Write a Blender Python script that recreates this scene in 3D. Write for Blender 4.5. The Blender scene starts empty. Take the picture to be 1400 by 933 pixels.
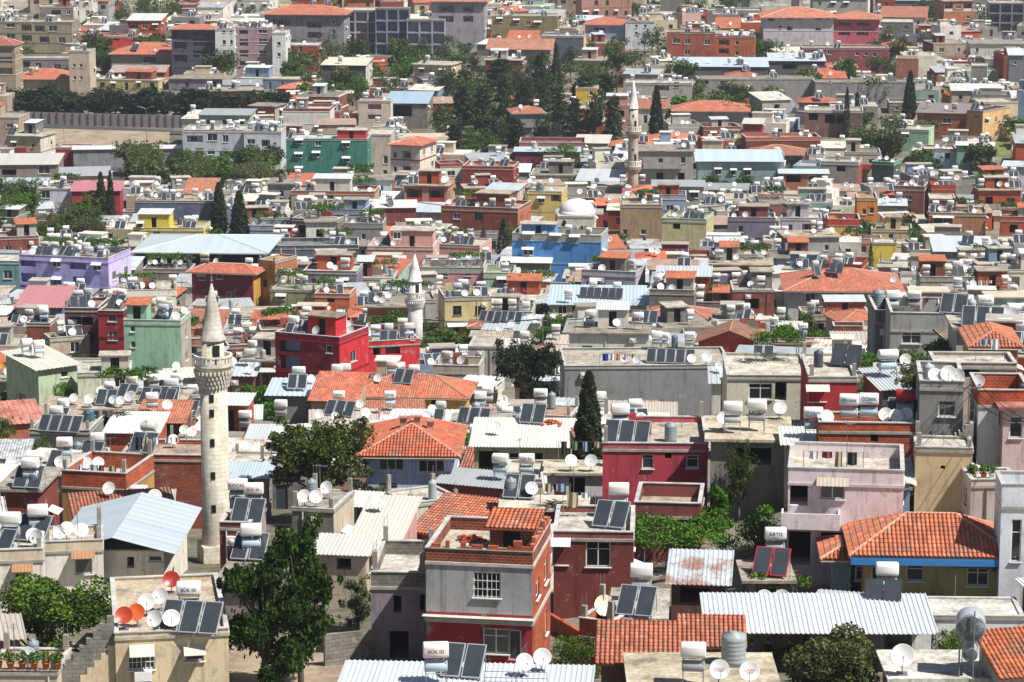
import bpy, bmesh, math, random
import numpy as np
from mathutils import Vector, Matrix
random.seed(7); R0 = random.Random(11)
rad = math.radians
SC = bpy.context.scene
COL = SC.collection
# ------------------------------------------------------------------ camera
PW, PH, FPX = 1400.0, 933.0, 3889.0          # photograph size, focal length in its pixels
HOR = -300.0                                 # row of the horizon
PITCH = math.atan((PH/2-HOR)/FPX)
cam_d = bpy.data.cameras.new('camera'); cam = bpy.data.objects.new('camera', cam_d); COL.objects.link(cam)
cam_d.sensor_width = 36.0; cam_d.lens = 36.0*FPX/PW
cam_d.clip_start = 1.0; cam_d.clip_end = 6000.0
cam.location = (0, 0, 0); cam.rotation_euler = (rad(90)-PITCH, 0, 0)
SC.camera = cam
# ------------------------------------------------------------------ sky, sun, exposure
SUN_EL, SUN_AZ = rad(55), rad(61)            # azimuth measured from straight behind the camera towards its right
sd = Vector((math.sin(SUN_AZ)*math.cos(SUN_EL), -math.cos(SUN_AZ)*math.cos(SUN_EL), math.sin(SUN_EL)))
world = bpy.data.worlds.new('World'); SC.world = world; world.use_nodes = True
nt = world.node_tree; nt.nodes.clear()
sky = nt.nodes.new('ShaderNodeTexSky'); sky.sky_type = 'NISHITA'; sky.sun_disc = False
sky.sun_elevation = SUN_EL; sky.sun_rotation = math.atan2(sd.x, sd.y)
bg = nt.nodes.new('ShaderNodeBackground'); bg.inputs[1].default_value = 0.052
wo = nt.nodes.new('ShaderNodeOutputWorld')
nt.links.new(sky.outputs[0], bg.inputs[0]); nt.links.new(bg.outputs[0], wo.inputs[0])
sun_d = bpy.data.lights.new('sun', 'SUN'); sun_d.energy = 5.0; sun_d.angle = rad(0.5); sun_d.color = (1.0, 0.96, 0.90)
sun = bpy.data.objects.new('sun', sun_d); COL.objects.link(sun)
sun.rotation_euler = sd.to_track_quat('Z', 'Y').to_euler()
SC.view_settings.view_transform = 'Standard'; SC.view_settings.look = 'None'
SC.view_settings.exposure = 0.45; SC.view_settings.gamma = 1.0; SC.view_settings.use_curve_mapping = False
SC.render.engine = 'CYCLES'
SC.cycles.max_bounces = 5; SC.cycles.diffuse_bounces = 2; SC.cycles.glossy_bounces = 2
SC.cycles.transmission_bounces = 3; SC.cycles.volume_bounces = 0; SC.cycles.transparent_max_bounces = 6
# ------------------------------------------------------------------ camera geometry
CP, SP = math.cos(PITCH), math.sin(PITCH)
def ray(px, py):
    u = (px-PW/2)/FPX; v = (PH/2-py)/FPX
    return np.array([u, CP+v*SP, -SP+v*CP])
def proj(p):
    D = p[1]*CP - p[2]*SP
    return (PW/2+FPX*p[0]/D, PH/2-FPX*(p[1]*SP+p[2]*CP)/D, D)
_TY = [0, 90, 120, 139, 165, 195, 225, 260, 300, 380, 470, 600, 750, 900, 1100, 1500, 4000]
_TZ = [36, 41, 44.5, 45.5, 48.5, 53, 57, 63, 66.5, 75, 81, 83.5, 79, 76, 75, 76, 80]
def smooth(x):
    x = max(0.0, min(1.0, x)); return x*x*(3-2*x)
def terrain(x, y):
    z = -float(np.interp(y, _TY, _TZ))
    r = 10.5*smooth((x+2)/38.0)*smooth((y-140)/40.0)*smooth((300-y)/60.0)
    w = 0.8*math.sin(x*0.021+1.3)*math.sin(y*0.012)*smooth((y-300)/200)
    return z+r+w
def solve(px, py, h):
    """point on the pixel's ray that stands h above the terrain (first crossing)"""
    d = ray(px, py); y = 70.0; last = None
    while y < 3000:
        t = y/d[1]; g = d[2]*t-(terrain(d[0]*t, y)+h)
        if g <= 0:
            a, b = y-(1.5 if last is not None else 0), y
            for _ in range(18):
                m = (a+b)/2; t = m/d[1]
                if d[2]*t-(terrain(d[0]*t, m)+h) > 0: a = m
                else: b = m
            t = b/d[1]; return d*t
        last = g; y += 1.5
    t = 1200/d[1]; return d*t
# ------------------------------------------------------------------ materials
def lin(h):
    if isinstance(h, str):
        h = h.lstrip('#'); c = [int(h[i:i+2], 16)/255 for i in (0, 2, 4)]
    else: c = h
    return tuple((x/12.92 if x <= 0.04045 else ((x+0.055)/1.055)**2.4) for x in c)
class NT:
    def __init__(s, name):
        s.m = bpy.data.materials.new(name); s.m.use_nodes = True; s.t = s.m.node_tree; s.t.nodes.clear()
        s.o = s.n('ShaderNodeOutputMaterial'); s.b = s.n('ShaderNodeBsdfPrincipled'); s.l(s.b.outputs[0], s.o.inputs[0])
        s.b.inputs['Specular IOR Level'].default_value = 0.25
    def n(s, k, **kw):
        x = s.t.nodes.new(k)
        for a, v in kw.items(): setattr(x, a, v)
        return x
    def l(s, a, b): s.t.links.new(a, b)
    def noise(s, vec, scale, detail=3, rough=.6):
        x = s.n('ShaderNodeTexNoise'); x.inputs['Scale'].default_value = scale; x.inputs['Detail'].default_value = detail
        x.inputs['Roughness'].default_value = rough; s.l(vec, x.inputs['Vector']); return x.outputs[0]
    def ramp(s, f, stops):
        r = s.n('ShaderNodeValToRGB'); s.l(f, r.inputs[0]); e = r.color_ramp.elements
        while len(e) < len(stops): e.new(.5)
        for i, (p, c) in enumerate(stops):
            e[i].position = p; e[i].color = (*c, 1) if len(c) == 3 else c
        return r.outputs[0]
    def mix(s, a, b, f, mode='MIX'):
        x = s.n('ShaderNodeMix', data_type='RGBA', blend_type=mode)
        for sock, v in ((x.inputs[0], f), (x.inputs[6], a), (x.inputs[7], b)):
            if isinstance(v, (int, float)): sock.default_value = v
            elif isinstance(v, tuple): sock.default_value = (*v[:3], 1)
            else: s.l(v, sock)
        return x.outputs[2]
    def math(s, op, a, b=0.0, c=None):
        x = s.n('ShaderNodeMath', operation=op)
        for i, v in enumerate((a, b) if c is None else (a, b, c)):
            if isinstance(v, (int, float)): x.inputs[i].default_value = v
            else: s.l(v, x.inputs[i])
        return x.outputs[0]
    def set(s, **kw):
        for k, v in kw.items():
            k = {'col': 'Base Color', 'rough': 'Roughness', 'metal': 'Metallic', 'norm': 'Normal', 'spec': 'Specular IOR Level'}[k]
            if isinstance(v, (int, float)): s.b.inputs[k].default_value = v
            elif isinstance(v, tuple): s.b.inputs[k].default_value = (*v[:3], 1)
            else: s.l(v, s.b.inputs[k])
        return s.m
    def bump(s, h, dist, strength=1.0):
        b = s.n('ShaderNodeBump'); b.inputs['Distance'].default_value = dist; b.inputs['Strength'].default_value = strength
        s.l(h, b.inputs['Height']); return b.outputs[0]
    def coord(s):
        """object coordinates shifted by a random amount for each object"""
        c = s.n('ShaderNodeTexCoord'); i = s.n('ShaderNodeObjectInfo')
        v = s.n('ShaderNodeVectorMath', operation='ADD'); k = s.math('MULTIPLY', i.outputs['Random'], 60.0)
        s.l(c.outputs['Object'], v.inputs[0]); s.l(k, v.inputs[1]); s.info = i; s.oc = c.outputs['Object']
        return v.outputs[0]
    def scaled(s, v, x, y, z):
        m = s.n('ShaderNodeVectorMath', operation='MULTIPLY'); s.l(v, m.inputs[0]); m.inputs[1].default_value = (x, y, z); return m.outputs[0]
M = {}
def m_stucco():
    t = NT('painted_plaster'); v = t.coord(); c = t.info.outputs['Color']
    n1 = t.noise(v, .45, 4, .65); n2 = t.noise(t.scaled(v, 2.2, 2.2, .28), 1.0, 4, .7); n3 = t.noise(v, 9, 3)
    a = t.mix(c, t.ramp(n1, [(.3, (.74, .72, .68)), (.5, (1, 1, 1)), (.75, (1.06, 1.05, 1.02))]), 1.0, 'MULTIPLY')
    a = t.mix(a, (.42, .40, .37), .04)
    a = t.mix(a, t.ramp(n2, [(.34, (.42, .40, .36)), (.48, (1, 1, 1))]), .6, 'MULTIPLY')
    pf = t.ramp(t.noise(v, .9, 6, .75), [(.59, (0, 0, 0)), (.63, (1, 1, 1))])
    a = t.mix(a, (.34, .32, .29), t.math('MULTIPLY', pf, .55))
    a = t.mix(a, t.ramp(n3, [(.3, (.86, .86, .86)), (.7, (1.06, 1.06, 1.06))]), .8, 'MULTIPLY')
    t.set(col=a, rough=.9, norm=t.bump(n3, .01, .5)); M['stucco'] = t.m
def m_clean():
    t = NT('light_concrete_roof'); v = t.coord(); c = t.info.outputs['Color']
    a = t.mix(c, t.ramp(t.noise(v, .6, 5, .7), [(.33, (.36, .35, .34)), (.5, (.74, .73, .71)), (.66, (1, 1, 1))]), 1.0, 'MULTIPLY')
    a = t.mix(a, t.ramp(t.noise(v, 4, 4, .7), [(.4, (.62, .6, .56)), (.6, (1.04, 1.04, 1.04))]), .8, 'MULTIPLY')
    t.set(col=a, rough=.95, norm=t.bump(t.noise(v, 14), .01, .4)); M['slab'] = t.m
def m_brick(key, name, c1, c2, mortar, bw, bh, ms=.018, under=None):
    t = NT(name); v = t.coord(); s = t.n('ShaderNodeSeparateXYZ'); t.l(t.oc, s.inputs[0])
    u = t.math('ADD', s.outputs[0], s.outputs[1]); cmb = t.n('ShaderNodeCombineXYZ'); t.l(u, cmb.inputs[0]); t.l(s.outputs[2], cmb.inputs[1])
    b = t.n('ShaderNodeTexBrick'); t.l(cmb.outputs[0], b.inputs['Vector'])
    b.inputs['Scale'].default_value = 1; b.inputs['Brick Width'].default_value = bw; b.inputs['Row Height'].default_value = bh
    b.inputs['Mortar Size'].default_value = ms; b.inputs['Color1'].default_value = (*c1, 1); b.inputs['Color2'].default_value = (*c2, 1); b.inputs['Mortar'].default_value = (*mortar, 1)
    a = t.mix(b.outputs[0], t.ramp(t.noise(v, .8, 5, .7), [(.32, (.5, .47, .45)), (.55, (1, 1, 1)), (.75, (1.15, 1.05, .98))]), .9, 'MULTIPLY')
    pl = t.ramp(t.noise(v, .9, 6, .7), [(.6, (0, 0, 0)), (.64, (1, 1, 1))])
    a = t.mix(a, under or mortar, t.math('MULTIPLY', pl, .7))
    t.set(col=a, rough=.95, norm=t.bump(b.outputs[1], -.02, .6)); M[key] = t.m
def m_tile():
    t = NT('roof_tiles'); v = t.coord(); c = t.info.outputs['Color']
    uv = t.n('ShaderNodeUVMap'); s = t.n('ShaderNodeSeparateXYZ'); t.l(uv.outputs[0], s.inputs[0])
    U, V = s.outputs[0], s.outputs[1]
    fu = t.math('MULTIPLY', U, 1/.24); fv = t.math('MULTIPLY', V, 1/.36)
    iu = t.math('FLOOR', fu); iv = t.math('FLOOR', fv)
    cm = t.n('ShaderNodeCombineXYZ'); t.l(iu, cm.inputs[0]); t.l(iv, cm.inputs[1]); t.l(t.info.outputs['Random'], cm.inputs[2])
    w = t.n('ShaderNodeTexWhiteNoise'); w.noise_dimensions = '3D'; t.l(cm.outputs[0], w.inputs[0])
    a = t.mix(c, t.ramp(w.outputs[0], [(0, (.62, .58, .55)), (.4, (.9, .9, .9)), (.8, (1.05, 1.05, 1.0)), (1, (1.25, 1.4, 1.55))]), 1.0, 'MULTIPLY')
    a = t.mix(a, t.ramp(t.noise(v, .5, 5, .7), [(.3, (.6, .56, .52)), (.55, (1, 1, 1)), (.8, (1.1, 1.1, 1.05))]), .75, 'MULTIPLY')
    a = t.mix(a, (.44, .34, .28), .13)
    a = t.mix(a, (.20, .17, .14), t.math('MULTIPLY', t.ramp(t.noise(v, .7, 6, .75), [(.5, (0, 0, 0)), (.62, (1, 1, 1))]), .5))
    a = t.mix(a, (.62, .55, .48), t.math('MULTIPLY', t.ramp(t.noise(v, 1.1, 6, .8), [(.58, (0, 0, 0)), (.66, (1, 1, 1))]), .45))
    pu = t.math('ABSOLUTE', t.math('SINE', t.math('MULTIPLY', fu, math.pi)))
    pv = t.math('FRACT', fv)
    h = t.math('ADD', t.math('MULTIPLY', pu, .05), t.math('MULTIPLY', pv, -.035))
    t.set(col=a, rough=.85, norm=t.bump(h, 1.0, 1.0)); M['tile'] = t.m
def m_tin(key, name, rust):
    t = NT(name); v = t.coord(); c = t.info.outputs['Color']
    uv = t.n('ShaderNodeUVMap'); s = t.n('ShaderNodeSeparateXYZ'); t.l(uv.outputs[0], s.inputs[0])
    sheet = t.math('FLOOR', t.math('MULTIPLY', s.outputs[0], 1.05))
    w = t.n('ShaderNodeTexWhiteNoise'); w.noise_dimensions = '1D'; t.l(sheet, w.inputs[1])
    a = t.mix(c, t.ramp(w.outputs[0], [(0, (.86, .88, .9)), (1, (1.05, 1.04, 1.03))]), .8, 'MULTIPLY')
    a = t.mix(a, (.60, .62, .62), .3)
    f = t.ramp(t.noise(v, .5, 6, .72), [(.5-rust, (1, 1, 1)), (.62-rust, (0, 0, 0))])
    a = t.mix(t.mix(a, (.30, .11, .045), .8), a, f)
    h = t.math('ABSOLUTE', t.math('SINE', t.math('MULTIPLY', s.outputs[0], math.pi/.2)))
    t.set(col=a, rough=.5, metal=.15, norm=t.bump(h, .02, .7)); M[key] = t.m
def m_plain(key, name, col, rough=.6, metal=0, spec=.3, var=.25, scale=3.0):
    t = NT(name); v = t.coord()
    c = t.info.outputs['Color'] if col is None else col
    a = t.mix(c, t.ramp(t.noise(v, scale, 4, .65), [(.3, (1-var,)*3), (.7, (1+var*.25,)*3)]), 1.0, 'MULTIPLY')
    t.set(col=a, rough=rough, metal=metal, spec=spec); M[key] = t.m
def m_leaf(key, name, stops):
    t = NT(name); g = t.n('ShaderNodeNewGeometry'); i = t.n('ShaderNodeObjectInfo'); c = t.n('ShaderNodeTexCoord')
    base = t.ramp(g.outputs['Random Per Island'], stops)
    a = t.mix(base, i.outputs['Color'], 1.0, 'MULTIPLY')
    a = t.mix(a, t.ramp(t.noise(c.outputs['Object'], 4.5, 3), [(.38, (.55, .6, .52)), (.62, (1.4, 1.32, 1.1))]), .9, 'MULTIPLY')
    t.set(col=a, rough=.65, spec=.2)
    tr = t.n('ShaderNodeBsdfTranslucent'); t.l(a, tr.inputs[0]); mx = t.n('ShaderNodeMixShader'); mx.inputs[0].default_value = .25
    t.l(t.b.outputs[0], mx.inputs[1]); t.l(tr.outputs[0], mx.inputs[2]); t.l(mx.outputs[0], t.o.inputs[0]); M[key] = t.m
m_stucco(); m_clean(); m_tile()
m_brick('brick', 'hollow_clay_brick', lin('#c4592c'), lin('#a9431f'), lin('#9a8474'), .32, .2, .016, lin('#94503a'))
m_brick('oldbrick', 'old_dark_brick', lin('#96422c'), lin('#7d3624'), lin('#8a7a6c'), .3, .15, .016, lin('#8f8378'))
m_brick('block', 'grey_concrete_block', lin('#8d8981'), lin('#7b776f'), lin('#6b675f'), .42, .21, .014, lin('#a19c92'))
m_tin('tin', 'corrugated_sheet', -.13); m_tin('rusttin', 'rusty_corrugated_sheet', .02)
m_plain('conc', 'bare_concrete', None, .95, var=.35, scale=1.6)
m_plain('paint', 'gloss_paint', None, .45, var=.15)
m_plain('enamel', 'tank_enamel', None, .35, var=.12, spec=.45, scale=2.0)
m_plain('galv', 'galvanised_steel', (.55, .57, .58), .35, .75, .4, .25, 5)
m_plain('pole', 'grey_steel', (.30, .31, .32), .5, .5, .4, .3)
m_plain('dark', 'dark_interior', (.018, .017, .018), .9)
m_plain('glass', 'window_glass', None, .12, 0, .6, .3, 1.2)
m_plain('collector', 'collector_glass', (.045, .055, .065), .22, .0, .6, .25, 1.0)
m_plain('bark', 'tree_bark', (.16, .12, .085), .95, var=.5, scale=6)
m_plain('cloth', 'woven_cloth', None, .9)
m_plain('rubber', 'black_rubber', (.02, .02, .02), .8)
m_plain('skin', 'skin', (.42, .24, .16), .6)
m_leaf('leaf', 'green_leaves', [(0, (.030, .060, .014)), (.5, (.070, .125, .026)), (1, (.135, .19, .045))])
m_leaf('needle', 'dark_needles', [(0, (.020, .038, .020)), (.6, (.042, .068, .032)), (1, (.09, .115, .055))])
m_leaf('olive', 'olive_leaves', [(0, (.045, .06, .025)), (.5, (.10, .125, .055)), (1, (.20, .22, .11))])
m_leaf('vine', 'vine_leaves', [(0, (.035, .085, .012)), (.5, (.075, .165, .022)), (1, (.15, .26, .05))])
def m_stone():
    t = NT('minaret_stone'); v = t.coord(); c = t.info.outputs['Color']
    uv = t.n('ShaderNodeUVMap'); b = t.n('ShaderNodeTexBrick'); t.l(uv.outputs[0], b.inputs['Vector'])
    b.inputs['Scale'].default_value = 1; b.inputs['Brick Width'].default_value = .55; b.inputs['Row Height'].default_value = .3; b.inputs['Mortar Size'].default_value = .012
    b.inputs['Color1'].default_value = (1, 1, 1, 1); b.inputs['Color2'].default_value = (.86, .84, .8, 1); b.inputs['Mortar'].default_value = (.62, .58, .52, 1)
    a = t.mix(c, b.outputs[0], 1.0, 'MULTIPLY')
    a = t.mix(a, t.ramp(t.noise(v, .7, 6, .75), [(.35, (.62, .58, .5)), (.52, (1, 1, 1))]), .7, 'MULTIPLY')
    a = t.mix(a, t.ramp(t.noise(t.scaled(v, 3, 3, .3), 1, 4), [(.4, (.75, .7, .6)), (.55, (1, 1, 1))]), .5, 'MULTIPLY')
    t.set(col=a, rough=.85, norm=t.bump(b.outputs[1], -.01, .5)); M['stone'] = t.m
m_stone()
def m_ground():
    t = NT('dusty_ground'); c = t.n('ShaderNodeTexCoord').outputs['Object']
    a = t.ramp(t.noise(c, .035, 6, .7), [(.35, (.13, .115, .09)), (.5, (.22, .19, .15)), (.62, (.30, .265, .21))])
    g = t.ramp(t.noise(c, .11, 5, .7), [(.5, (0, 0, 0)), (.6, (1, 1, 1))])
    a = t.mix(a, (.075, .095, .035), t.math('MULTIPLY', g, .8))
    a = t.mix(a, t.ramp(t.noise(c, 1.5, 5, .75), [(.35, (.6, .6, .6)), (.65, (1.15, 1.15, 1.15))]), 1.0, 'MULTIPLY')
    t.set(col=a, rough=1, norm=t.bump(t.noise(c, 2.5, 5), .15, .6)); M['ground'] = t.m
    t = NT('asphalt'); c = t.n('ShaderNodeTexCoord').outputs['Object']
    t.set(col=t.ramp(t.noise(c, .8, 5, .7), [(.3, (.045, .045, .047)), (.7, (.085, .083, .08))]), rough=.9); M['asphalt'] = t.m
    t = NT('dry_grass'); c = t.n('ShaderNodeTexCoord').outputs['Object']
    t.set(col=t.ramp(t.noise(c, .3, 6, .75), [(.3, (.09, .12, .03)), (.55, (.17, .19, .06)), (.75, (.26, .24, .11))]), rough=1); M['grass'] = t.m
    t = NT('bare_earth'); c = t.n('ShaderNodeTexCoord').outputs['Object']
    t.set(col=t.ramp(t.noise(c, .25, 6, .8), [(.3, (.18, .13, .09)), (.5, (.32, .25, .18)), (.7, (.42, .35, .26))]), rough=1, norm=t.bump(t.noise(c, .8, 6), .5, .8)); M['earth'] = t.m
m_ground()
# ------------------------------------------------------------------ mesh helpers
class MB:
    def __init__(s): s.v = []; s.f = []; s.m = []; s.uv = []; s.sm = []
    def quad(s, pts, mat=0, uv=None, sm=False):
        i = len(s.v); s.v += [tuple(p) for p in pts]; s.f.append(tuple(range(i, i+len(pts)))); s.m.append(mat); s.sm.append(sm)
        s.uv.append(uv or [(0, 0)]*len(pts))
    def box(s, x0, y0, z0, x1, y1, z1, mat=0):
        P = [(x0,y0,z0),(x1,y0,z0),(x1,y1,z0),(x0,y1,z0),(x0,y0,z1),(x1,y0,z1),(x1,y1,z1),(x0,y1,z1)]
        s.hexa(P, mat)
    def hexa(s, P, mat=0):
        i = len(s.v); s.v += P
        for f in ((0,3,2,1),(4,5,6,7),(0,1,5,4),(1,2,6,5),(2,3,7,6),(3,0,4,7)):
            s.f.append(tuple(i+k for k in f)); s.m.append(mat); s.sm.append(False)
            a, b, c, d = [P[k] for k in f]; w = math.dist(a, b); h = math.dist(b, c); s.uv.append([(0,0),(w,0),(w,h),(0,h)])
    def tube(s, a, b, r, r2=None, n=6, mat=0, cap=True):
        a, b = Vector(a), Vector(b); r2 = r if r2 is None else r2; d = (b-a)
        if d.length < 1e-6: return
        q = d.to_track_quat('Z', 'Y'); i = len(s.v)
        for p, rr in ((a, r), (b, r2)):
            for k in range(n):
                t = 2*math.pi*k/n; s.v.append(tuple(p+q@Vector((rr*math.cos(t), rr*math.sin(t), 0))))
        for k in range(n):
            s.f.append((i+k, i+(k+1) % n, i+n+(k+1) % n, i+n+k)); s.m.append(mat); s.sm.append(n > 7); s.uv.append([(0,0)]*4)
        if cap:
            s.f.append(tuple(i+k for k in reversed(range(n)))); s.m.append(mat); s.sm.append(False); s.uv.append([(0,0)]*n)
            s.f.append(tuple(i+n+k for k in range(n))); s.m.append(mat); s.sm.append(False); s.uv.append([(0,0)]*n)
    def lathe(s, prof, n=24, mat=0, c=(0,0,0), sm=True, q=None):
        """prof: (r, z) from bottom to top"""
        i = len(s.v); L = len(prof); c = Vector(c)
        for r, z in prof:
            for k in range(n):
                t = 2*math.pi*k/n; p = Vector((r*math.cos(t), r*math.sin(t), z)); p = q@p if q else p
                s.v.append(tuple(c+p))
        R = max(p[0] for p in prof)
        for j in range(L-1):
            for k in range(n):
                s.f.append((i+j*n+k, i+j*n+(k+1) % n, i+(j+1)*n+(k+1) % n, i+(j+1)*n+k)); s.m.append(mat); s.sm.append(sm)
                u0, u1 = 2*math.pi*R*k/n, 2*math.pi*R*(k+1)/n; s.uv.append([(u0, prof[j][1]), (u1, prof[j][1]), (u1, prof[j+1][1]), (u0, prof[j+1][1])])
        s.f.append(tuple(i+(L-1)*n+k for k in range(n))); s.m.append(mat); s.sm.append(False); s.uv.append([(0,0)]*n)
        s.f.append(tuple(i+k for k in reversed(range(n)))); s.m.append(mat); s.sm.append(False); s.uv.append([(0,0)]*n)
    def mesh(s, name, mats):
        me = bpy.data.meshes.new(name)
        me.from_pydata(s.v, [], s.f)
        for k in mats: me.materials.append(M[k])
        me.polygons.foreach_set('material_index', s.m); me.polygons.foreach_set('use_smooth', s.sm)
        uvl = me.uv_layers.new(name='UVMap'); flat = [c for f in s.uv for p in f for c in p]; uvl.data.foreach_set('uv', flat)
        me.update(); return me
def link(name, me, parent=None, loc=(0,0,0), rz=0.0, col=None, kind=None, scale=None):
    o = bpy.data.objects.new(name, me); COL.objects.link(o)
    if parent is not None: o.parent = parent
    o.location = loc; o.rotation_euler = (0, 0, rz)
    if scale: o.scale = scale
    if col is not None: o.color = (*lin(col), 1)
    if kind: o['kind'] = kind
    return o
def empty(name, loc, rz=0.0):
    o = bpy.data.objects.new(name, None); COL.objects.link(o); o.location = loc; o.rotation_euler = (0, 0, rz); o.empty_display_size = .5; return o
def tag(o, label=None, cat=None, group=None):
    if label: o['label'] = label
    if cat: o['category'] = cat
    if group: o['group'] = group
def wall_face(mb, O, U, N, W, H, holes, mat=0, z0=0.0):
    """wall rectangle from O along U (width W) and up to H, with real recesses; N points into the building"""
    O, U, N = Vector(O), Vector(U), Vector(N); Z = Vector((0,0,1))
    hs = [h for h in holes if h[2] > h[0]+.05 and h[3] > h[1]+.05 and h[0] > .02 and h[2] < W-.02 and h[3] < H-.02 and h[1] > z0-.001]
    xs = sorted({0, W, *[h[0] for h in hs], *[h[2] for h in hs]}); zs = sorted({z0, H, *[h[1] for h in hs], *[h[3] for h in hs]})
    P = lambda u, z, d=0: O+U*u+Z*z+N*d
    for j in range(len(zs)-1):
        run = None
        for i in range(len(xs)):
            inside = i == len(xs)-1 or any(h[0]-1e-6 <= xs[i] and xs[i+1] <= h[2]+1e-6 and h[1]-1e-6 <= zs[j] and zs[j+1] <= h[3]+1e-6 for h in hs)
            if inside:
                if run is not None:
                    a, b, c, d = run, xs[i], zs[j], zs[j+1]
                    mb.quad([P(a,c),P(b,c),P(b,d),P(a,d)], mat, [(a,c),(b,c),(b,d),(a,d)]); run = None
            elif run is None: run = xs[i]
    for u0, v0, u1, v1, dep, bm in hs:
        mb.quad([P(u0,v0),P(u0,v0,dep),P(u0,v1,dep),P(u0,v1)], mat); mb.quad([P(u1,v0,dep),P(u1,v0),P(u1,v1),P(u1,v1,dep)], mat)
        mb.quad([P(u0,v0),P(u1,v0),P(u1,v0,dep),P(u0,v0,dep)], mat); mb.quad([P(u0,v1,dep),P(u1,v1,dep),P(u1,v1),P(u0,v1)], mat)
        mb.quad([P(u0,v0,dep),P(u1,v0,dep),P(u1,v1,dep),P(u0,v1,dep)], bm)
def sheet(mb, A, B, C, D, pitch, amp, th, mat=0):
    """corrugated sheet over the quad A B (eave, left to right) C D (top, right to left)"""
    A, B, C, D = map(Vector, (A, B, C, D)); W = (B-A).length; L = (D-A).length; n = max(1, int(W/pitch)); nrm = (B-A).cross(D-A).normalized()
    cols = []
    for k in range(n):
        for t, h in ((0, 0), (.55, 0), (.65, amp), (.9, amp)): cols.append(((k+t)/n, h))
    cols.append((1.0, 0))
    for off, flip in ((0, False), (-th, True)):
        pts = [(A.lerp(B, t)+nrm*(h+off), D.lerp(C, t)+nrm*(h+off), t*W) for t, h in cols]
        for (p0, q0, u0), (p1, q1, u1) in zip(pts, pts[1:]):
            q = [p0, p1, q1, q0]; uv = [(u0,0),(u1,0),(u1,L),(u0,L)]
            mb.quad(q[::-1] if flip else q, mat, uv[::-1] if flip else uv)
    for t0 in (0, 1):
        a, d = (A, D) if t0 == 0 else (B, C); mb.quad([a, d, d-nrm*th, a-nrm*th], mat)
    pts = [A.lerp(B, t)+nrm*h for t, h in cols]
    for p0, p1 in zip(pts, pts[1:]): mb.quad([p0-nrm*th, p1-nrm*th, p1, p0], mat)
def flat_sheet(mb, A, B, C, D, th, mat=0):
    A, B, C, D = map(Vector, (A, B, C, D)); nrm = (B-A).cross(D-A).normalized(); W = (B-A).length; L = (D-A).length
    mb.quad([A,B,C,D], mat, [(0,0),(W,0),(W,L),(0,L)]); a, b, c, d = [p-nrm*th for p in (A,B,C,D)]
    mb.quad([d,c,b,a], mat)
    for p, q, r, s_ in ((A,B,b,a),(B,C,c,b),(C,D,d,c),(D,A,a,d)): mb.quad([s_,r,q,p], mat)
def tiles(mb, poly, near, mat=0, th=.09):
    """one roof slope covered with tiles; poly[0]->poly[1] is the eave, seen counter-clockwise from outside"""
    P = [Vector(p) for p in poly]; U = (P[1]-P[0]).normalized(); nrm = None
    for k in range(2, len(P)):
        c = (P[1]-P[0]).cross(P[k]-P[0])
        if c.length > 1e-4: nrm = c.normalized(); break
    V = nrm.cross(U); uv = [((p-P[0]).dot(U), (p-P[0]).dot(V)) for p in P]
    if not near:
        mb.quad(P, mat, uv)
    else:
        bm = bmesh.new(); u0, u1 = min(a for a, b in uv), max(a for a, b in uv); v1 = max(b for a, b in uv)
        us = []; pu, pv = .24, .36
        k = math.floor(u0/pu)
        while k*pu < u1+pu:
            for t, h in ((0, 0), (.22, .035), (.5, .055), (.78, .035)): us.append(((k+t)*pu, h))
            k += 1
        vs = []; k = 0
        while k*pv < v1+pv: vs += [(k*pv, .0), (k*pv+.01, .05), ((k+1)*pv-.001, .012)]; k += 1
        G = [[bm.verts.new(P[0]+U*u+V*v+nrm*(h+g)) for u, h in us] for v, g in vs]
        for r0, r1 in zip(G, G[1:]):
            for i in range(len(us)-1): bm.faces.new((r0[i], r0[i+1], r1[i+1], r1[i]))
        for a, b in zip(P, P[1:]+P[:1]):
            e = b-a
            if e.length < 1e-4: continue
            bmesh.ops.bisect_plane(bm, geom=bm.verts[:]+bm.edges[:]+bm.faces[:], plane_co=a, plane_no=e.cross(nrm), clear_outer=True)
        bm.verts.index_update(); base = len(mb.v); mb.v += [tuple(v.co) for v in bm.verts]
        for f in bm.faces:
            mb.f.append(tuple(base+v.index for v in f.verts)); mb.m.append(mat); mb.sm.append(False)
            mb.uv.append([((v.co-P[0]).dot(U), (v.co-P[0]).dot(V)) for v in f.verts])
        bm.free()
    Q = [p-nrm*th for p in P]; mb.quad(Q[::-1], mat)
    for a, b, c, d in zip(P, P[1:]+P[:1], Q[1:]+Q[:1], Q):
        if (b-a).length > 1e-4: mb.quad([d, c, b, a], mat)
def ridge_cap(mb, a, b, mat=0):
    a, b = Vector(a), Vector(b); L = (b-a).length; n = max(1, int(L/.4))
    for k in range(n):
        p, q = a.lerp(b, k/n), a.lerp(b, (k+1.08)/n); mb.tube(p, q, .10, .085, 6, mat)
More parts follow.
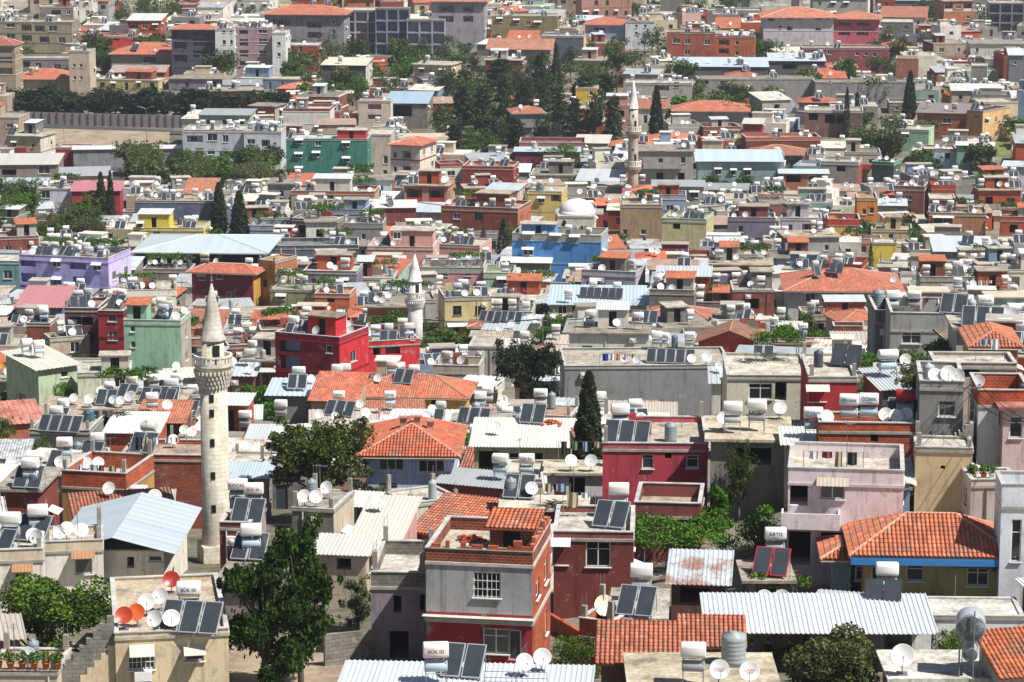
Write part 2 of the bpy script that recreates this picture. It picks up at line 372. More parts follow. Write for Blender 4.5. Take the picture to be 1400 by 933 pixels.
# ------------------------------------------------------------------ buildings: planning
BL = []
class Bd:
    def to_world(s, x, y, z=0.0):
        c, n = math.cos(s.a), math.sin(s.a); return np.array([s.P[0]+x*c-y*n, s.P[1]+x*n+y*c, s.P[2]+z])
    def to_local(s, p):
        c, n = math.cos(s.a), math.sin(s.a); dx, dy = p[0]-s.P[0], p[1]-s.P[1]; return (dx*c+dy*n, -dx*n+dy*c, p[2]-s.P[2])
    def foot(s, m=0.0):
        w = s.W/2+m; return [s.to_world(*q)[:2] for q in ((-w,-m),(w,-m),(w,s.d+m),(-w,s.d+m))]
    def zr(s, x, y):
        if s.roof in ('tin','rusttin'): return s.H+s.drop*max(0,y)/1.0
        if s.roof in ('hip','gable','gabley'): return s.H+.35*max(0, min(y, s.d-y, (x+s.W/2), (s.W/2-x)) if s.roof=='hip' else (min(y, s.d-y) if s.roof=='gable' else min(x+s.W/2, s.W/2-x)))
        return s.H-s.par
def sat(A, B):
    for P, Q in ((A, B), (B, A)):
        for i in range(4):
            e = P[(i+1) % 4]-P[i]; n = np.array([-e[1], e[0]])
            a = [p@n for p in P]; b = [q@n for q in Q]
            if max(a) <= min(b) or max(b) <= min(a): return False
    return True
DEF = dict(roof='flat', rc='#d9d5cb', wm='stucco', side=None, st=None, par=None, band=None, hut=None, label=None, cat='house', name='house', drop=.12, op=None,
           auto=1.0, rail=None, pc=None, aw=.3, ac='#d8d4c8', skel=False, hand=True, mass=False, items=None, over=.35, chim=0, wc='#e8e6e0', bc=None, fs=None, pitch=.42, walls=True, low=None, bx=None)
def mk(ref, P, a, W, d, H, col, **kw):
    b = Bd(); b.__dict__.update(DEF); b.__dict__.update(kw)
    b.ref, b.P, b.a, b.W, b.d, b.H, b.col = ref, np.array(P, float), a, W, d, H, col
    if b.par is None: b.par = {'flat': .75, 'slab': .0}.get(b.roof, 0.0)
    if b.roof == 'slab': b.par = 0.0
    if b.st is None: b.st = max(1, int(round((H-.3)/3.0)))
    c = b.to_world(0, 0, H); b.D = proj(c)[2]; b.s = FPX/b.D
    return b
def B(ref, x0, x1, yt, h, d, yaw, col, roof='flat', yb=None, s=None, **kw):
    a = rad(yaw); xn, xf = (x1, x0) if yaw <= 0 else (x0, x1); sg = -1 if yaw <= 0 else 1
    q = solve(xn, yt, h); W = abs(x1-x0)*proj(q)[2]/FPX
    for _ in range(12):
        e = q+np.array([math.cos(a), math.sin(a), 0])*W*sg; W *= max(.3, min(3, abs(xf-xn)/max(1, abs(proj(e)[0]-xn))))
    e = q+np.array([math.cos(a), math.sin(a), 0])*W*sg; m = (q+e)/2
    b = mk(ref, (m[0], m[1], q[2]-h), a, W, d, h, col, roof=roof, **kw)
    if ('apartment' in ref or ' block' in ref or 'shell' in ref or 'hospital' in ref) and b.st >= 2 and b.name == 'house': b.name, b.cat = 'apartment_building', 'apartment building'
    b.prot = (x0, yt-4, x1, yb if yb else yt+h*b.s*.75); b.yt = yt; b.x0, b.x1 = x0, x1
    BL.append(b); return b
def resolve():
    bs = sorted([b for b in BL if b.walls], key=lambda b: b.P[1])
    for i, A in enumerate(bs):
        for C in bs[i+1:]:
            if abs(A.P[0]-C.P[0]) > A.W+C.W+A.d+C.d or C.P[1]-A.P[1] > A.d+A.W+C.d+C.W: continue
            k = 0
            while A.d > 3.0 and sat(A.foot(.05), C.foot(.05)) and k < 60: A.d -= .4; k += 1
def sil(b, extra=0.4):
    """projected outline points"""
    w = b.W/2; top = b.H+(.35*min(b.d, b.W)/2 if b.roof in ('hip','gable','gabley') else b.drop*b.d if b.roof in ('tin','rusttin') else 0)
    L = [proj(b.to_world(x, y, z))[:2] for x in (-w, w) for y in (0, b.d) for z in (0, b.H)]
    if top > b.H: L += [proj(b.to_world(x*.3, b.d*(.5 if b.roof != 'tin' else 1), top))[:2] for x in (-w, w)]
    return L
# ------------------------------------------------------------------ windows
_wc = {}
def win_mesh(w, h, det, kind='w'):
    w, h = round(w*5)/5, round(h*5)/5; key = (w, h, det, kind)
    if key in _wc: return _wc[key]
    f = MB(); t = .07 if det < 2 else .09; dp = .05
    f.box(-w/2, 0, 0, -w/2+t, dp, h); f.box(w/2-t, 0, 0, w/2, dp, h); f.box(-w/2+t, 0, 0, w/2-t, dp, t); f.box(-w/2+t, 0, h-t, w/2-t, dp, h)
    if kind == 'w':
        n = max(1, round(w/.7)) if det < 2 else 1+(w > 1)
        for k in range(1, n): x = -w/2+w*k/n; f.box(x-.03, .003, t, x+.03, dp-.003, h-t)
        if det < 1: f.box(-w/2+t, .008, h*.68, w/2-t, dp-.008, h*.68+.045)
        f.box(-w/2-.06, -.20, -.06, w/2+.06, -.002, 0)
    if kind == 'b':                                   # barred window
        n = max(3, round(w/.22))
        for k in range(1, n): x = -w/2+w*k/n; f.box(x-.012, -.06, 0, x+.012, -.035, h)
        for k in (.33, .66): f.box(-w/2, -.064, h*k-.015, w/2, -.031, h*k+.015)
        f.box(-.03, .003, t, .03, dp-.003, h-t); f.box(-w/2-.06, -.20, -.06, w/2+.06, -.002, 0)
    p = MB(); p.box(-w/2+t, dp*.35, t, w/2-t, dp*.6, h-t)
    if kind == 'd': p = MB(); p.box(-w/2+t, .01, .0, w/2-t, .045, h-t); p.box(w*.28, -.03, h*.45, w*.34, .01, h*.52)
    if det >= 2:
        one = MB(); one.v = f.v+p.v; off = len(f.v); one.f = f.f+[tuple(i+off for i in q) for q in p.f]; one.m = [0]*len(f.f)+[1]*len(p.f); one.sm = [False]*len(one.f); one.uv = f.uv+p.uv
        _wc[key] = (one.mesh('window', ['paint', 'darkglass']), None, w, h)
    else: _wc[key] = (f.mesh('window_frame', ['paint']), p.mesh('window_pane', ['glass' if kind != 'd' else 'paint']), w, h)
    return _wc[key]
m_plain('darkglass', 'far_window_glass', (.03, .034, .04), .2, 0, .5, .2)
_aw = {}
def awning_mesh(w, det):
    key = (round(w*5), det > 0)
    if key not in _aw:
        m = MB(); w = round(w*5)/5
        if det: m.hexa([(-w/2,-.55,-.28),(w/2,-.55,-.28),(w/2,0,-.02),(-w/2,0,-.02),(-w/2,-.55,-.25),(w/2,-.55,-.25),(w/2,0,.12),(-w/2,0,.12)])
        else:
            sheet(m, (-w/2,-.8,-.32), (w/2,-.8,-.32), (w/2,0,0), (-w/2,0,0), .2, .02, .015)
            for x in (-w/2+.05, w/2-.05): m.tube((x,-.75,-.33), (x,0,-.6), .018, n=5)
        _aw[key] = m.mesh('awning', ['paint'])
    return _aw[key]
def auto_open(W, H, st, rng, dens=1.0, door=False, kinds='w', par=.75):
    out = []; top = H-par; sh = top/st; n = max(1, int(W/rng.uniform(2.9, 4.0)))
    for k in range(st):
        for i in range(n):
            if rng.random() > .8*dens: continue
            c = W*(i+.5)/n+rng.uniform(-.25, .25); w = rng.choice([.8, 1.0, 1.2, 1.4, 1.6]); h = rng.choice([1.0, 1.2, 1.3]); z = k*sh+1.0
            ty = kinds[rng.randrange(len(kinds))]
            if door and k == 0 and i == n//2: w, h, z, ty = .95, 2.05, .02, 'd'
            if ty == 'l': w, h, z = min(W/n-.5, 3.0), sh-.45, k*sh+.12
            if ty == 'g': w, h, z = 1.4, 1.5, k*sh+.7
            if W < w+.4: continue
            c = min(max(c, w/2+.2), W-w/2-.2); 
            if z+h > top-.1: h = top-.15-z
            if h < .4: continue
            if out and any(abs(o[4]-c) < (o[5]+w)/2+.2 and abs(o[1]-z) < 1.8 for o in out): continue
            out.append((c-w/2, z, c+w/2, z+h, c, w, h, ty))
    return out
ACC = {}
def place_open(root, b, O, ang, ops, det, rng, par_frame, winc):
    """window, door, awning and balcony parts for one wall; O = wall's left end, ang = local rotation of the wall"""
    ca, sa = math.cos(ang), math.sin(ang)
    for (u0, z0, u1, z1, c, w, h, ty) in ops:
        def at(u, off, z): return (O[0]+u*ca-off*sa, O[1]+u*sa+off*ca, z)
        if ty in ('w', 'a', 'b', 'd'):
            fm, pm, ww, hh = win_mesh(w, h, det, {'a': 'w'}.get(ty, ty) if det < 2 else ('w' if ty != 'd' else 'd'))
            nm = 'door' if ty == 'd' else 'window'
            sx, sz = w/ww, h/hh
            fo = link(nm, fm, root, at(c, .09, z0), ang, winc, scale=(sx, 1, sz))
            if pm is not None:
                pc = rng.choice(['#1c1f22', '#14171a', '#2a2e31', '#3b3f42', '#5a5a55', '#22262c']) if ty != 'd' else rng.choice(['#7b5a3c', '#5d3b2a', '#3d4a52', '#8f8f8a', '#6b2a22'])
                link('pane' if ty != 'd' else 'door_leaf', pm, fo, (0, 0, 0), 0, pc)
        if ty == 'a': link('awning', awning_mesh(w+.35, det), root, at(c, -.01, z1+.18), ang, b.ac)
        if ty == 'L':
            if b.rail: q = MB(); q.box(-w/2+.02, 1.2, .02, w/2-.02, 1.285, h-.04); link('balcony_back', q.mesh('balcony_back', ['stucco']), root, at(c, 0, z0), ang, b.rail)
            fm, pm, ww, hh = win_mesh(min(1.6, w*.6), max(1.0, h*.8), max(det, 1), 'w'); fo = link('window', fm, root, at(c-w*.1, 1.24, z0+.05), ang, winc)
            if pm is not None: link('pane', pm, fo, (0, 0, 0), 0, '#202428')
        if ty == 'l':
            m = MB(); rw = u1-u0-.02
            m.box(-rw/2, .02, 0, rw/2, .14, .95)
            link('balcony_rail', m.mesh('balcony_rail', ['paint']), root, at(c, 0, z0+.002), ang, b.rail or b.col)
            fm, pm, ww, hh = win_mesh(min(1.6, w*.5), 1.9, max(det, 1), 'w')
            fo = link('window', fm, root, at(c-w*.1, 1.24, z0+.12), ang, winc)
            if pm is not None: link('pane', pm, fo, (0, 0, 0), 0, '#202428')
b_skel = 0
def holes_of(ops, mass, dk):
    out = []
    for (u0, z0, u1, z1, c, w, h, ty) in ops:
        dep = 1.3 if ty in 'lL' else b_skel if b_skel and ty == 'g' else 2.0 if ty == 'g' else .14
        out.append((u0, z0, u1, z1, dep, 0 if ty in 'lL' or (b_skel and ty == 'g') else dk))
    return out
def px_open(b):
    """openings given in photograph pixels -> wall coordinates"""
    out = []
    L, Rr = proj(b.to_world(-b.W/2, 0, b.H)), proj(b.to_world(b.W/2, 0, b.H))
    for (cx, cy, w, h, ty) in b.op:
        t = (cx-L[0])/(Rr[0]-L[0]); yl = L[1]+(Rr[1]-L[1])*t; s = FPX/(L[2]+(Rr[2]-L[2])*t)
        c = b.W*t; ww = w/s/math.cos(b.a); hh = h/s; z = b.H-(cy-yl)/s-hh/2
        if ty == 'd': z = max(z, 0)
        if ty == 'l': ty = 'L'; z -= .1; hh += .1
        z = max(z, .02); out.append((c-ww/2, z, c+ww/2, z+hh, c, ww, hh, ty))
    return out
def wall_mats(b): return [b.wm if b.wm in M else 'stucco', 'dark', 'darkglass']
def build(b, rng):
    global b_skel; b_skel = 2.2 if b.skel else 0
    det = 0 if b.D < 260 else 1 if b.D < 420 else 2
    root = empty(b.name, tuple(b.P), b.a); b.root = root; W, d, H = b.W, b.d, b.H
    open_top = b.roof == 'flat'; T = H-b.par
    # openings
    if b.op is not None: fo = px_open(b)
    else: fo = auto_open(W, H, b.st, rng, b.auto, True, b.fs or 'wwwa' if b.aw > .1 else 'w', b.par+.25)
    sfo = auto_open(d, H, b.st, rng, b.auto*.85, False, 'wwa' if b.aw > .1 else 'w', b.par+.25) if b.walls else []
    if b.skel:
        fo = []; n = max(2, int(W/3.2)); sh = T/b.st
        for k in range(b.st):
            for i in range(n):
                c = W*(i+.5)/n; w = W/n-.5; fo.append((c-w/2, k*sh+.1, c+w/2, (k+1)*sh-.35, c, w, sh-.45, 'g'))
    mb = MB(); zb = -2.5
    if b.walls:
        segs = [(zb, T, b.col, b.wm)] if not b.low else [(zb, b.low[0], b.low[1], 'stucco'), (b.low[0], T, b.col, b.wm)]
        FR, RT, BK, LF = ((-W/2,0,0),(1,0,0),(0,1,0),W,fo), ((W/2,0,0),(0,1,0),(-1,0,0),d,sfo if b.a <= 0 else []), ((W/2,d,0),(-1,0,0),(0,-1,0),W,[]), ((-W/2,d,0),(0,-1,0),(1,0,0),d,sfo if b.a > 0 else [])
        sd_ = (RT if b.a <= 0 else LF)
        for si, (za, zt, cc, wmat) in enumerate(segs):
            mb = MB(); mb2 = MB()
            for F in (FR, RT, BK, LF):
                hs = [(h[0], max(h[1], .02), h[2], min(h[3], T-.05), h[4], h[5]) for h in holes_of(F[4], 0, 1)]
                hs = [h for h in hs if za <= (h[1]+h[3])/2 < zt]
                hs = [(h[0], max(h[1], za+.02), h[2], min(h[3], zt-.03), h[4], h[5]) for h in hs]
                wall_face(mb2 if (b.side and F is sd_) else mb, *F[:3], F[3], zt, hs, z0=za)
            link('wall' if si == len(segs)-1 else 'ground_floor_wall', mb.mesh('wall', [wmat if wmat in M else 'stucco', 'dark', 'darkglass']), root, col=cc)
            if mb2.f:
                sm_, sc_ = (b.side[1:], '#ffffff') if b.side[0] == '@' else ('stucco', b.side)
                sw = link('side_wall', mb2.mesh('side_wall', [sm_, 'dark', 'darkglass']), root, col=sc_); sw['label'] = 'side wall of another colour or with sunlight in its tone'
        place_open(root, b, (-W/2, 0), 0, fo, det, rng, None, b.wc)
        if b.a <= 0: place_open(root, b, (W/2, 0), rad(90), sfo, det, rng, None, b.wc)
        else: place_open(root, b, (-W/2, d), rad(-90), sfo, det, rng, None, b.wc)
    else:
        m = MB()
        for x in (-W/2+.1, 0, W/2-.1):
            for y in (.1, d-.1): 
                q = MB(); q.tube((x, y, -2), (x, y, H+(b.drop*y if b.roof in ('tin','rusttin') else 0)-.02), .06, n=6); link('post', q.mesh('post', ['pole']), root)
    # roof
    r = MB(); o = b.over
    if b.roof == 'flat':
        r.box(-W/2, 0, T, W/2, d, T+.12); link('roof', r.mesh('roof', ['slab']), root, col=b.rc)
        if b.par > .1:
            p = MB(); t = .16; z0, z1 = T+.12, H-.06
            p.box(-W/2, 0, z0, W/2, t, z1); p.box(-W/2, d-t, z0, W/2, d, z1); p.box(-W/2, t, z0, -W/2+t, d-t, z1); p.box(W/2-t, t, z0, W/2, d-t, z1)
            k = 1
            p.box(-W/2-.05, -.05, z1, W/2+.05, t+.04, H, k); p.box(-W/2-.05, d-t-.04, z1, W/2+.05, d+.05, H, k)
            p.box(-W/2-.05, t+.04, z1, -W/2+t+.04, d-t-.04, H, k); p.box(W/2-t-.04, t+.04, z1, W/2+.05, d-t-.04, H, k)
            link('parapet', p.mesh('parapet', [wall_mats(b)[0] if not b.pc or not b.pc.startswith('@') else b.pc[1:], 'coping']), root, col=(b.pc if b.pc and not b.pc.startswith('@') else b.col))
            q = MB(); q.box(-W/2-.03, -.07, T-.06, W/2+.07, -.001, T+.1); q.box(W/2+.001, -.001, T-.06, W/2+.07, d, T+.1)
            link('ledge', q.mesh('ledge', ['conc']), root, col=b.band or '#a8a49a')
    elif b.roof == 'slab':
        r.box(-W/2-o, -o, T, W/2+o, d+o, T+.18); link('roof', r.mesh('roof', ['slab']), root, col=b.rc)
    elif b.roof in ('tin', 'rusttin'):
        if b.walls:
            g = MB(); z1 = H+b.drop*d
            g.quad([(W/2,0,H),(W/2,d,H),(W/2,d,z1)], 0); g.quad([(-W/2,d,H),(-W/2,0,H),(-W/2,d,z1)], 0); g.quad([(W/2,d,H),(-W/2,d,H),(-W/2,d,z1),(W/2,d,z1)], 0)
            link('gable_wall', g.mesh('gable_wall', wall_mats(b)), root, col=b.col)
        A, Bb, C, Dd = (-W/2-o,-o,H-b.drop*o+.1), (W/2+o,-o,H-b.drop*o+.1), (W/2+o,d+o,H+b.drop*(d+o)+.1), (-W/2-o,d+o,H+b.drop*(d+o)+.1)
        if getattr(b, 'tiled', 0): tiles(r, [A, Bb, C, Dd], b.D < 230)
        elif b.D < 420: sheet(r, A, Bb, C, Dd, .25 if b.D < 260 else .5, .045, .03)
        else: flat_sheet(r, A, Bb, C, Dd, .06)
        link('roof', r.mesh('roof', ['tile' if getattr(b, 'tiled', 0) else b.roof]), root, col=b.rc)
    elif b.roof == 'hip':
        p = b.pitch; e = H-.02; w2, near = W/2+o, b.D < 215
        if W >= d: rl = (W-d)/2; hh = p*(d/2+o); R1, R2 = (-rl, d/2, e+hh), (rl, d/2, e+hh)
        else: rl = (d-W)/2; hh = p*(W/2+o); R1, R2 = (0, d/2-rl, e+hh), (0, d/2+rl, e+hh)
        a, c, f, g = (-w2,-o,e), (w2,-o,e), (w2,d+o,e), (-w2,d+o,e)
        if W >= d: S = [[a,c,R2,R1],[c,f,R2],[f,g,R1,R2],[g,a,R1]]
        else: S = [[a,c,R1],[c,f,R2,R1],[f,g,R2],[g,a,R1,R2]]
        th_ = getattr(b, 'tinhip', 0)
        for s_ in S: tiles(r, s_, near and s_ is not S[2] and not th_)
        ro = link('roof', r.mesh('roof', ['tin' if th_ else 'tile']), root, col=b.rc); rc_ = MB()
        for P_, Q_ in ((a,R1),(c,R2 if W >= d else R1),(f,R2),(g,R1 if W >= d else R2),(R1,R2)): ridge_cap(rc_, P_, Q_)
        link('ridge_cap', rc_.mesh('ridge_cap', ['tin' if th_ else 'tile']), ro, col=b.rc if th_ else '#dba68e')
        sf = MB(); sf.box(-w2+.02, -o+.02, e-.16, w2-.02, -o+.06, e-.09); sf.box(w2-.06, -o+.06, e-.16, w2-.02, d+o-.02, e-.09); sf.box(-w2+.02,-o+.06,e-.16,-w2+.06,d+o-.02,e-.09)
        
        if b.bc and near: sf.box(-w2+.1, -o+.0, e-.5, w2-.1, -o+.05, e-.165)
        link('fascia', sf.mesh('fascia', ['paint']), ro, col=b.bc or '#d8d0c0')
        cm = MB(); cm.box(-W/2, 0, H-.12, W/2, d, H-.03); link('ceiling_slab', cm.mesh('ceiling_slab', ['conc']), root, col='#9a948a')
    elif b.roof in ('gable', 'gabley'):
        p = b.pitch; e = H-.02; near = b.D < 240; tin = b.rc.startswith('t'); rc_c = b.rc[1:] if tin else b.rc
        if b.roof == 'gable': hh = p*(d/2+o); A = [(-W/2-o,-o,e),(W/2+o,-o,e),(W/2+o,d/2,e+hh),(-W/2-o,d/2,e+hh)]; C = [(W/2+o,d+o,e),(-W/2-o,d+o,e),(-W/2-o,d/2,e+hh),(W/2+o,d/2,e+hh)]
        else: hh = p*(W/2+o); A = [(-W/2-o,d+o,e),(-W/2-o,-o,e),(0,-o,e+hh),(0,d+o,e+hh)]; C = [(W/2+o,-o,e),(W/2+o,d+o,e),(0,d+o,e+hh),(0,-o,e+hh)]
        for Q in (A, C):
            if tin: (sheet(r, *Q, .25 if b.D < 260 else .5, .045, .03) if b.D < 420 else flat_sheet(r, *Q, .05))
            else: tiles(r, Q, near)
        ro = link('roof', r.mesh('roof', ['tin' if tin else 'tile']), root, col=rc_c)
        if not tin:
            rc_ = MB(); ridge_cap(rc_, A[3], A[2]); link('ridge_cap', rc_.mesh('ridge_cap', ['tile']), ro, col='#d9815a')
        g = MB(); h2 = hh-p*o-.05
        if b.roof == 'gable':
            g.quad([(W/2,0,H-.1),(W/2,d,H-.1),(W/2,d/2,H+h2)]); g.quad([(-W/2,d,H-.1),(-W/2,0,H-.1),(-W/2,d/2,H+h2)])
        else:
            g.quad([(-W/2,0,H-.1),(W/2,0,H-.1),(0,0,H+h2)], 1 if getattr(b, 'attic', False) else 0); g.quad([(W/2,d,H-.1),(-W/2,d,H-.1),(0,d,H+h2)])  # attic: shade of the open roof space put into a near-black triangle
        link('gable_wall', g.mesh('gable_wall', wall_mats(b)), root, col=b.col)
    # trims
    if b.band and b.st > 1:
        for k in range(1, b.st):
            q = MB(); z = T*k/b.st; q.box(-W/2-.06, -.06, z-.12, W/2+.06, -.002, z+.12); q.box(W/2+.002, -.002, z-.12, W/2+.06, d, z+.12); q.box(-W/2-.06, -.002, z-.12, -W/2-.002, d, z+.12)
            link('floor_band', q.mesh('floor_band', ['conc']), root, col=b.band)
    for (x0, y0, x1, y1, pr_, cc, nm) in (b.bx or []):
        L, Rr = proj(b.to_world(-W/2, 0, H)), proj(b.to_world(W/2, 0, H)); q = []
        for px, py in ((x0, y0), (x1, y1)): t = (px-L[0])/(Rr[0]-L[0]); q.append((-W/2+W*t, H-(py-L[1]-(Rr[1]-L[1])*t)/(FPX/(L[2]+(Rr[2]-L[2])*t))))
        m = MB(); zt, zb_ = q[0][1], q[1][1]
        if nm == 'balcony': m.box(q[0][0], -pr_, zb_, q[1][0], -.003, zb_+.14); m.box(q[0][0], -pr_, zb_+.14, q[1][0], -pr_+.1, zt); m.box(q[0][0], -pr_+.1, zb_+.14, q[0][0]+.1, -.003, zt); m.box(q[1][0]-.1, -pr_+.1, zb_+.14, q[1][0], -.003, zt)
        elif nm == 'awning': m.hexa([(q[0][0],-pr_,zb_-.1),(q[1][0],-pr_,zb_-.1),(q[1][0],-.003,zt),(q[0][0],-.003,zt),(q[0][0],-pr_,zb_-.07),(q[1][0],-pr_,zb_-.07),(q[1][0],-.003,zt+.03),(q[0][0],-.003,zt+.03)])
        else: m.box(q[0][0], -pr_, zb_, q[1][0], -.003, zt)
        link(nm, m.mesh(nm, ['stucco' if nm == 'balcony' else 'paint' if nm != 'ledge' else 'conc']), root, col=cc)
    if b.hut:
        fx, fy, hw, hd, hh, hm, hc, hr = b.hut; x = -W/2+fx*W; y = fy*d; hd = min(hd, d-y-.1)
        if hd > 1.0 and hw < W:
            x = min(max(x, -W/2+.2), W/2-hw-.2); m = MB(); z0 = T+.12 if b.roof == 'flat' else T+.18
            wall_face(m, (x,y,z0), (1,0,0), (0,1,0), hw, hh, [(hw*.5-.45, .02, hw*.5+.45, min(2.0, hh-.2), .4, 1)]); wall_face(m, (x+hw,y,z0), (0,1,0), (-1,0,0), hd, hh, [])
            wall_face(m, (x+hw,y+hd,z0), (-1,0,0), (0,-1,0), hw, hh, []); wall_face(m, (x,y+hd,z0), (0,-1,0), (1,0,0), hd, hh, [])
            ho = link('rooftop_room', m.mesh('rooftop_room', [hm, 'dark']), root, col=hc); m = MB()
            if hr.startswith('@'): 
                A = [(x-.25,y-.3,z0+hh+.02),(x+hw+.25,y-.3,z0+hh+.02),(x+hw+.25,y+hd+.2,z0+hh+.4),(x-.25,y+hd+.2,z0+hh+.4)]
                if hr[1:] == 'tile': tiles(m, A, b.D < 240)
                else: sheet(m, *A, .3, .03, .02)
                link('roof', m.mesh('roof', [hr[1:]]), ho, col='#c96a3c' if hr[1:] == 'tile' else '#cfd4d6')
            else: m.box(x-.25, y-.25, z0+hh, x+hw+.25, y+hd+.2, z0+hh+.14); link('roof', m.mesh('roof', ['slab']), ho, col=hr)
            b.hutbox = (x-.2, y-.2, x+hw+.2, y+hd+.2)
    if b.chim:
        for k in range(b.chim):
            x = W*(.22-.16*k); y = d*.38; z = b.zr(x, y); m = MB(); m.box(x-.25, y-.2, z-.3, x+.25, y+.2, z+1.1); m.box(x-.38, y-.32, z+1.1, x+.38, y+.32, z+1.2, 1)
            link('chimney', m.mesh('chimney', ['stucco', 'slab']), root, col='#d9a08c')
    if b.roof == 'flat' and rng.random() < .45 and b.D < 560 and not b.hut:
        for x, y in ((-W/2+.2, .2), (W/2-.2, .2), (W/2-.2, d-.2), (-W/2+.2, d-.2)):
            m = MB(); m.box(x-.13, y-.13, H, x+.13, y+.13, H+rng.uniform(.4, 1.2)); zz = m.v[-1][2]
            for q in ((-.08,-.08),(.08,.08)): m.tube((x+q[0], y+q[1], zz), (x+q[0], y+q[1], zz+.6), .012, n=4, mat=1)
            link('column', m.mesh('column', ['conc', 'pole']), root, col='#a29c90')
    if b.op is None and b.walls and not b.skel and b.D < 700 and T > 2.6:
        if b.st > 1 and W > 5 and rng.random() < .6:
            z = T/b.st*(b.st-1); bw = W*rng.uniform(.3, .6); x0 = rng.uniform(-W/2, W/2-bw); m = MB(); pr_ = rng.uniform(.7, 1.2); m.box(x0, -pr_, z-.15, x0+bw, -.003, z)
            if rng.random() < .6: m.box(x0, -pr_, z, x0+bw, -pr_+.1, z+.85); m.box(x0, -pr_+.1, z, x0+.1, -.003, z+.85); m.box(x0+bw-.1, -pr_+.1, z, x0+bw, -.003, z+.85)
            else:
                m.box(x0, -pr_, z+.82, x0+bw, -pr_+.04, z+.87); n = int(bw/.18)
                for k in range(n+1): m.box(x0+bw*k/n*.985, -pr_+.01, z, x0+bw*k/n*.985+.025, -pr_+.03, z+.82)
            link('balcony', m.mesh('balcony', ['stucco']), root, col=b.rail or b.col)
        if rng.random() < .45:
            m = MB(); aw_ = W*rng.uniform(.3, .8); x0 = rng.uniform(-W/2, W/2-aw_); z = min(T-.35, 2.7); sheet(m, (x0,-rng.uniform(.9, 1.6),z-.3), (x0+aw_,-1.2,z-.3), (x0+aw_,-.005,z), (x0,-.005,z), .3, .03, .02)
            link('sheet_awning', m.mesh('sheet_awning', [rng.choice(['tin', 'tin', 'rusttin'])]), root, col=rng.choice(['#dcdad2', '#b9c0c4', '#c9c0aa', '#a8b4ba']))
    if not b.op and b.walls and b.D < 480 and rng.random() < .5:
        x = rng.uniform(-W/2+.3, W/2-.3); m = MB(); m.tube((x, -.07, -.5), (x, -.07, T-.1), .045, n=5); link('drainpipe', m.mesh('drainpipe', ['paint']), root, col=rng.choice(['#8a8d90', '#d8d6d0', '#6a5a50']))
        if T > 2.7: x = rng.uniform(-W/2+.8, W/2-.8); m = MB(); m.box(x-.38, -.34, T-.95, x+.38, -.02, T-.4); m.lathe([(.02, 0), (.2, 0), (.2, .02), (.02, .02)], 12, c=(x-.08, -.345, T-.67), q=Matrix.Rotation(rad(90), 3, 'X').to_quaternion()); link('air_conditioner', m.mesh('air_conditioner', ['paint']), root, col='#dedcd6')
    if b.roof == 'flat' and b.D < 560 and d > 4 and W > 5 and b.ref not in ('beige terrace house', 'grey and red house') and rng.random() < .55:
        for q in range(rng.choice([1, 1, 2])):
            m = MB(); y = d*rng.uniform(.45, .8); x0 = rng.uniform(-W/2+.3, 0); x1 = x0+rng.uniform(1.5, W*.45); hh = rng.uniform(.6, 1.5); z0 = T+.12; n = 5
            for k in range(n): u0, u1 = x0+(x1-x0)*k/n, x0+(x1-x0)*(k+1)/n; m.box(u0, y, z0, u1, y+.15, z0+hh*(1 if k < 3 else 1-.2*(k-2)))
            link('terrace_wall', m.mesh('terrace_wall', [rng.choice(['brick', 'oldbrick', 'block', 'stucco'])]), root, col=b.col if b.wm == 'stucco' else '#b5b0a6')
    return root
m_plain('coping', 'parapet_coping', (.52, .51, .49), .95, var=.4, scale=1.2)
# ------------------------------------------------------------------ rooftop things
def rbox(m, x0, y0, z0, x1, y1, z1, r, mat=0, n=4):
    """box along x with rounded long edges (insulated tank casing)"""
    pts = []
    for cx, cz, a0 in ((y1-r, z0+r, -90), (y1-r, z1-r, 0), (y0+r, z1-r, 90), (y0+r, z0+r, 180)):
        for k in range(n+1): a = rad(a0+90*k/n); pts.append((cx+r*math.cos(a), cz+r*math.sin(a)))
    N = len(pts); i = len(m.v)
    ins = .05; cy, cz = (y0+y1)/2, (z0+z1)/2
    rings = [(x0, .9), (x0+ins, 1), (x1-ins, 1), (x1, .9)]
    for x, f in rings:
        for y, z in pts: m.v.append((x, cy+(y-cy)*f, cz+(z-cz)*f))
    for j in range(3):
        for k in range(N): m.f.append((i+j*N+k, i+(j+1)*N+k, i+(j+1)*N+(k+1) % N, i+j*N+(k+1) % N)); m.m.append(mat); m.sm.append(True); m.uv.append([(0,0)]*4)
    m.f.append(tuple(i+k for k in range(N))); m.f.append(tuple(i+3*N+k for k in reversed(range(N)))); m.m += [mat]*2; m.sm += [False]*2; m.uv += [[(0,0)]*N]*2
def text_mesh(txt, size, key='paint'):
    c = bpy.data.curves.new('lettering', 'FONT'); c.body = txt; c.size = size; c.align_x = 'CENTER'; c.align_y = 'CENTER'; c.offset = .012*size; c.resolution_u = 2; c.space_line = .8
    o = bpy.data.objects.new('lettering_source', c); COL.objects.link(o); dg = bpy.context.evaluated_depsgraph_get()
    me = bpy.data.meshes.new_from_object(o.evaluated_get(dg)); bpy.data.objects.remove(o); bpy.data.curves.remove(c)
    me.transform(Matrix.Rotation(rad(90), 4, 'X')); me.materials.clear(); me.materials.append(M[key]); return me
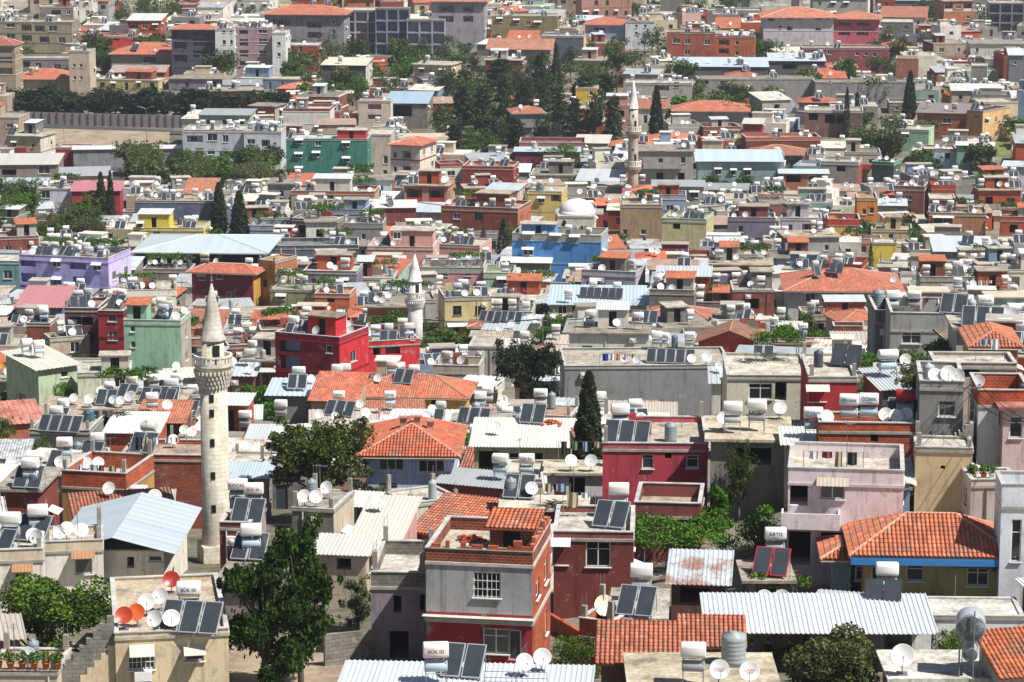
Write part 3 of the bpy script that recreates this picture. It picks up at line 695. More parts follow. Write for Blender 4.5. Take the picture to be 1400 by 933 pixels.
def collector(m, x, det):
    """one tilted flat collector, mesh centred on x"""
    w = .94
    def P(u, v, h): # v along slope
        a = rad(42); return (x+u, v*math.cos(a)+h*-math.sin(a), .12+v*math.sin(a)+h*math.cos(a))
    m.hexa([P(-w/2,0,0),P(w/2,0,0),P(w/2,1.85,0),P(-w/2,1.85,0),P(-w/2,0,.08),P(w/2,0,.08),P(w/2,1.85,.08),P(-w/2,1.85,.08)], 0)
    m.quad([P(-w/2+.05,.05,.083),P(w/2-.05,.05,.083),P(w/2-.05,1.8,.083),P(-w/2+.05,1.8,.083)], 1)
    return m
_it = {}
def tank_parts(L, det, casing):
    k = ('t', L, det, casing)
    if k in _it: return _it[k]
    st = MB()
    for x in (-L/2+.12, L/2-.12):
        for y in (-.22, .22): st.tube((x,y,0), (x,y,1.35), .022, n=4)
        st.tube((x,-.22,1.33), (x,.22,1.33), .02, n=4); st.tube((x,-.22,.62), (x,.22,.62), .02, n=4)
    for y in (-.22, .22): st.tube((-L/2+.12,y,.62), (L/2-.12,y,.62), .018, n=4); st.tube((-L/2+.12,y,1.35), (L/2-.12,y,1.35), .018, n=4)
    up = MB(); rbox(up, -L/2, -.36, 1.38, L/2, .36, 2.08, .2 if casing != 'cyl' else .345, n=4 if det < 2 else 2)
    lo = MB(); rbox(lo, -L/2+.06, -.26, .66, L/2-.06, .26, 1.2, .24, n=4 if det < 2 else 2)
    _it[k] = (st.mesh('stand', ['pole']), up.mesh('cold_tank', ['enamel']), lo.mesh('hot_tank', ['enamel'])); return _it[k]
def pan_mesh(det):
    if ('p', det) not in _it:
        m = collector(MB(), 0, det); _it['p', det] = m.mesh('solar_panel', ['paint', 'collector'])
        s = MB()
        for x in (-.4, .4): s.tube((x, 1.34, 0), (x, 1.34, 1.28), .02, n=4); s.tube((x, .04, 0), (x, .04, .12), .02, n=4); s.tube((x, .06, .02), (x, 1.32, .02), .016, n=4)
        _it['ps', det] = s.mesh('stand', ['pole'])
    return _it['p', det], _it['ps', det]
HEAT = []; DISH = []; PAN = []; MASSI = MB()
def heater(p, rz, det, panels=2, L=1.15, col='#eceae4', low='#c9ccd0', txt=None, tcol='#b02a2a', frame='#9fa3a6', casing='box'):
    r = empty('solar_water_heater' if panels else 'water_tank', p, rz)
    st, up, lo = tank_parts(L, min(det, 2), casing)
    link('stand', st, r); u = link('cold_tank', up, r, col=col); link('hot_tank', lo, r, col=low)
    if txt and det < 2:
        t = txt.split('|'); me = text_mesh('\n'.join(t[:1]), .30 if len(t[0]) < 6 else .24)
        link('lettering', me, u, (0, -.366, 1.76 if len(t) > 1 else 1.72), 0, tcol)
        if len(t) > 1: link('lettering', text_mesh(t[1], .12), u, (0, -.366, 1.56), 0, tcol)
    pm, ps = pan_mesh(min(det, 1))
    for k in range(panels):
        q = link('solar_panel', pm, r, ((k-(panels-1)/2)*1.02, -1.85, .0), 0, frame)
        if det < 2: link('panel_stand', ps, q)
    return r
def panel_unit(p, rz, n, det, frame='#9fa3a6'):
    r = empty('solar_collector_row' if n > 1 else 'solar_collector', p, rz); pm, ps = pan_mesh(min(det, 1))
    for k in range(n):
        q = link('solar_panel', pm, r, ((k-(n-1)/2)*1.02, -.7, 0), 0, frame)
        if det < 2: link('panel_stand', ps, q)
    return r
def dish_parts(det, text=False):
    k = ('d', det)
    if k in _it: return _it[k]
    R = .42; n = 20 if det < 2 else 12; m = MB(); i0 = 0
    prof = [(.02, 0), (R*.35, .012), (R*.7, .045), (R, .1)]
    el = rad(62) # tilt: axis raised
    q = Matrix.Rotation(rad(90-28), 3, 'X').to_quaternion()   # axis points to -y and up 28 degrees
    m.lathe([(0.001, 0), *prof, (R+.012, .104), (R, .088), (R*.7, .033), (R*.35, 0), (0.001, -.012)], n, q=q, c=(0, -.05, .72))
    ar = MB(); ax = q@Vector((0,0,1)); c0 = Vector((0,-.05,.72)); lowp = c0+q@Vector((0,-R*.98,.08)); foc = c0+ax*.46+q@Vector((0,-R*.35,0))
    ar.tube(lowp, foc, .014, n=4); ar.tube(foc, foc-ax*.10+Vector((0,0,.01)), .035, n=6)
    ms = MB(); ms.tube((0,0,0), (0,0,.72), .022, n=5); ms.tube((0,0,.66), (0,-.05,.72), .03, n=5); ms.box(-.2,-.2,0,.2,.2,.06); ms.tube((0,.22,.03), (0,0,.45), .012, n=4)
    _it[k] = (m.mesh('reflector', ['enamel']), ar.mesh('feed_arm', ['pole']), ms.mesh('mast', ['pole'])); return _it[k]
def dish(p, rz, det, col='#e9e7e2', sc=1.0, txt=None):
    r = empty('satellite_dish', p, rz); a, b_, c = dish_parts(min(det, 2)); r.scale = (sc, sc, sc)
    q = link('reflector', a, r, col=col); link('mast', c, r)
    if det < 2: link('feed_arm', b_, r)
    if txt:
        me = text_mesh(txt, .16); me.transform(Matrix.Translation((0,-.10,.78)) @ Matrix.Rotation(rad(-28), 4, 'X')); link('lettering', me, q, (0,-.03,0.0), 0, '#b8352c')
    return r
def barrel(p, h=1.3, r_=.42, col='#8f989c', mat='paint'):
    m = MB(); prof = [(r_, 0)]
    for k in range(1, 7): z = h*k/7; prof += [(r_, z-.03), (r_+.015, z), (r_, z+.03)]
    prof += [(r_, h), (r_*.3, h+.08), (r_*.28, h+.14)]
    m.lathe(prof, 20); return link('water_barrel', m.mesh('water_barrel', [mat]), None, p, col=col)
# position of a rooftop thing: the roof whose plane the pixel's ray meets
def on_roof(px, py, hc, cands=None, m=.35):
    d = ray(px, py); best = None
    for b in (cands or BL):
        if b.mass or not b.walls: continue
        if b.prx[0]-40 > px or b.prx[1]+40 < px or b.prx[2]-60 > py or b.prx[3]+60 < py: continue
        z = b.P[2]+b.zr(0, b.d/2)+hc; t = z/d[2]
        for _ in range(2):
            x, y, _z = b.to_local(d*t); mm = min(m, b.W/2-.1, b.d/2-.1); x = min(max(x, -b.W/2+mm), b.W/2-mm); y = min(max(y, mm), b.d-mm)
            zl = b.zr(x, y)+(.12 if b.roof == 'flat' else .18 if b.roof == 'slab' else .05); t = (b.P[2]+zl+hc)/d[2]
        w = b.to_world(x, y, zl); e = proj(w+np.array([0,0,hc])); err = math.hypot(e[0]-px, (e[1]-py))
        if b.roof in ('gabley', 'hip') or getattr(b, 'tiled', 0): err += 14
        if hasattr(b, 'hutbox') and b.hutbox[0] < x < b.hutbox[2] and b.hutbox[1] < y < b.hutbox[3]: err += 12
        sc = err + (0 if err < 4 else 8) + b.D*.01
        if best is None or sc < best[0]: best = (sc, b, w, err, (x, y))
    return best
# ------------------------------------------------------------------ trees
def leaves(m, centres, size, rng, mat=0, stretch=1.0):
    c = np.array(centres); n = len(c); r = np.random.RandomState(rng.randrange(1 << 30))
    a = r.normal(size=(n, 3)); a /= np.linalg.norm(a, axis=1)[:, None]; b = r.normal(size=(n, 3)); b -= (a*b).sum(1)[:, None]*a; b /= np.linalg.norm(b, axis=1)[:, None]
    s = size*r.uniform(.6, 1.35, (n, 1)); a = a*s*stretch; b = b*s*.62
    V = np.stack([c-a, c-b*.9, c+a, c+b], 1).reshape(-1, 3); i0 = len(m.v); m.v += [tuple(x) for x in V.tolist()]
    m.f += [(i0+4*k, i0+4*k+1, i0+4*k+2, i0+4*k+3) for k in range(n)]; m.m += [mat]*n; m.sm += [False]*n; m.uv += [[(0,0)]*4]*n
def blob_pts(n, c, r, rg, hollow=.55, gap=None):
    v = rg.normal(size=(n, 3)); v /= np.linalg.norm(v, axis=1)[:, None]; k = hollow+(1-hollow)*rg.uniform(0, 1, (n, 1))**.6
    return np.array(c)+v*k*np.array(r)
_tm = {}
def tree_mesh(kind, var, n, seed):
    """unit tree, height about 1 (scaled by the object); returns (trunk, crown)"""
    key = (kind, var, n)
    if key in _tm: return _tm[key]
    rng = random.Random(seed*31+var*7); rg = np.random.RandomState(seed*13+var); t = MB(); C = MB(); P = []
    if kind == 'broad' or kind == 'wispy':
        top = .42; t.tube((0,0,-.05), (.01,.0,top*.6), .035, .026, 8); lumps = []
        nl = 20 if kind == 'broad' else 26
        for k in range(nl):
            a = 2*math.pi*k/nl*2.4+rng.uniform(-.3,.3); rr = rng.uniform(.06, .33); z = (rng.uniform(.42, .88) if kind == 'broad' else .14+.76*((k+.5)/nl))-rr*.3*(kind == 'broad'); lumps.append((rr*math.cos(a), rr*math.sin(a), z, rng.uniform(.07, .16) if kind == 'broad' else rng.uniform(.05, .10)))
        for (x, y, z, r) in lumps:
            mid = (x*.45, y*.45, top*.6+(z-top*.6)*.55); t.tube((.01*rng.random(), 0, top*.55), mid, .017, .010, 5); t.tube(mid, (x, y, z), .010, .004, 4)
            for q in range(3): e = (x+rng.uniform(-r,r), y+rng.uniform(-r,r), z+rng.uniform(-r*.3,r)); t.tube((x*.8, y*.8, z-.04), e, .005, .002, 3)
            P.append(blob_pts(int(n/nl*.6), (x,y,z), (r*1.1, r*1.1, r*(.8 if kind == 'broad' else 1.2)), rg, .3))
            for q in range(4):
                v = Vector((x+rng.uniform(-1,1)*r*1.3+x*.25, y+rng.uniform(-1,1)*r*1.3+y*.25, z+rng.uniform(-.6,1.2)*r)); rr_ = r*rng.uniform(.3, .55); P.append(blob_pts(int(n/nl*.085), tuple(v), (rr_,rr_,rr_), rg, .2)); t.tube((x,y,z), tuple(v), .004, .0015, 3)
        P.append(blob_pts(int(n*.05), (0,0,.66 if kind == 'broad' else .5), (.36,.36,.30) if kind == 'broad' else (.3,.3,.36), rg, .1))
        leaves(C, np.concatenate(P), .016 if n > 5000 else .03 if n > 1200 else .05, rng, 0, 1.3 if kind == 'wispy' else 1.0)
    elif kind == 'bush':
        for k in range(22):
            a = 2*math.pi*k/22*2.4; rr = rng.uniform(.05,.38); z = rng.uniform(.25,.78)-rr*.3; r = rng.uniform(.08,.2); P.append(blob_pts(int(n/22), (rr*math.cos(a), rr*math.sin(a), z), (r, r, r), rg, .5)); t.tube((0,0,-.05), (rr*math.cos(a)*.7, rr*math.sin(a)*.7, z*.8), .02, .006, 5)
        leaves(C, np.concatenate(P), .017 if n > 5000 else .04, rng)
    elif kind == 'cypress':
        t.tube((0,0,-.05), (0,0,.9), .02, .004, 6)
        h = rg.uniform(0.03, 1, n); r = .115*np.minimum(1, (h/.16)**.6)*np.power(1-h, .62)*1.25+.004; a = rg.uniform(0, 6.283, n)
        r = r*(.75+.32*rg.rand(n)+.10*np.sin(a*5+h*31)+.08*np.sin(a*3-h*57)); q = np.stack([r*np.cos(a), r*np.sin(a), h], 1); leaves(C, q, .011 if n > 4000 else .022, rng, 0, 1.5)
    elif kind == 'pine':
        t.tube((0,0,-.05), (0,0,.95), .028, .004, 7)
        for k in range(34):
            z = .14+.8*(k/34); a = k*2.4; L = .27*(1-z)**.75*rng.uniform(.7,1.15)+.03; e = (L*math.cos(a), L*math.sin(a), z-.05*L/.25+.02); t.tube((0,0,z), e, .006, .002, 4)
            m_ = int(n/34); u = rg.uniform(.15, 1.05, m_); w = .045*(1.25-u); q = np.stack([e[0]*u+rg.normal(0,1,m_)*w, e[1]*u+rg.normal(0,1,m_)*w, z+(e[2]-z)*u+rg.normal(0,1,m_)*.014], 1); P.append(q)
        leaves(C, np.concatenate(P), .014 if n > 4000 else .03, rng, 0, 1.4)
    elif kind == 'palm':
        t.tube((0,0,-.05), (0,0,.72), .035, .028, 8)
        for k in range(26):
            a = k*2.4; el = rng.uniform(-.2, 1.1); L = .34; pts = [Vector((0,0,.74))]
            for s_ in range(5): f = (s_+1)/5; pts.append(Vector((math.cos(a)*L*f*math.cos(el*(1-f*.5)), math.sin(a)*L*f*math.cos(el*(1-f*.5)), .74+L*f*math.sin(el)-.30*f*f)))
            for p_, q_ in zip(pts, pts[1:]):
                d_ = (q_-p_); sd_ = d_.cross(Vector((0,0,1))).normalized()*.035; C.quad([p_-sd_, q_-sd_*.8, q_, p_]); C.quad([p_, q_, q_+sd_*.8, p_+sd_])
    mat = {'broad': 'leaf', 'wispy': 'olive', 'bush': 'leaf', 'cypress': 'needle', 'pine': 'needle', 'palm': 'olive'}[kind]
    _tm[key] = (t.mesh('trunk', ['bark']), C.mesh('crown', [mat]), mat); return _tm[key]
def tree_foot(px, pyb, kind='x'):
    """ground point under the pixel, moved towards the camera while a building of the photograph stands on it"""
    P = solve(px, pyb, 0); y = P[1]; u = P[0]/P[1]; hb = [b for b in BL if b.hand and b.walls and abs(b.P[1]-y) < 80]; m = .7 if kind in ('cypress', 'pine') else 1.0
    for _ in range(110):
        ins = False
        for b in hb:
            l = b.to_local((u*y, y, 0))
            if abs(l[0]) < b.W/2+m*.6 and -m < l[1] < b.d+m*.3: ins = True; break
        if not ins: break
        y -= .5
    return np.array([u*y, y, terrain(u*y, y)])
TREES = []
KN = {'broad': 'broadleaf_tree', 'wispy': 'wispy_tree', 'bush': 'bush', 'cypress': 'cypress_tree', 'pine': 'pine_tree', 'palm': 'palm_tree'}
def tree(kind, px, pyt, pyb, wpx=None, seed=1, tint=(1,1,1), n=None, label=None, mat=None, P=None, h=None, w=None, base_h=0.0):
    """stands on the terrain with its foot at row pyb and its top at row pyt"""
    if P is None:
        P = tree_foot(px, pyb, kind); D = proj(P)[2]; w = (wpx or (pyb-pyt)*.8)*D/FPX; d_ = ray(px, pyt); h = max(2.0, d_[2]*P[1]/d_[1]-P[2])
    D = proj(P)[2]
    if n is None: n = int(min(15000, max(350, (h*FPX/D)*(w*FPX/D)*{'cypress': 1.5, 'pine': 1.1}.get(kind, 1.0)*(.9 if D < 250 else 1.3))))
    n = min([350, 700, 1400, 2600, 5200, 9000, 15000], key=lambda q: abs(q-n)); var = seed % (2 if n > 4000 else 3)
    t, c, mt = tree_mesh(kind, var, n, 5); w0 = {'broad': .86, 'wispy': .84, 'bush': .98, 'cypress': .26, 'pine': .5, 'palm': .62}[kind]
    r = empty(KN[kind], tuple(P), (seed*1.7) % 6.28); r.scale = (w/w0, w/w0, h/{'broad': 1.0, 'wispy': 1.02, 'bush': .93, 'palm': 1.0}.get(kind, 1.0))
    link('trunk' if kind != 'bush' else 'stems', t, r); co = link('crown', c, r); co.color = (*tint, 1)
    if mat: co.material_slots[0].link = 'OBJECT'; co.material_slots[0].material = M[mat]
    TREES.append(dict(o=r, kind=kind, P=P, h=h, label=label, D=D)); return r
def vine(px, py, wpx, dpx, hh=2.4, seed=1, tint=(1,1,1), label=None, P=None, w=None, d=None, th=.45, a=0.0, posts=True, roof=False):
    """leafy vine over a post frame: canopy centre at the pixel"""
    if P is None: P = solve(px, py, hh); P = np.array([P[0], P[1], P[2]-hh]); D = proj(P)[2]; w = wpx*D/FPX; d = dpx*D/FPX/(-ray(px,py)[2]/ray(px,py)[1]) 
    D = proj(P)[2]; rg = np.random.RandomState(seed); n = int(min(9000, max(300, w*d*(FPX/D)**2*.55))); C = MB(); pts = []
    k = max(8, int(w*d/.9)); rng = random.Random(seed)
    for i in range(k):
        cx, cy = rng.uniform(-w/2, w/2), rng.uniform(-d/2, d/2); r_ = rng.uniform(.45, .95); pts.append(blob_pts(max(8, n//k), (cx, cy, hh+rng.uniform(-.25,.25)), (r_, r_, th*rng.uniform(.6,1.2)), rg, .3))
    leaves(C, np.concatenate(pts), .10 if D < 260 else .15 if D < 500 else .24, rng)
    r = empty('vine_pergola', tuple(P), a); o = link('vine_canopy', C.mesh('vine_canopy', ['vine']), r); o.color = (*tint, 1)
    if posts:
        for x, y in ((-w/2+.2,-d/2+.2), (w/2-.2,-d/2+.2), (w/2-.2,d/2-.2), (-w/2+.2,d/2-.2)):
            m = MB(); m.tube((x,y,0 if roof else -1), (x,y,hh), .04, n=5); link('post', m.mesh('post', ['pole']), r)
        m = MB()
        for y in (-d/2+.2, 0, d/2-.2): m.tube((-w/2,y,hh), (w/2,y,hh), .025, n=4)
        if not roof: m.tube((0,.1,-1), (.15,0,hh*.5), .07, .05, 6); m.tube((.15,0,hh*.5), (-.1,0,hh), .05, .03, 6)
        link('trellis', m.mesh('trellis', ['bark']), r)
    TREES.append(dict(o=r, kind='vine', P=P, h=hh, label=label, D=D)); return r
# ------------------------------------------------------------------ the buildings of the photograph (rows and columns of its pixels)
WH, CR, GY, DG, BR = '#e4e1da', '#ddd2b8', '#a7a49e', '#7c7b7c', '#ffffff'
TINB, TINW, OR = '#bcc5ca', '#d9d9d4', '#bd6a4a'
# --- nearest rows
B('grey and red house', 582, 728, 754, 6.9, 6.5, -9, '#a9a8a8', side='@brick', par=.85, pc='@oldbrick', low=(3.45, '#a02c34'), yb=925, rc='#c9c3b6', band='#c4c0b6', st=2,
  op=[(666,802,38,36,'b'),(678,882,36,36,'w'),(704,888,18,44,'d')], bx=[(578,843,732,850,.45,'#c9c5bb','ledge')], label='grey plastered upper storey over a red ground floor, brick parapet round its flat roof', hut=(.72,.25,2.3,2.2,1.5,'oldbrick','#ffffff','@tile'), items=0)
B('small block-topped house', 507, 582, 782, 4.9, 6.5, -3, '#8f8690', par=.95, pc='@block', yb=905, op=[(543,828,11,24,'g'),(577,826,7,24,'g'),(545,890,26,40,'g')], label='small purplish grey house with a bare block parapet, beside the grey and red house', items=0)
B('beige terrace house', 157, 312, 865, 4.2, 10.0, 9, '#d8c5a2', roof='flat', par=0.35, rc='#cfc0aa', yb=933, bx=[(182,918,206,930,.5,'#e6e6e2','air_conditioner'),(176,884,210,890,.8,'#d8cdb8','awning'),(250,884,280,889,.7,'#d8cdb8','awning')], op=[(192,902,36,32,'b'),(265,896,26,20,'w')], band='#bdb3a2', label='beige house with a dish-crowded terrace roof and barred window in the bottom left corner', items=0)
B('left cream house', -22, 58, 752, 4.2, 5, 8, '#e6e0d6', par=.8, pc='#d6c7ae', yb=810, op=[(30,792,22,34,'a')], label='cream house at the left edge with a concrete parapet full of solar panels', items=0, ac='#a97f60')
B('cream two window house', 60, 140, 740, 3.7, 3.5, 8, '#e8e2d8', par=.75, pc='#d6c7ae', yb=805, op=[(113,772,24,30,'a')], label='cream house with a rusty window awning, its terrace wall lined with dishes', items=0, ac='#a97f60')
B('blue tin barn house', 90, 224, 752, 2.5, 9.5, -2, '#e9e2d2', roof='gabley', rc='t#aab8c2', yb=805, pitch=0.26, over=.9, attic=True, op=[(178,770,10,16,'g'),(212,764,19,11,'w'),(250,770,16,30,'g')], label='white house under a wide light blue tin gable roof beside the tall stone minaret', items=0)
B('maroon annex', 300, 342, 714, 4.6, 5, -6, '#7d4038', par=.5, rc='#b3a797', yb=768, side='#a59e93', op=[], label='small maroon house with a tank right behind the large eucalyptus, next to the minaret foot', items=0)
B('stone block ruin', 399, 456, 696, 4.4, 5.0, -12, '#ffffff', wm='block', par=.2, rc='#b4aca0', yb=770, side='#c9bda8', op=[], label='unplastered grey block building with three dishes on its flat top', items=0)
B('concrete sheet shed', 478, 538, 752, 2.6, 7, -10, '#c79a92', roof='tin', rc='#cdc5b4', yb=785, drop=.2, op=[(496,768,12,20,'g')], label='low pink shed under a pale concrete sheet roof, behind the purplish grey house')
B('narrow tiled house', 566, 662, 738, 2.6, 5, -24, '#8a3b34', roof='tin', rc=OR, yb=752, drop=0.22, op=[], label='long narrow house with a steep terracotta tiled roof behind the brick parapet', items=0, tiled=True)
B('pale wall yard', 560, 628, 688, 3.0, 4, 28, '#cfc5b2', par=.3, yb=715, op=[], label='low pale walled yard building beside the light blue house', items=0)
B('maroon window house', 757, 866, 727, 5.0, 6.0, -3, '#77362f', par=.55, pc='#8a4f47', rc='#ddd8ce', yb=800, op=[(818,759,34,36,'w'),(766,757,22,34,'a')], label='maroon house with a white framed window and two collectors on its terrace', items=0, ac='#cfd6d6')
B('maroon rear terrace', 688, 798, 699, 3.6, 5, -3, '#7a3a33', roof='slab', rc='#e6e0d2', yb=727, op=[], label='low maroon house with a white slab roof and a dish on it', items=0)
B('open door hut', 748, 850, 650, 3.9, 3.4, -2, '#e2ddd6', roof='slab', rc='#ddd2bd', over=.25, yb=698, op=[(789,676,22,46,'g'),(765,680,18,36,'d')], label='white hut with a dark open doorway and two dishes on its slab roof', items=0, side='#7a3a33')
B('maroon yard walls', 868, 958, 688, 3.4, 5, -6, '#84453f', par=1.0, pc='#84453f', rc='#b7a696', yb=712, op=[], label='roofless looking maroon yard wall house between the crimson house and the vine', items=0)
B('crimson house', 824, 968, 606, 5.2, 8.0, -2, '#b53a4a', par=.55, pc='#c25c66', rc='#c9c0b0', yb=662, op=[(886,632,16,20,'w'),(914,624,9,8,'g'),(947,632,17,18,'w')], label='crimson painted house with two small windows and a galvanised barrel on the roof', items=0)
B('brick dish terrace', 792, 838, 850, 3.0, 5.5, -26, '#ffffff', wm='brick', par=1.1, pc='@brick', rc='#d8cdbd', yb=868, op=[], label='orange brick terrace with a large cream dish, beside the grey and red house', items=0)
B('panel roof shed', 840, 905, 848, 2.8, 5.0, -4, '#8f8d86', roof='slab', rc='#c9c3b8', yb=872, op=[(872,860,50,18,'g')], label='low grey shed carrying two large collectors, below the maroon house', items=0)
B('lower tiled roof', 822, 932, 908, 2.4, 3.6, -3, '#8c6a55', roof='tin', rc=OR, yb=933, drop=0.22, op=[], label='low house with a weathered orange tile slope behind the bottom tin roof', items=0, tiled=True)
B('rear tiled roof', 934, 1012, 884, 2.2, 2.6, -3, '#8c6a55', roof='tin', rc=OR, yb=900, drop=0.22, op=[], label='tiled lean-to roof behind the two large white dishes', items=0, tiled=True)
B('bottom tin roof house', 470, 800, 946, 3.0, 3.0, -4, '#b8b4ac', roof='tin', rc='#c9d0d4', yb=960, drop=0.04, op=[], label='long house with a light blue tin roof along the bottom edge of the view', items=0)
B('bottom terrace roof', 868, 1060, 948, 2.6, 5.5, 0, '#b8a890', roof='slab', rc='#cfc4ae', yb=980, op=[], label='low flat roof at the bottom edge carrying the dishes with red lettering', items=0)
B('white pink house', 1078, 1236, 643, 6.3, 6.5, -7, '#e3d3d6', par=1.0, pc='#e6d9da', rc='#d8d0c4', yb=800, side='#efe8e4', band='#d9c9cb', st=2, bx=[(1070,697,1150,722,1.1,'#e6dcdc','balcony'),(1078,724,1236,729,.25,'#d9cfd0','ledge')], op=[(1139,671,34,26,'a'),(1093,674,24,38,'g'),(1141,745,32,38,'g'),(1095,750,30,56,'g')], label='tall pinkish white house with a long blank parapet and a balcony at its corner', items=0, ac='#b5a99a')
B('big tiled yellow house', 1182, 1372, 757, 3.3, 8.5, -3, '#b8a468', roof='hip', rc='#cd7048', bc='#3f86c4', yb=815, over=.9, pitch=0.48, op=[(1200,785,16,44,'w'),(1252,784,24,24,'w'),(1338,790,30,26,'w')], label='yellow walled house under a large weathered terracotta roof with a blue fascia', items=0)
B('tiled side wing', 1140, 1164, 760, 2.9, 5, -3, '#8fb0b8', roof='hip', rc='#cd7048', yb=810, over=.8, pitch=.36, op=[(1175,785,10,20,'w')], label='small tiled wing at the left end of the big tiled yellow house', items=0)
B('white edge house', 1370, 1440, 662, 7.6, 3.0, -3, '#dfe3e8', par=1.4, rc='#cfcac0', yb=780, op=[(1392,742,14,60,'w')], label='white house cut off by the right edge with a plain solid parapet', items=0)
B('white yard wall house', 1248, 1400, 842, 2.6, 3.5, -2, '#e7e7e6', roof='flat', par=.2, rc='#dcdad4', yb=885, op=[], label='long low whitewashed yard building behind the large end-on water tank', items=0)
B('bottom right tile house', 1372, 1460, 925, 3, 6, 14, '#c9c4ba', roof='tin', rc='#cc7040', yb=950, drop=.4, op=[], label='corner of a tiled roof at the bottom right edge', items=0, tiled=True)
B('bottom white ledge', 1222, 1372, 930, 2.4, 4, 0, '#d8d5cc', roof='slab', rc='#e6e2da', yb=950, op=[], label='white roof ledge carrying the end-on tank at the bottom right', items=0)
B('rubble stair wall', 1252, 1330, 612, 3.6, 3, -6, '#cdb78e', par=.3, pc='#b9ab92', yb=672, op=[(1290,640,6,5,'g')], label='sandy coloured rubble walled building below the grey stair house', items=0)
B('grey stair house', 1258, 1318, 521, 5.4, 6, -6, '#8f8c8a', par=.6, pc='#a09d98', rc='#b9b2a6', yb=575, op=[(1296,560,24,22,'w')], label='grey house with a deep blue curtained window and four dishes on its parapet', items=0)
B('brick wall house', 1338, 1410, 533, 4.4, 5, -3, '#d9d9dc', par=1.1, pc='@brick', rc='#c4b8a6', yb=605, op=[(1372,572,10,22,'g')], label='white house with an orange brick parapet near the right edge', items=0)
B('pinkish edge house', 1372, 1430, 560, 3.6, 4, -2, '#d3b8b8', roof='slab', rc='#c98a80', yb=640, op=[(1390,585,18,30,'w')], label='pinkish house with a flower pot balcony at the right edge', items=0)
B('flower balcony', 1328, 1392, 655, 3.0, 4, 2, '#c4b4ac', par=.5, pc='#cfc4b6', yb=690, op=[], label='curved pink terrace building with potted plants below the pinkish house', items=0)
# --- middle right
B('long grey wall building', 772, 1000, 500, 5.8, 9.5, 2, '#8f8f90', par=.35, pc='#8f8f90', rc='#c2bcb0', yb=575, op=[], side='#c9c2b4', label='long building showing one blank dark grey wall with a row of collectors above', items=0)
B('white awning house', 994, 1106, 513, 4.8, 8, -2, '#d9d6bf', par=.35, pc='#d6cfbf', rc='#e3dccd', yb=560, op=[(1040,536,32,22,'w'),(1068,536,16,26,'g')], label='pale house with a broad flat roof and white awning beside the long dark grey wall', items=0)
B('red section house', 1106, 1172, 515, 4.6, 8, -2, '#b63035', par=.35, pc='#d6cfbf', rc='#e3dccd', yb=560, op=[(1118,540,24,20,'a')], label='house with a bright red wall section joined to the pale house with the white awning', items=0)
B('brick back house', 1120, 1250, 578, 3.4, 5, -3, '#ffffff', wm='brick', par=.7, pc='@brick', rc='#c4b8a6', yb=606, op=[(1196,596,10,18,'g')], label='brick house with broken wall behind the tall pinkish white house', items=0)
B('cream flat house', 972, 1076, 604, 3.9, 6, -4, '#8f8a80', roof='slab', rc='#d9cdb6', yb=660, over=.4, op=[(1030,625,50,24,'g')], label='house with a cream slab roof and two dishes, half hidden by a fig tree', items=0)
B('corrugated porch house', 1074, 1194, 610, 2.2, 3, -3, '#c9b9a9', roof='tin', rc='#e0dcd2', yb=622, drop=.1, op=[], walls=True, label='low porch with a white corrugated roof above the tall pinkish white house', items=0)
B('grey parapet house', 1218, 1305, 428, 4.4, 8, -4, '#9d9c98', par=1.6, pc='#a3a29e', rc='#b9b4aa', yb=480, op=[(1247,463,26,16,'w')], label='grey concrete house with a tall blank parapet and laundry on the terrace', items=0)
B('grey corner block', 1197, 1222, 424, 4.8, 7, -2, '#7f7e7c', par=1.2, rc='#b9b4aa', yb=475, op=[], label='darker grey block joined to the left of the grey parapet house', items=0)
B('panel corner house', 1308, 1392, 452, 4.4, 6, -3, '#b9b2a6', roof='slab', rc='#c9c3b8', yb=462, op=[], label='grey house with three tilted collectors on its slab roof right of the grey parapet house', items=0)
B('orange gazebo', 1330, 1392, 474, 4.2, 6, -3, '#b98a5c', roof='hip', rc='#c56e4a', yb=480, op=[], walls=True, label='small house with a pyramid terracotta roof behind the vine pergola', items=0)
B('vine yard house', 1278, 1390, 496, 3.4, 4, -2, '#b9a79a', par=.4, yb=525, op=[(1320,510,40,14,'g')], label='pinkish low house under the long grape vine', items=0)
B('tiled long house', 1078, 1230, 398, 5.0, 13, -3, '#b9bcc0', roof='hip', rc='#c46a4c', yb=418, over=.8, pitch=.3, op=[(1108,407,14,12,'w'),(1130,407,14,12,'w'),(1150,407,10,14,'d')], label='house with a long low orange hip roof and white ridges, near a blue gate', items=2)
B('brick gable ruin', 955, 1040, 470, 4.6, 6, -8, '#b8452a', roof='gabley', rc='#8a5a45', yb=478, pitch=.38, over=.5, op=[], label='reddish brown gabled house with a sagging roof and a square brick chimney', items=0)
B('brick long wall', 958, 1140, 468, 2.8, 3, -3, '#ffffff', wm='brick', par=.3, yb=480, rc='#b9ab98', op=[], label='long low orange brick wall building in front of the brown gabled house', items=0)
B('tin roof yellow house', 752, 884, 418, 4.0, 9, -3, '#c4b58a', roof='tin', rc='#b4cbd8', yb=437, drop=.12, op=[(769,424,12,11,'w'),(787,424,12,11,'w'),(850,426,10,14,'g')], label='yellowish house with a light blue tin roof and a tilted row of brown collectors', items=0)
B('small block house left', 848, 905, 280, 6.4, 8, -3, '#a58a70', par=.6, rc='#c7bba8', yb=335, op=[(855,318,7,8,'w'),(880,318,8,7,'w')], label='tan brick house at the foot of the striped two-balcony minaret', items=1, side='@brick')
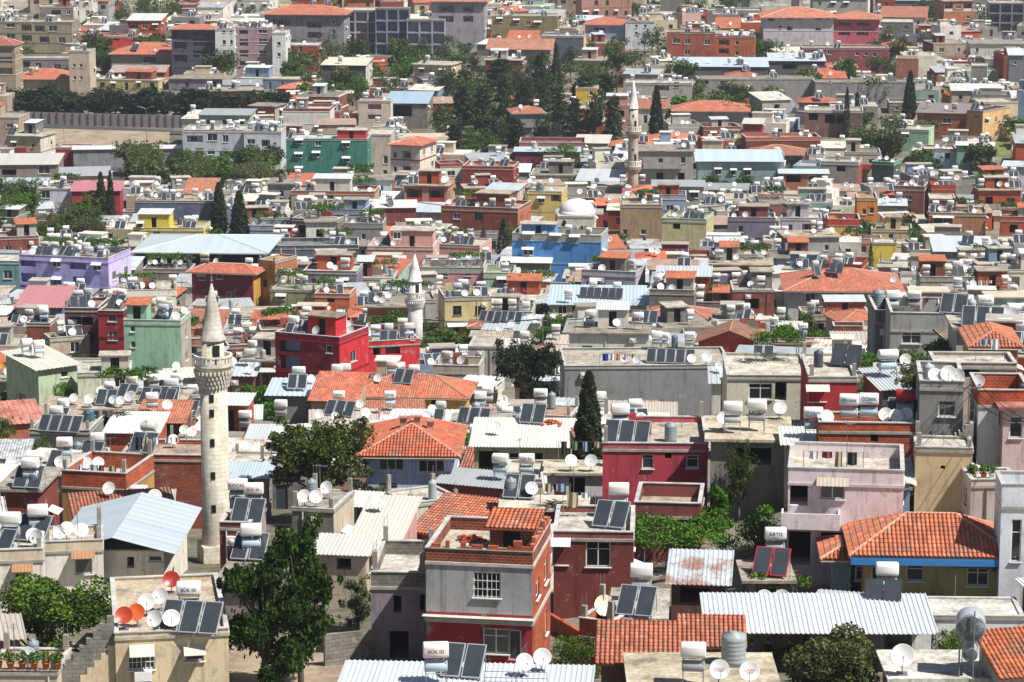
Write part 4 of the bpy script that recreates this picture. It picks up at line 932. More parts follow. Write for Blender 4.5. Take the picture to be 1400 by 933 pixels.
B('green parapet house', 905, 966, 300, 6.4, 9, -12, '#d0c796', par=.7, pc='#b9c79c', rc='#b9b7a0', yb=332, op=[(961,310,12,9,'g'),(925,310,10,8,'g')], label='yellow green house with a pale green parapet right of the tan minaret house', items=3)
B('orange corner house', 1172, 1200, 271, 7, 8, -4, '#e08a2e', par=.5, rc='#b9a68a', yb=306, op=[(1182,290,6,8,'w'),(1192,288,7,9,'w')], label='small bright orange house with two white windows', items=1)
B('red band house', 1132, 1176, 300, 5.4, 7, -4, '#e0b45a', par=1.2, pc='#c23a33', rc='#b9a68a', yb=315, op=[(1165,308,8,10,'w')], label='yellow house with a bright red parapet band beside the small orange house', items=2)
B('maroon shed house', 1271, 1306, 272, 5.2, 7, -6, '#7a2f2d', par=.3, yb=292, op=[], label='maroon walled house with a dark roof next to the tan awning house', items=1)
B('tan awning house', 1270, 1348, 292, 5.6, 8, -8, '#b98562', par=.6, rc='#c9bda8', yb=315, op=[(1290,302,26,10,'a')], label='tan house with a white awning and a large solar row on its roof', items=3)
B('yellow wall house', 1192, 1226, 332, 4.6, 5, -4, '#e5cb4a', par=.3, yb=350, op=[], label='small vivid yellow walled house behind the long orange roof', items=1)
B('grey tin hall', 1278, 1358, 345, 4.2, 9, -4, '#8f8690', roof='tin', rc='#c4ced3', yb=352, op=[], label='purplish grey house with a broad white tin roof at the right', items=2)
# --- middle
B('light blue tiled house', 500, 618, 622, 5.4, 9, -2, '#b4c4e2', roof='hip', rc='#cc6440', yb=685, over=.7, pitch=.42, chim=3, band='#dfe3ea', st=2, op=[(535,633,34,22,'w'),(590,635,36,24,'w'),(530,668,26,14,'w')], label='light blue two storey house under a fresh orange hip roof with three chimneys', items=0)
B('orange hip house', 486, 632, 543, 3.4, 6.5, -6, '#d9b552', roof='hip', rc='#c76c4a', yb=558, over=.8, pitch=.38, op=[(516,550,12,12,'w'),(600,552,22,10,'g')], label='yellow house with an orange hip roof behind the light blue tiled house', items=0)
B('blue tin shed', 366, 432, 542, 3.4, 5, -4, '#8f8d88', roof='tin', rc='#b6c9d4', yb=556, op=[], label='low shed with a grey blue tin roof left of the small tiled house', items=1)
B('small tiled house', 425, 486, 549, 3.6, 6, -8, '#b9a58c', roof='tin', rc='#d0694a', yb=556, op=[], drop=.28, label='small house with a faded pink tile slope between the tin shed and orange hip house', items=0, tiled=True)
B('grey panel house', 618, 692, 585, 3.8, 5, -3, '#8f8b86', roof='slab', rc='#b9b3a8', yb=600, op=[], label='grey house with three collectors and a long tank, right of the orange roof', items=0)
B('cream porch house', 648, 778, 612, 4.2, 6, -3, '#b5b07e', roof='tin', rc='#e4dfce', yb=650, drop=.12, over=.4, op=[(668,632,28,30,'g'),(735,636,14,32,'g'),(703,632,14,26,'w')], label='olive green house under a wide cream corrugated roof beside the tall cypress', items=0)
B('brick chimney house', 730, 780, 569, 5.2, 4, -12, '#ffffff', wm='oldbrick', par=.2, rc='#b89a88', yb=596, op=[], label='square old brick tower room behind the cream corrugated roof', items=0)
B('flat pale house', 704, 760, 530, 2.4, 3.0, -10, '#c9a98c', roof='tin', rc='#c9d2d6', yb=560, op=[(720,545,20,20,'g')], label='low tan house with a greyish tin roof left of the long dark grey wall', items=0)
B('roof dish house', 690, 742, 655, 3.4, 6, -3, '#cfc6b4', par=.4, rc='#d8cebd', yb=690, op=[], label='house with a broad pale terrace holding collectors and a barrel', items=0)
B('lower brick shed', 598, 686, 668, 3.2, 4, -20, '#7a3a33', roof='tin', rc='#8c9398', yb=690, op=[], label='dark red shed with a thin tin roof above the narrow tiled house', items=0)
B('concrete box house', 640, 682, 474, 5.6, 6, -6, '#b7b5ae', par=.2, rc='#c9c4ba', yb=508, op=[], side='#c9c7c0', label='plain grey concrete box behind the dark bushy tree', items=0)
B('concrete yard house', 592, 655, 500, 4.2, 5, -6, '#b3aa9c', par=1.0, rc='#c9c0b0', yb=520, op=[], label='beige concrete yard house joined to the plain grey box', items=1)
B('red apartment block', 376, 464, 461, 7.6, 7, -24, '#8e1f2a', par=.8, pc='#9b2230', rc='#c9c2b4', yb=515, side='#c8232c', band='#9b2230', st=2, low=None, op=[(396,468,28,26,'l'),(396,498,28,22,'l'),(450,478,9,11,'w')], rail='#aebfd8', hut=(.35,.35,3.4,2.6,2.2,'stucco','#c8232c','#a89a8c'), label='bright red apartment block with pale blue balconies right of the stone minaret', items=3)  # dark front, brighter side: shade and sunlight put into the two reds
B('red right wing', 497, 574, 467, 6.4, 8, 16, '#d0303a', par=.7, pc='#cf2a33', rc='#c9c2b4', yb=497, st=2, op=[(515,475,10,24,'g'),(537,472,20,24,'l'),(564,463,5,5,'w')], rail='#9fae9c', label='bright red wing with balcony and bare roof columns, left of the white minaret', items=4)
B('terracotta roof cluster', 430, 478, 402, 4.6, 6, -6, '#c96a45', par=.6, rc='#c9b29c', yb=420, op=[(452,410,10,8,'g')], label='small orange plastered house behind the bright red apartment block', items=2)
B('ochre tower house', 353, 376, 357, 8.0, 6, -28, '#b98a3a', par=.4, rc='#c4a98c', yb=420, side='#a86a4a', op=[(362,388,6,11,'g')], label='narrow tall ochre house near the tip of the stone minaret', items=0)
B('cream step house', 376, 402, 372, 6.6, 6, -6, '#d9d3bf', par=.3, yb=400, op=[], label='cream house joined to the narrow ochre house', items=1)
B('olive low house', 369, 430, 397, 4.6, 6, -8, '#98986e', par=.3, rc='#b9b7a0', yb=425, op=[(384,407,12,6,'a')], label='olive green low house below the narrow ochre house', items=2)
B('dark red hip house', 262, 346, 374, 6.4, 8, -12, '#8a2a36', roof='hip', rc='#c45f46', yb=412, side='#c9953a', over=.7, op=[(276,380,10,7,'a'),(300,378,10,8,'w'),(315,404,12,10,'w')], st=2, label='dark red house with an orange hip roof behind the stone minaret tip', items=1)
B('purple apartment block', 26, 148, 353, 8.2, 9, -14, '#a9a6dc', par=.8, pc='#bdb2e6', rc='#cbbfb0', yb=397, side='#cfc8ee', st=2, ac='#eae6f2', rail='#a9a6dc', band='#bdb2e6',
  op=[(38,357,22,14,'l'),(77,361,12,9,'a'),(106,361,24,15,'l'),(132,366,12,9,'a'),(38,380,22,12,'l'),(77,386,12,9,'a'),(108,385,20,12,'l')], label='lilac two storey apartment block with balconies and a crowd of roof tanks', items=7)
B('teal edge house', -20, 26, 357, 6, 8, -3, '#6d9aa0', par=.5, yb=395, op=[(10,376,12,12,'w')], label='teal house at the left edge beside the lilac apartment block', items=2)
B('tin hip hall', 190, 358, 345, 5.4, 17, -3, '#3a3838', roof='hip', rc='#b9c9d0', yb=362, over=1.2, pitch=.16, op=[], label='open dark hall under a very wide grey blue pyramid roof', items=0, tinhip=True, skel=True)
B('dish terrace house', 195, 260, 368, 4.4, 5, -3, '#8d7d70', par=.6, rc='#bfb4a4', yb=380, op=[], label='house whose terrace holds a neat row of six dishes below the wide grey roof', items=0)
B('dark red apartment', 134, 168, 425, 8.6, 7, -6, '#9a2330', par=.5, pc='#6d2a2c', rc='#a0907f', yb=482, st=3, op=[(153,434,12,13,'w'),(153,460,13,13,'w'),(152,482,12,6,'w')], label='narrow dark red apartment house with white windows left of the mint house', items=1, band='#7d1f2a')
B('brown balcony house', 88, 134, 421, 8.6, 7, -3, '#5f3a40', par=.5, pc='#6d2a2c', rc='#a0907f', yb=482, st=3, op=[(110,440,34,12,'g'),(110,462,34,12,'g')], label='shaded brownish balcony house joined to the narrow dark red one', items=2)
B('mint house', 169, 247, 438, 8.8, 8, -5, '#96bfa4', par=.6, pc='#a3c9ae', rc='#b9b7a0', yb=482, side='#b3aa9c', st=3, op=[(181,450,7,9,'w'),(181,472,7,9,'w')], label='mint green three storey house with a vine terrace', items=3, hut=(.02,.15,2.2,2.5,2.0,'stucco','#96bfa4','@tile'))
B('salmon band house', 190, 282, 463, 6.2, 6, -3, '#ccbb9c', par=.9, pc='#c07a6a', rc='#b7a08c', yb=490, op=[(203,474,13,14,'w'),(236,474,20,14,'w'),(263,479,13,12,'w')], label='beige house with a salmon parapet band and arched windows, by the minaret balcony', items=0, side='#b3585a')
B('plain wall house', 68, 122, 462, 5.2, 7, 22, '#c0b49e', par=.5, rc='#b7ab98', yb=490, op=[(102,475,12,14,'w')], label='beige blank walled house in front of the brownish balcony house', items=3)
B('old brick shack', 36, 68, 442, 4.6, 5, -4, '#ffffff', wm='oldbrick', par=.4, rc='#d0cdc6', yb=462, op=[], label='small brick shack with a white roof sheet left of the beige blank wall', items=3)
B('red roof cottage', 22, 84, 421, 4.2, 8, -4, '#5f7080', roof='tin', rc='#b03a3e', yb=436, op=[(50,428,8,6,'w')], drop=.18, label='blue grey cottage with a deep red metal roof near the left edge', items=0)
B('cream green house', 106, 178, 510, 5.6, 6, 6, '#dde0c4', par=.4, pc='#d9dcc8', rc='#c9c6b8', yb=545, st=1, op=[(163,521,15,18,'w'),(127,525,42,24,'l')], label='cream green house with a broad balcony and one square window', items=0, rail='#dde0c4', hut=(.45,.3,2.8,2,1.6,'stucco','#b9b4a6','#d6d0bd'))
B('sloped roof house', 52, 105, 506, 5.4, 7, 38, '#b9c9a8', roof='tin', rc='#d9d2bd', yb=535, drop=.1, over=.5, op=[(88,512,9,9,'w')], label='pale green house with a single sloping cream roof at the far left', items=0)
B('wide flat house', 114, 236, 563, 4.4, 9, -5, '#8f8690', roof='slab', rc='#c4b8a6', yb=598, op=[(148,580,20,18,'g'),(195,582,16,16,'g')], label='purplish house under a broad sagging flat roof left of the stone minaret', items=3)
B('tiled brick hut', 188, 250, 578, 4.4, 4, -4, '#ffffff', wm='oldbrick', roof='tin', rc='#c06e4c', yb=598, drop=.25, op=[(228,588,12,18,'g')], label='brick hut with an orange tiled lean-to roof', items=1, tiled=True)
B('white sheet shed', 145, 214, 593, 4.2, 5, -3, '#ffffff', wm='brick', roof='tin', rc='#ddd9d0', yb=622, op=[(190,618,30,8,'g')], label='brick shed under thin white sheets, below the wide flat roof', items=0)
B('brick storey house', 165, 280, 622, 5.6, 5, -3, '#ffffff', wm='oldbrick', par=.5, pc='@brick', rc='#b9a696', yb=648, op=[], label='long dark brick house directly left of the minaret shaft', items=1)
B('grey wall cottage', 40, 122, 588, 3.8, 6, -4, '#8d8b88', par=.4, rc='#b9b2a6', yb=616, op=[], label='low grey cottage with four collectors on its roof', items=1)
B('orange lean-to', -8, 58, 582, 3.0, 5, 20, '#a8634a', roof='rusttin', rc='#d05a32', yb=600, drop=.2, op=[], label='lean-to with a rust orange metal roof at the left edge', items=0)
B('mustard brick house', 84, 172, 647, 5.0, 6, -12, '#b98a4a', par=1.3, pc='@brick', rc='#dcd6cb', yb=680, op=[(110,667,6,4,'g'),(160,664,14,16,'w')], label='mustard house with an orange brick terrace wall left of the stone minaret', items=0)
B('left clutter house', 0, 52, 672, 4.4, 6, -4, '#7d3a30', roof='slab', rc='#b9b2a8', yb=712, op=[], label='dark brick house with two tanks at the left edge', items=1)
B('left white deck', 44, 100, 650, 4.2, 6, -3, '#b8aa98', roof='slab', rc='#e0dbd0', yb=672, op=[], label='flat white deck house beside the mustard brick house', items=2)
B('blue roof workshop', 258, 366, 654, 3.2, 6, -2, '#8a8680', roof='tin', rc='#adc0cf', yb=684, drop=.12, op=[(330,668,36,22,'g')], label='workshop under a light blue metal roof directly behind the minaret shaft', items=0)
B('grey brick strip', 160, 262, 660, 2.6, 3, -3, '#8f8a84', roof='rusttin', rc='#a39d92', yb=690, op=[], label='low shed with patched grey roofing below the long dark brick house', items=0)
# --- blue / pink / white central band
B('blue apartment block', 700, 822, 322, 8.4, 8, -10, '#4f8fd0', par=1.2, pc='#a9a59a', rc='#c9c4ba', yb=356, side='#9db7cc', band='#7fa9d4', st=2, ac='#e8e4da', hut=(.08,.3,5.5,3,2.2,'stucco','#5c96d2','#d6d0c4'),
  op=[(723,324,14,10,'a'),(760,326,14,10,'a'),(786,328,12,10,'a'),(722,345,14,9,'a')], label='bright blue apartment block with a grey parapet and white window hoods', items=2)
B('white dome house', 762, 812, 296, 5.4, 10, -4, '#d9d3c6', par=.3, rc='#d6d2c8', yb=305, op=[], label='low pale mosque hall carrying a white dome behind the blue apartment block', items=0)
B('yellow middle house', 722, 768, 262, 6.0, 9, -8, '#dfc77a', par=.6, rc='#c9c4ba', yb=290, side='#d8bf6e', op=[(740,274,9,7,'a'),(760,270,14,11,'l')], label='yellow house right of the brown terraced houses, behind the white dome', items=2)
B('brown terrace house', 603, 708, 285, 6.6, 10, -14, '#8a4632', par=.8, pc='#a4573c', rc='#c2b09c', yb=305, side='#c0704a', op=[(655,296,12,12,'l'),(625,296,10,8,'w')], st=2, label='brown house with an orange corner and broad terrace left of the yellow house', items=4, hut=(.4,.35,6,4,2.6,'stucco','#8f4a36','#c8b9a4'))
B('rust red house', 632, 702, 228, 6.0, 8, -8, '#93382c', par=.7, pc='#a5432f', rc='#c58a66', yb=250, op=[], label='rust red flat roofed house behind the brown terraced house', items=3)
B('pink villa', 502, 592, 338, 5.6, 9, -5, '#dba59b', par=.6, pc='#dfae9f', rc='#d6cabb', yb=348, side='#e5c0ae', op=[(543,322,11,10,'w')], label='pale pink villa with several flat levels', items=3, hut=(.35,.2,7,4.5,2.8,'stucco','#dba59b','#d9d0c4'))
B('pink wing', 592, 656, 336, 4.6, 8, -14, '#dfae9f', par=.5, rc='#d6cabb', yb=348, op=[], label='lower pink wing right of the pale pink villa', items=3)
B('rose long house', 575, 661, 366, 5.6, 7, -3, '#d49a98', par=.9, pc='#a9a6a0', rc='#b9b4aa', yb=386, op=[(607,373,11,10,'w'),(640,374,10,8,'w')], label='long rose coloured house with a grey parapet behind the white minaret', items=0)
B('mint wing', 661, 702, 373, 5.6, 7, -3, '#a9c9ac', par=.9, pc='#a8bf9c', rc='#b9b4aa', yb=392, op=[(687,385,13,8,'a')], label='pale mint house at the right end of the long rose house', items=1)
B('slate roof row', 356, 490, 336, 4.8, 8, 3, '#5d6470', roof='flat', par=.7, pc='#4b525e', rc='#8a8d92', yb=352, op=[(455,340,10,8,'w')], label='long dark slate blue building in front of the pink villa', items=2)
B('white tin shop', 686, 752, 360, 4.0, 8, -4, '#8b8a82', roof='tin', rc='#e0ddd2', yb=374, op=[], label='grey shop under a cream white roof just below the blue apartment block', items=0)
B('tin roof villa', 398, 512, 262, 6.4, 8, -4, '#b5a48c', par=.7, pc='#a8553c', rc='#c9c4ba', yb=275, st=2, op=[(410,268,10,8,'w'),(435,269,12,8,'w'),(450,269,12,8,'w')], hut=(.25,.3,7,4,2.6,'stucco','#cfc8bb','@tin'), label='villa with a tin covered upper floor in front of the green apartment block', items=3)
B('green apartment block', 391, 502, 190, 9.6, 10, -3, '#3a8074', par=.4, pc='#3a8074', rc='#d8dcd8', yb=238, st=3, ac='#e6e6e0', op=[(409,194,9,6,'a'),(435,196,8,8,'w'),(473,198,10,7,'a'),(408,213,10,6,'a'),(432,212,9,7,'a'),(473,219,9,6,'a'),(408,232,9,5,'a'),(473,238,9,5,'a')], label='dark green three storey apartment block', items=2, hut=(.62,.2,6,4,1.8,'stucco','#c23038','#d6d0c4'))
B('beige narrow block', 502, 534, 184, 9.6, 10, -3, '#cbb9a8', par=.3, rc='#e2dccb', yb=238, st=3, op=[(527,219,6,11,'w'),(526,236,6,6,'w')], label='narrow beige block between the green block and the red trimmed one', items=0)
B('red trimmed block', 534, 574, 199, 9.4, 10, -18, '#d9cfc2', roof='hip', rc='#c96c4a', yb=245, side='#e3d9c8', st=3, band='#a8323a', over=.6, pitch=.3, op=[(540,212,5,8,'w'),(556,212,12,10,'l'),(556,232,12,9,'l'),(540,232,5,8,'w')], label='cream apartment block with red floor bands and an orange roof', items=0, bc='#a8323a')
B('white grey apartments', 250, 332, 178, 8.4, 10, -2, '#bcbfc9', par=.5, pc='#aeb0b4', rc='#d8d2c6', yb=222, st=2, band='#cfd0d4', op=[(266,190,22,9,'l'),(290,188,14,10,'w'),(308,190,8,10,'w'),(272,208,12,10,'w'),(288,208,10,8,'w'),(307,208,10,8,'w'),(325,210,10,8,'w')], label='long pale grey apartment house above the orchard', items=6)
B('white grey wing', 333, 384, 180, 8.2, 10, -2, '#c9ccd4', par=.4, rc='#d8d2c6', yb=226, st=2, op=[(343,194,11,7,'w'),(363,196,12,9,'l'),(344,212,10,8,'w'),(363,213,10,9,'w')], label='white right wing of the long pale grey apartment house', items=8)
B('slate blue tin hall', 954, 1068, 221, 6.6, 9, -2, '#8ea3aa', roof='tin', rc='#bdd2de', yb=250, ac='#e6e2d8', over=.6, op=[(982,235,9,9,'a'),(1003,236,7,8,'a'),(1022,236,9,9,'a')], label='blue grey building with a long light blue tin roof and white window hoods', items=0)
B('white porch house', 1066, 1132, 238, 4.6, 8, -3, '#a8654a', roof='tin', rc='#bfd0d8', yb=252, op=[(1085,245,20,10,'g'),(1110,245,10,10,'d')], label='low house with a light blue roof and dark porch right of the blue grey building', items=0)
B('brown deck house', 1122, 1174, 222, 5.8, 8, -12, '#9f948a', par=.7, pc='#b5b0a8', rc='#c4bcb0', yb=245, op=[(1150,230,12,10,'g')], label='grey brown deck house with a brick red corner', items=1, side='#a8432f')
B('green band hut', 1192, 1222, 222, 5.0, 5, -24, '#3b5a50', par=.7, pc='#3fa072', rc='#b9b4aa', yb=240, op=[], label='small dark hut with an emerald green parapet', items=1)
B('mint villa', 1206, 1270, 178, 5.2, 9, -16, '#9cc4a0', par=.5, pc='#b5cdb0', rc='#d3cdbd', yb=200, side='#b9d9b4', op=[(1217,184,8,7,'a'),(1238,186,9,7,'a')], label='mint green villa with a white roof right of the paired cypresses', items=2)
B('aqua right villa', 1308, 1358, 200, 6.2, 9, -10, '#8fbcae', roof='tin', rc='#e6e4da', yb=226, side='#d9d6cc', st=2, op=[(1320,202,6,6,'w'),(1339,214,9,10,'a'),(1320,220,6,8,'w')], label='aqua green villa with a white roof at the right edge of the town', items=0)
B('white blue cottage', 1264, 1308, 204, 5.0, 7, -4, '#a9c4d8', par=.5, pc='#9a4a4a', yb=225, op=[(1274,212,7,6,'w'),(1296,214,8,9,'g')], label='pale blue cottage with a maroon parapet left of the aqua villa', items=1)
B('orange gable block', 1322, 1344, 152, 7.6, 12, -40, '#c98a58', roof='flat', par=.3, rc='#5a4440', yb=182, op=[(1335,160,5,5,'w')], st=2, side='#d9b07a', label='orange and cream block with a dark brown roof beside the green field', items=1)
B('brown roof hall', 1254, 1325, 156, 6.2, 14, -12, '#a8623a', roof='tin', rc='#6a4a44', yb=178, drop=.05, op=[(1295,165,12,8,'w'),(1272,166,8,7,'w')], label='hall with a wide dark brown roof and orange wall left of the green field', items=2)
B('cream end block', 1345, 1392, 140, 7.6, 8, 12, '#d3c3a0', par=.4, yb=180, st=2, op=[(1352,146,5,5,'w'),(1366,160,7,5,'w')], label='cream block with small windows at the edge of the green field', items=2)
# --- far rows
B('white pink apartments', 320, 372, 38, 13.6, 10, -2, '#a58c90', par=.5, rc='#cfcac2', yb=98, st=4, band='#c9b9ba', op=[(333,42,12,9,'l'),(333,58,12,9,'l'),(333,73,12,9,'l'),(333,88,12,9,'l'),(359,42,12,8,'w'),(359,57,12,8,'w'),(359,73,12,8,'w')], label='pink middle section of the tall white apartment building at the back', items=7)
B('white apartments', 294, 320, 40, 13.6, 10, -2, '#e3e3e2', par=.4, rc='#cfcac2', yb=98, st=4, op=[(306,42,5,6,'w'),(316,42,4,6,'w'),(306,58,5,6,'w'),(316,58,4,6,'w'),(306,72,5,6,'w'),(316,72,4,6,'w')], label='white left section of the tall apartment building beside the dark balconies', items=2)
B('dark balcony apartments', 234, 294, 40, 13.4, 11, -4, '#4b4b5c', roof='hip', rc='#c9694a', yb=92, st=4, over=.8, pitch=.3, band='#8a6a70', op=[(246,48,18,9,'l'),(275,58,24,9,'l'),(275,74,24,9,'l'),(275,45,22,8,'l'),(246,62,18,9,'l'),(246,80,18,9,'l')], rail='#5a5a70', label='dark tall apartment section with stacked balconies under an orange hip roof', items=0)
B('white end apartments', 372, 390, 45, 12.8, 10, -3, '#e6e6e4', par=.4, yb=100, st=4, op=[(381,60,5,5,'w'),(381,75,5,5,'w')], label='white right end of the tall apartment building', items=1)
B('orange long house', 117, 200, 50, 6.4, 10, -2, '#d9482e', par=.5, pc='#dd5230', rc='#a89a90', yb=64, op=[(126,55,12,8,'w'),(139,52,7,8,'w'),(178,50,7,7,'w'),(155,52,16,7,'l')], label='long bright orange red building in the far left rows', items=2)
B('orange roof hall', 152, 250, 74, 6.0, 15, -2, '#a8988a', roof='hip', rc='#c9694a', yb=90, over=.8, pitch=.3, op=[(205,82,20,9,'w')], label='wide hall with an orange hip roof left of the tall white apartments', items=2)
B('beige left apartments', -10, 98, 30, 11.5, 10, -3, '#9d9078', par=.5, rc='#c4bba8', yb=72, st=4, band='#8a7f6c', op=[(14,34,12,8,'w'),(36,38,14,8,'l'),(54,39,14,8,'l'),(72,39,12,8,'w'),(14,50,12,8,'w'),(36,52,14,8,'l'),(60,54,14,8,'l'),(84,55,10,8,'w')], label='beige four storey apartment building in the far left corner', items=5)
B('edge balcony block', -30, 20, 62, 15, 9, -4, '#a3937c', roof='hip', rc='#a04a48', yb=112, st=4, band='#c9c0ae', rail='#b5a88e', op=[(6,68,20,8,'l'),(6,82,20,8,'l'),(6,97,20,8,'l')], label='tan block with stacked balconies cut by the left edge', items=0)
B('tan tower house', 94, 122, 70, 13.5, 8, -3, '#c4b29c', par=.4, rc='#c9c0b0', yb=118, st=4, op=[(101,90,4,5,'w'),(110,90,4,5,'w'),(110,107,4,5,'w'),(101,107,4,5,'w')], label='tall plain tan house above the dark tree belt', items=2)
B('grey low apartments', 22, 94, 80, 8.0, 9, -3, '#8b8690', par=.4, rc='#c4bba8', yb=100, op=[(36,88,10,8,'l'),(52,90,9,8,'w'),(78,92,10,8,'w')], st=2, label='greyish low apartment house left of the tall plain tan house', items=2)
B('orange roof villa', 14, 98, 108, 5.4, 12, -3, '#a99a8a', roof='hip', rc='#c9694a', yb=118, over=.8, pitch=.3, op=[], label='villa with a bright orange hip roof just above the tree belt', items=1)
B('grey shell one', 468, 520, 14, 12.5, 11, -2, '#a5a2a8', par=.3, yb=66, st=4, skel=True, label='unfinished grey concrete apartment shell, left one of three', items=0)
B('grey shell two', 513, 560, 11, 13.5, 11, -2, '#8a8fa2', par=.3, yb=66, st=4, skel=True, label='darkest unfinished concrete apartment shell in the middle of the three', items=0)
B('grey shell three', 556, 608, 27, 10.5, 11, -3, '#a3a6b2', par=.3, yb=75, st=3, skel=True, label='unfinished grey apartment shell with open floors, right one of three', items=0)
B('orange roof apartments', 362, 470, 20, 12.5, 14, -4, '#8d8790', roof='hip', rc='#c9694a', yb=64, st=4, over=1, pitch=.28, op=[(385,30,24,8,'l'),(385,44,24,8,'l'),(430,34,20,8,'l'),(430,48,20,8,'l'),(456,30,5,6,'w'),(456,44,5,6,'w')], label='grey apartment building with layered orange roofs at the top left of centre', items=0)
B('red ribbon shop', 386, 434, 62, 7, 9, -3, '#b8403a', par=.3, yb=82, op=[(400,68,4,14,'w'),(411,68,4,14,'w')], label='red and yellow striped shop building in front of the layered orange roofs', items=1, rc='#e2ddd2')
B('orange top apartments', 590, 662, 2, 14, 13, -4, '#a09aa0', roof='hip', rc='#c57058', yb=40, st=4, over=1, pitch=.28, op=[(610,12,20,8,'l'),(640,12,14,8,'l'),(610,26,20,8,'l'),(640,26,14,8,'l')], label='apartment building with an orange roof cut by the top edge', items=0)
B('brown gable hall', 668, 752, 68, 6.4, 14, -6, '#a59a92', roof='gable', rc='#b9785c', yb=78, over=.8, pitch=.3, op=[(690,72,40,6,'l')], label='hall with a faded brown gable roof', items=0)
B('olive top apartments', 672, 762, 22, 9, 10, -3, '#8f7f58', par=.4, rc='#c4b79c', yb=48, st=3, op=[(683,28,8,6,'a'),(706,30,8,6,'a'),(735,33,9,6,'a'),(722,32,6,6,'w')], label='olive brown apartment building near the top edge', items=3)
B('slate side block', 740, 798, 50, 8.4, 9, -6, '#5e6270', par=.4, yb=78, st=2, side='#d8c58a', op=[], rc='#b4b4b4', label='slate grey block with a yellow end wall in the far rows', items=2)
B('white far house', 855, 895, 30, 8.0, 10, -6, '#dfe3e6', par=.4, yb=52, st=2, op=[(870,36,4,4,'w'),(882,36,4,4,'w'),(870,46,4,4,'w')], label='white two storey house with tanks beyond the park', items=3)
B('orange blue far house', 800, 856, 34, 6.8, 11, -6, '#8ea6c4', roof='hip', rc='#c9694a', yb=48, over=.7, pitch=.3, op=[(820,40,16,5,'w')], label='light blue far house with an orange roof left of the white two storey house', items=0)
B('brick apartments', 912, 978, 44, 10.5, 10, -3, '#a0523a', par=.4, pc='#8a4634', rc='#b9a48c', yb=80, st=3, op=[(925,56,10,7,'w'),(940,43,8,7,'w'),(940,57,8,7,'w'),(940,72,8,7,'w'),(967,43,8,7,'w'),(967,58,8,7,'w')], label='brick red apartment building in the far centre right', items=3)
B('orange apartments', 978, 1032, 50, 9.4, 9, -8, '#c4683c', par=.5, pc='#b5573a', rc='#c4a98c', yb=80, st=3, side='#c97a44', op=[(990,58,14,7,'l'),(1008,59,5,6,'w'),(990,70,14,7,'l'),(1008,73,5,6,'w')], label='orange plastered right half of the brick red apartments', items=3)
B('pink hospital', 1044, 1140, 24, 11.5, 16, -2, '#c9c0c6', roof='hip', rc='#cf7a5c', yb=50, st=3, over=1, pitch=.26, band='#d2c8cc', op=[(1054,26,8,5,'l'),(1067,24,5,5,'w'),(1080,24,8,5,'l'),(1094,25,5,5,'w'),(1119,24,8,5,'l'),(1132,25,5,5,'w'),(1067,37,5,5,'w'),(1080,39,8,5,'l'),(1119,41,8,5,'l')], label='large pale block with a huge orange roof at the top right', items=0)
B('pink striped wing', 1140, 1202, 26, 11.0, 12, -6, '#c8626a', roof='hip', rc='#cf7a5c', yb=52, st=3, over=1, pitch=.26, band='#e0b9bc', op=[(1155,33,16,4,'l'),(1180,33,16,4,'l'),(1155,46,16,4,'l'),(1180,46,16,4,'l')], label='pink striped wing of the large pale orange roofed block', items=0)
B('maroon school', 1097, 1216, 66, 7.0, 9, -2, '#94454e', par=.4, pc='#8a3f48', rc='#b0a296', yb=86, st=2, op=[(1111,70,6,6,'w'),(1122,71,6,6,'w'),(1134,72,6,6,'w'),(1172,74,5,5,'w'),(1184,74,5,5,'w'),(1196,75,5,5,'w')], label='long maroon pink building with a line of windows at the far right', items=2, side='#c97a54')
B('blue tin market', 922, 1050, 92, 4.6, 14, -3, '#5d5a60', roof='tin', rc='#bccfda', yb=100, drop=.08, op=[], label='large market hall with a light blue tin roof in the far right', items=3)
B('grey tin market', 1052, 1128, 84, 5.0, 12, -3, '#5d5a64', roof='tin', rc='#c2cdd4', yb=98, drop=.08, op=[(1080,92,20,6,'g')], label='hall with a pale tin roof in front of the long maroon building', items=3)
B('orange hip kiosk', 1134, 1170, 92, 4.2, 9, -3, '#8a4a40', roof='hip', rc='#c57058', yb=98, over=.7, pitch=.3, op=[], label='small house with an orange hip roof right of the pale tin halls', items=0)
B('long wall building', 1115, 1252, 112, 6.2, 8, 2, '#8f8a88', par=.3, rc='#a89c90', yb=136, op=[(1135,112,4,4,'w'),(1160,112,4,4,'w'),(1185,112,4,4,'w')], label='very long windowless grey beige building behind the paired cypresses', items=1)
B('long wall left', 955, 1114, 108, 6.0, 8, 2, '#96938f', par=.3, rc='#a89c90', yb=128, op=[(963,113,12,7,'w'),(990,114,12,7,'w')], label='long beige school-like building left of the very long grey one', items=1)
B('rust tower', 1225, 1256, 80, 8.0, 7, -8, '#a3694c', par=.2, rc='#b58a68', yb=106, op=[(1236,86,3,4,'w')], label='square rust brown tower house in the far right', items=1, side='#cf8a5c')
B('right grey tower', 1380, 1400, 76, 9.0, 8, -6, '#7c8088', roof='tin', rc='#cfdade', yb=110, op=[(1388,86,4,5,'w')], label='narrow grey house with a white tin roof at the right edge', items=0)
B('grey box house', 1328, 1350, 90, 6.8, 7, -10, '#8f8d90', par=.3, yb=112, op=[], label='small grey box house with a cream end wall at the far right', items=0, side='#cfc0a4')
B('frame tower', 1352, 1400, 4, 9.0, 8, -6, '#7e7f8c', par=.3, yb=30, st=3, skel=True, label='unfinished concrete frame building in the top right corner', items=0, side='#c97a5c')
B('white far sheds', 100, 250, 205, 4.2, 12, 5, '#8f8f92', roof='tin', rc='#eeeae0', yb=222, drop=.07, op=[], label='very long white roofed shed beside the highway wall', items=0)
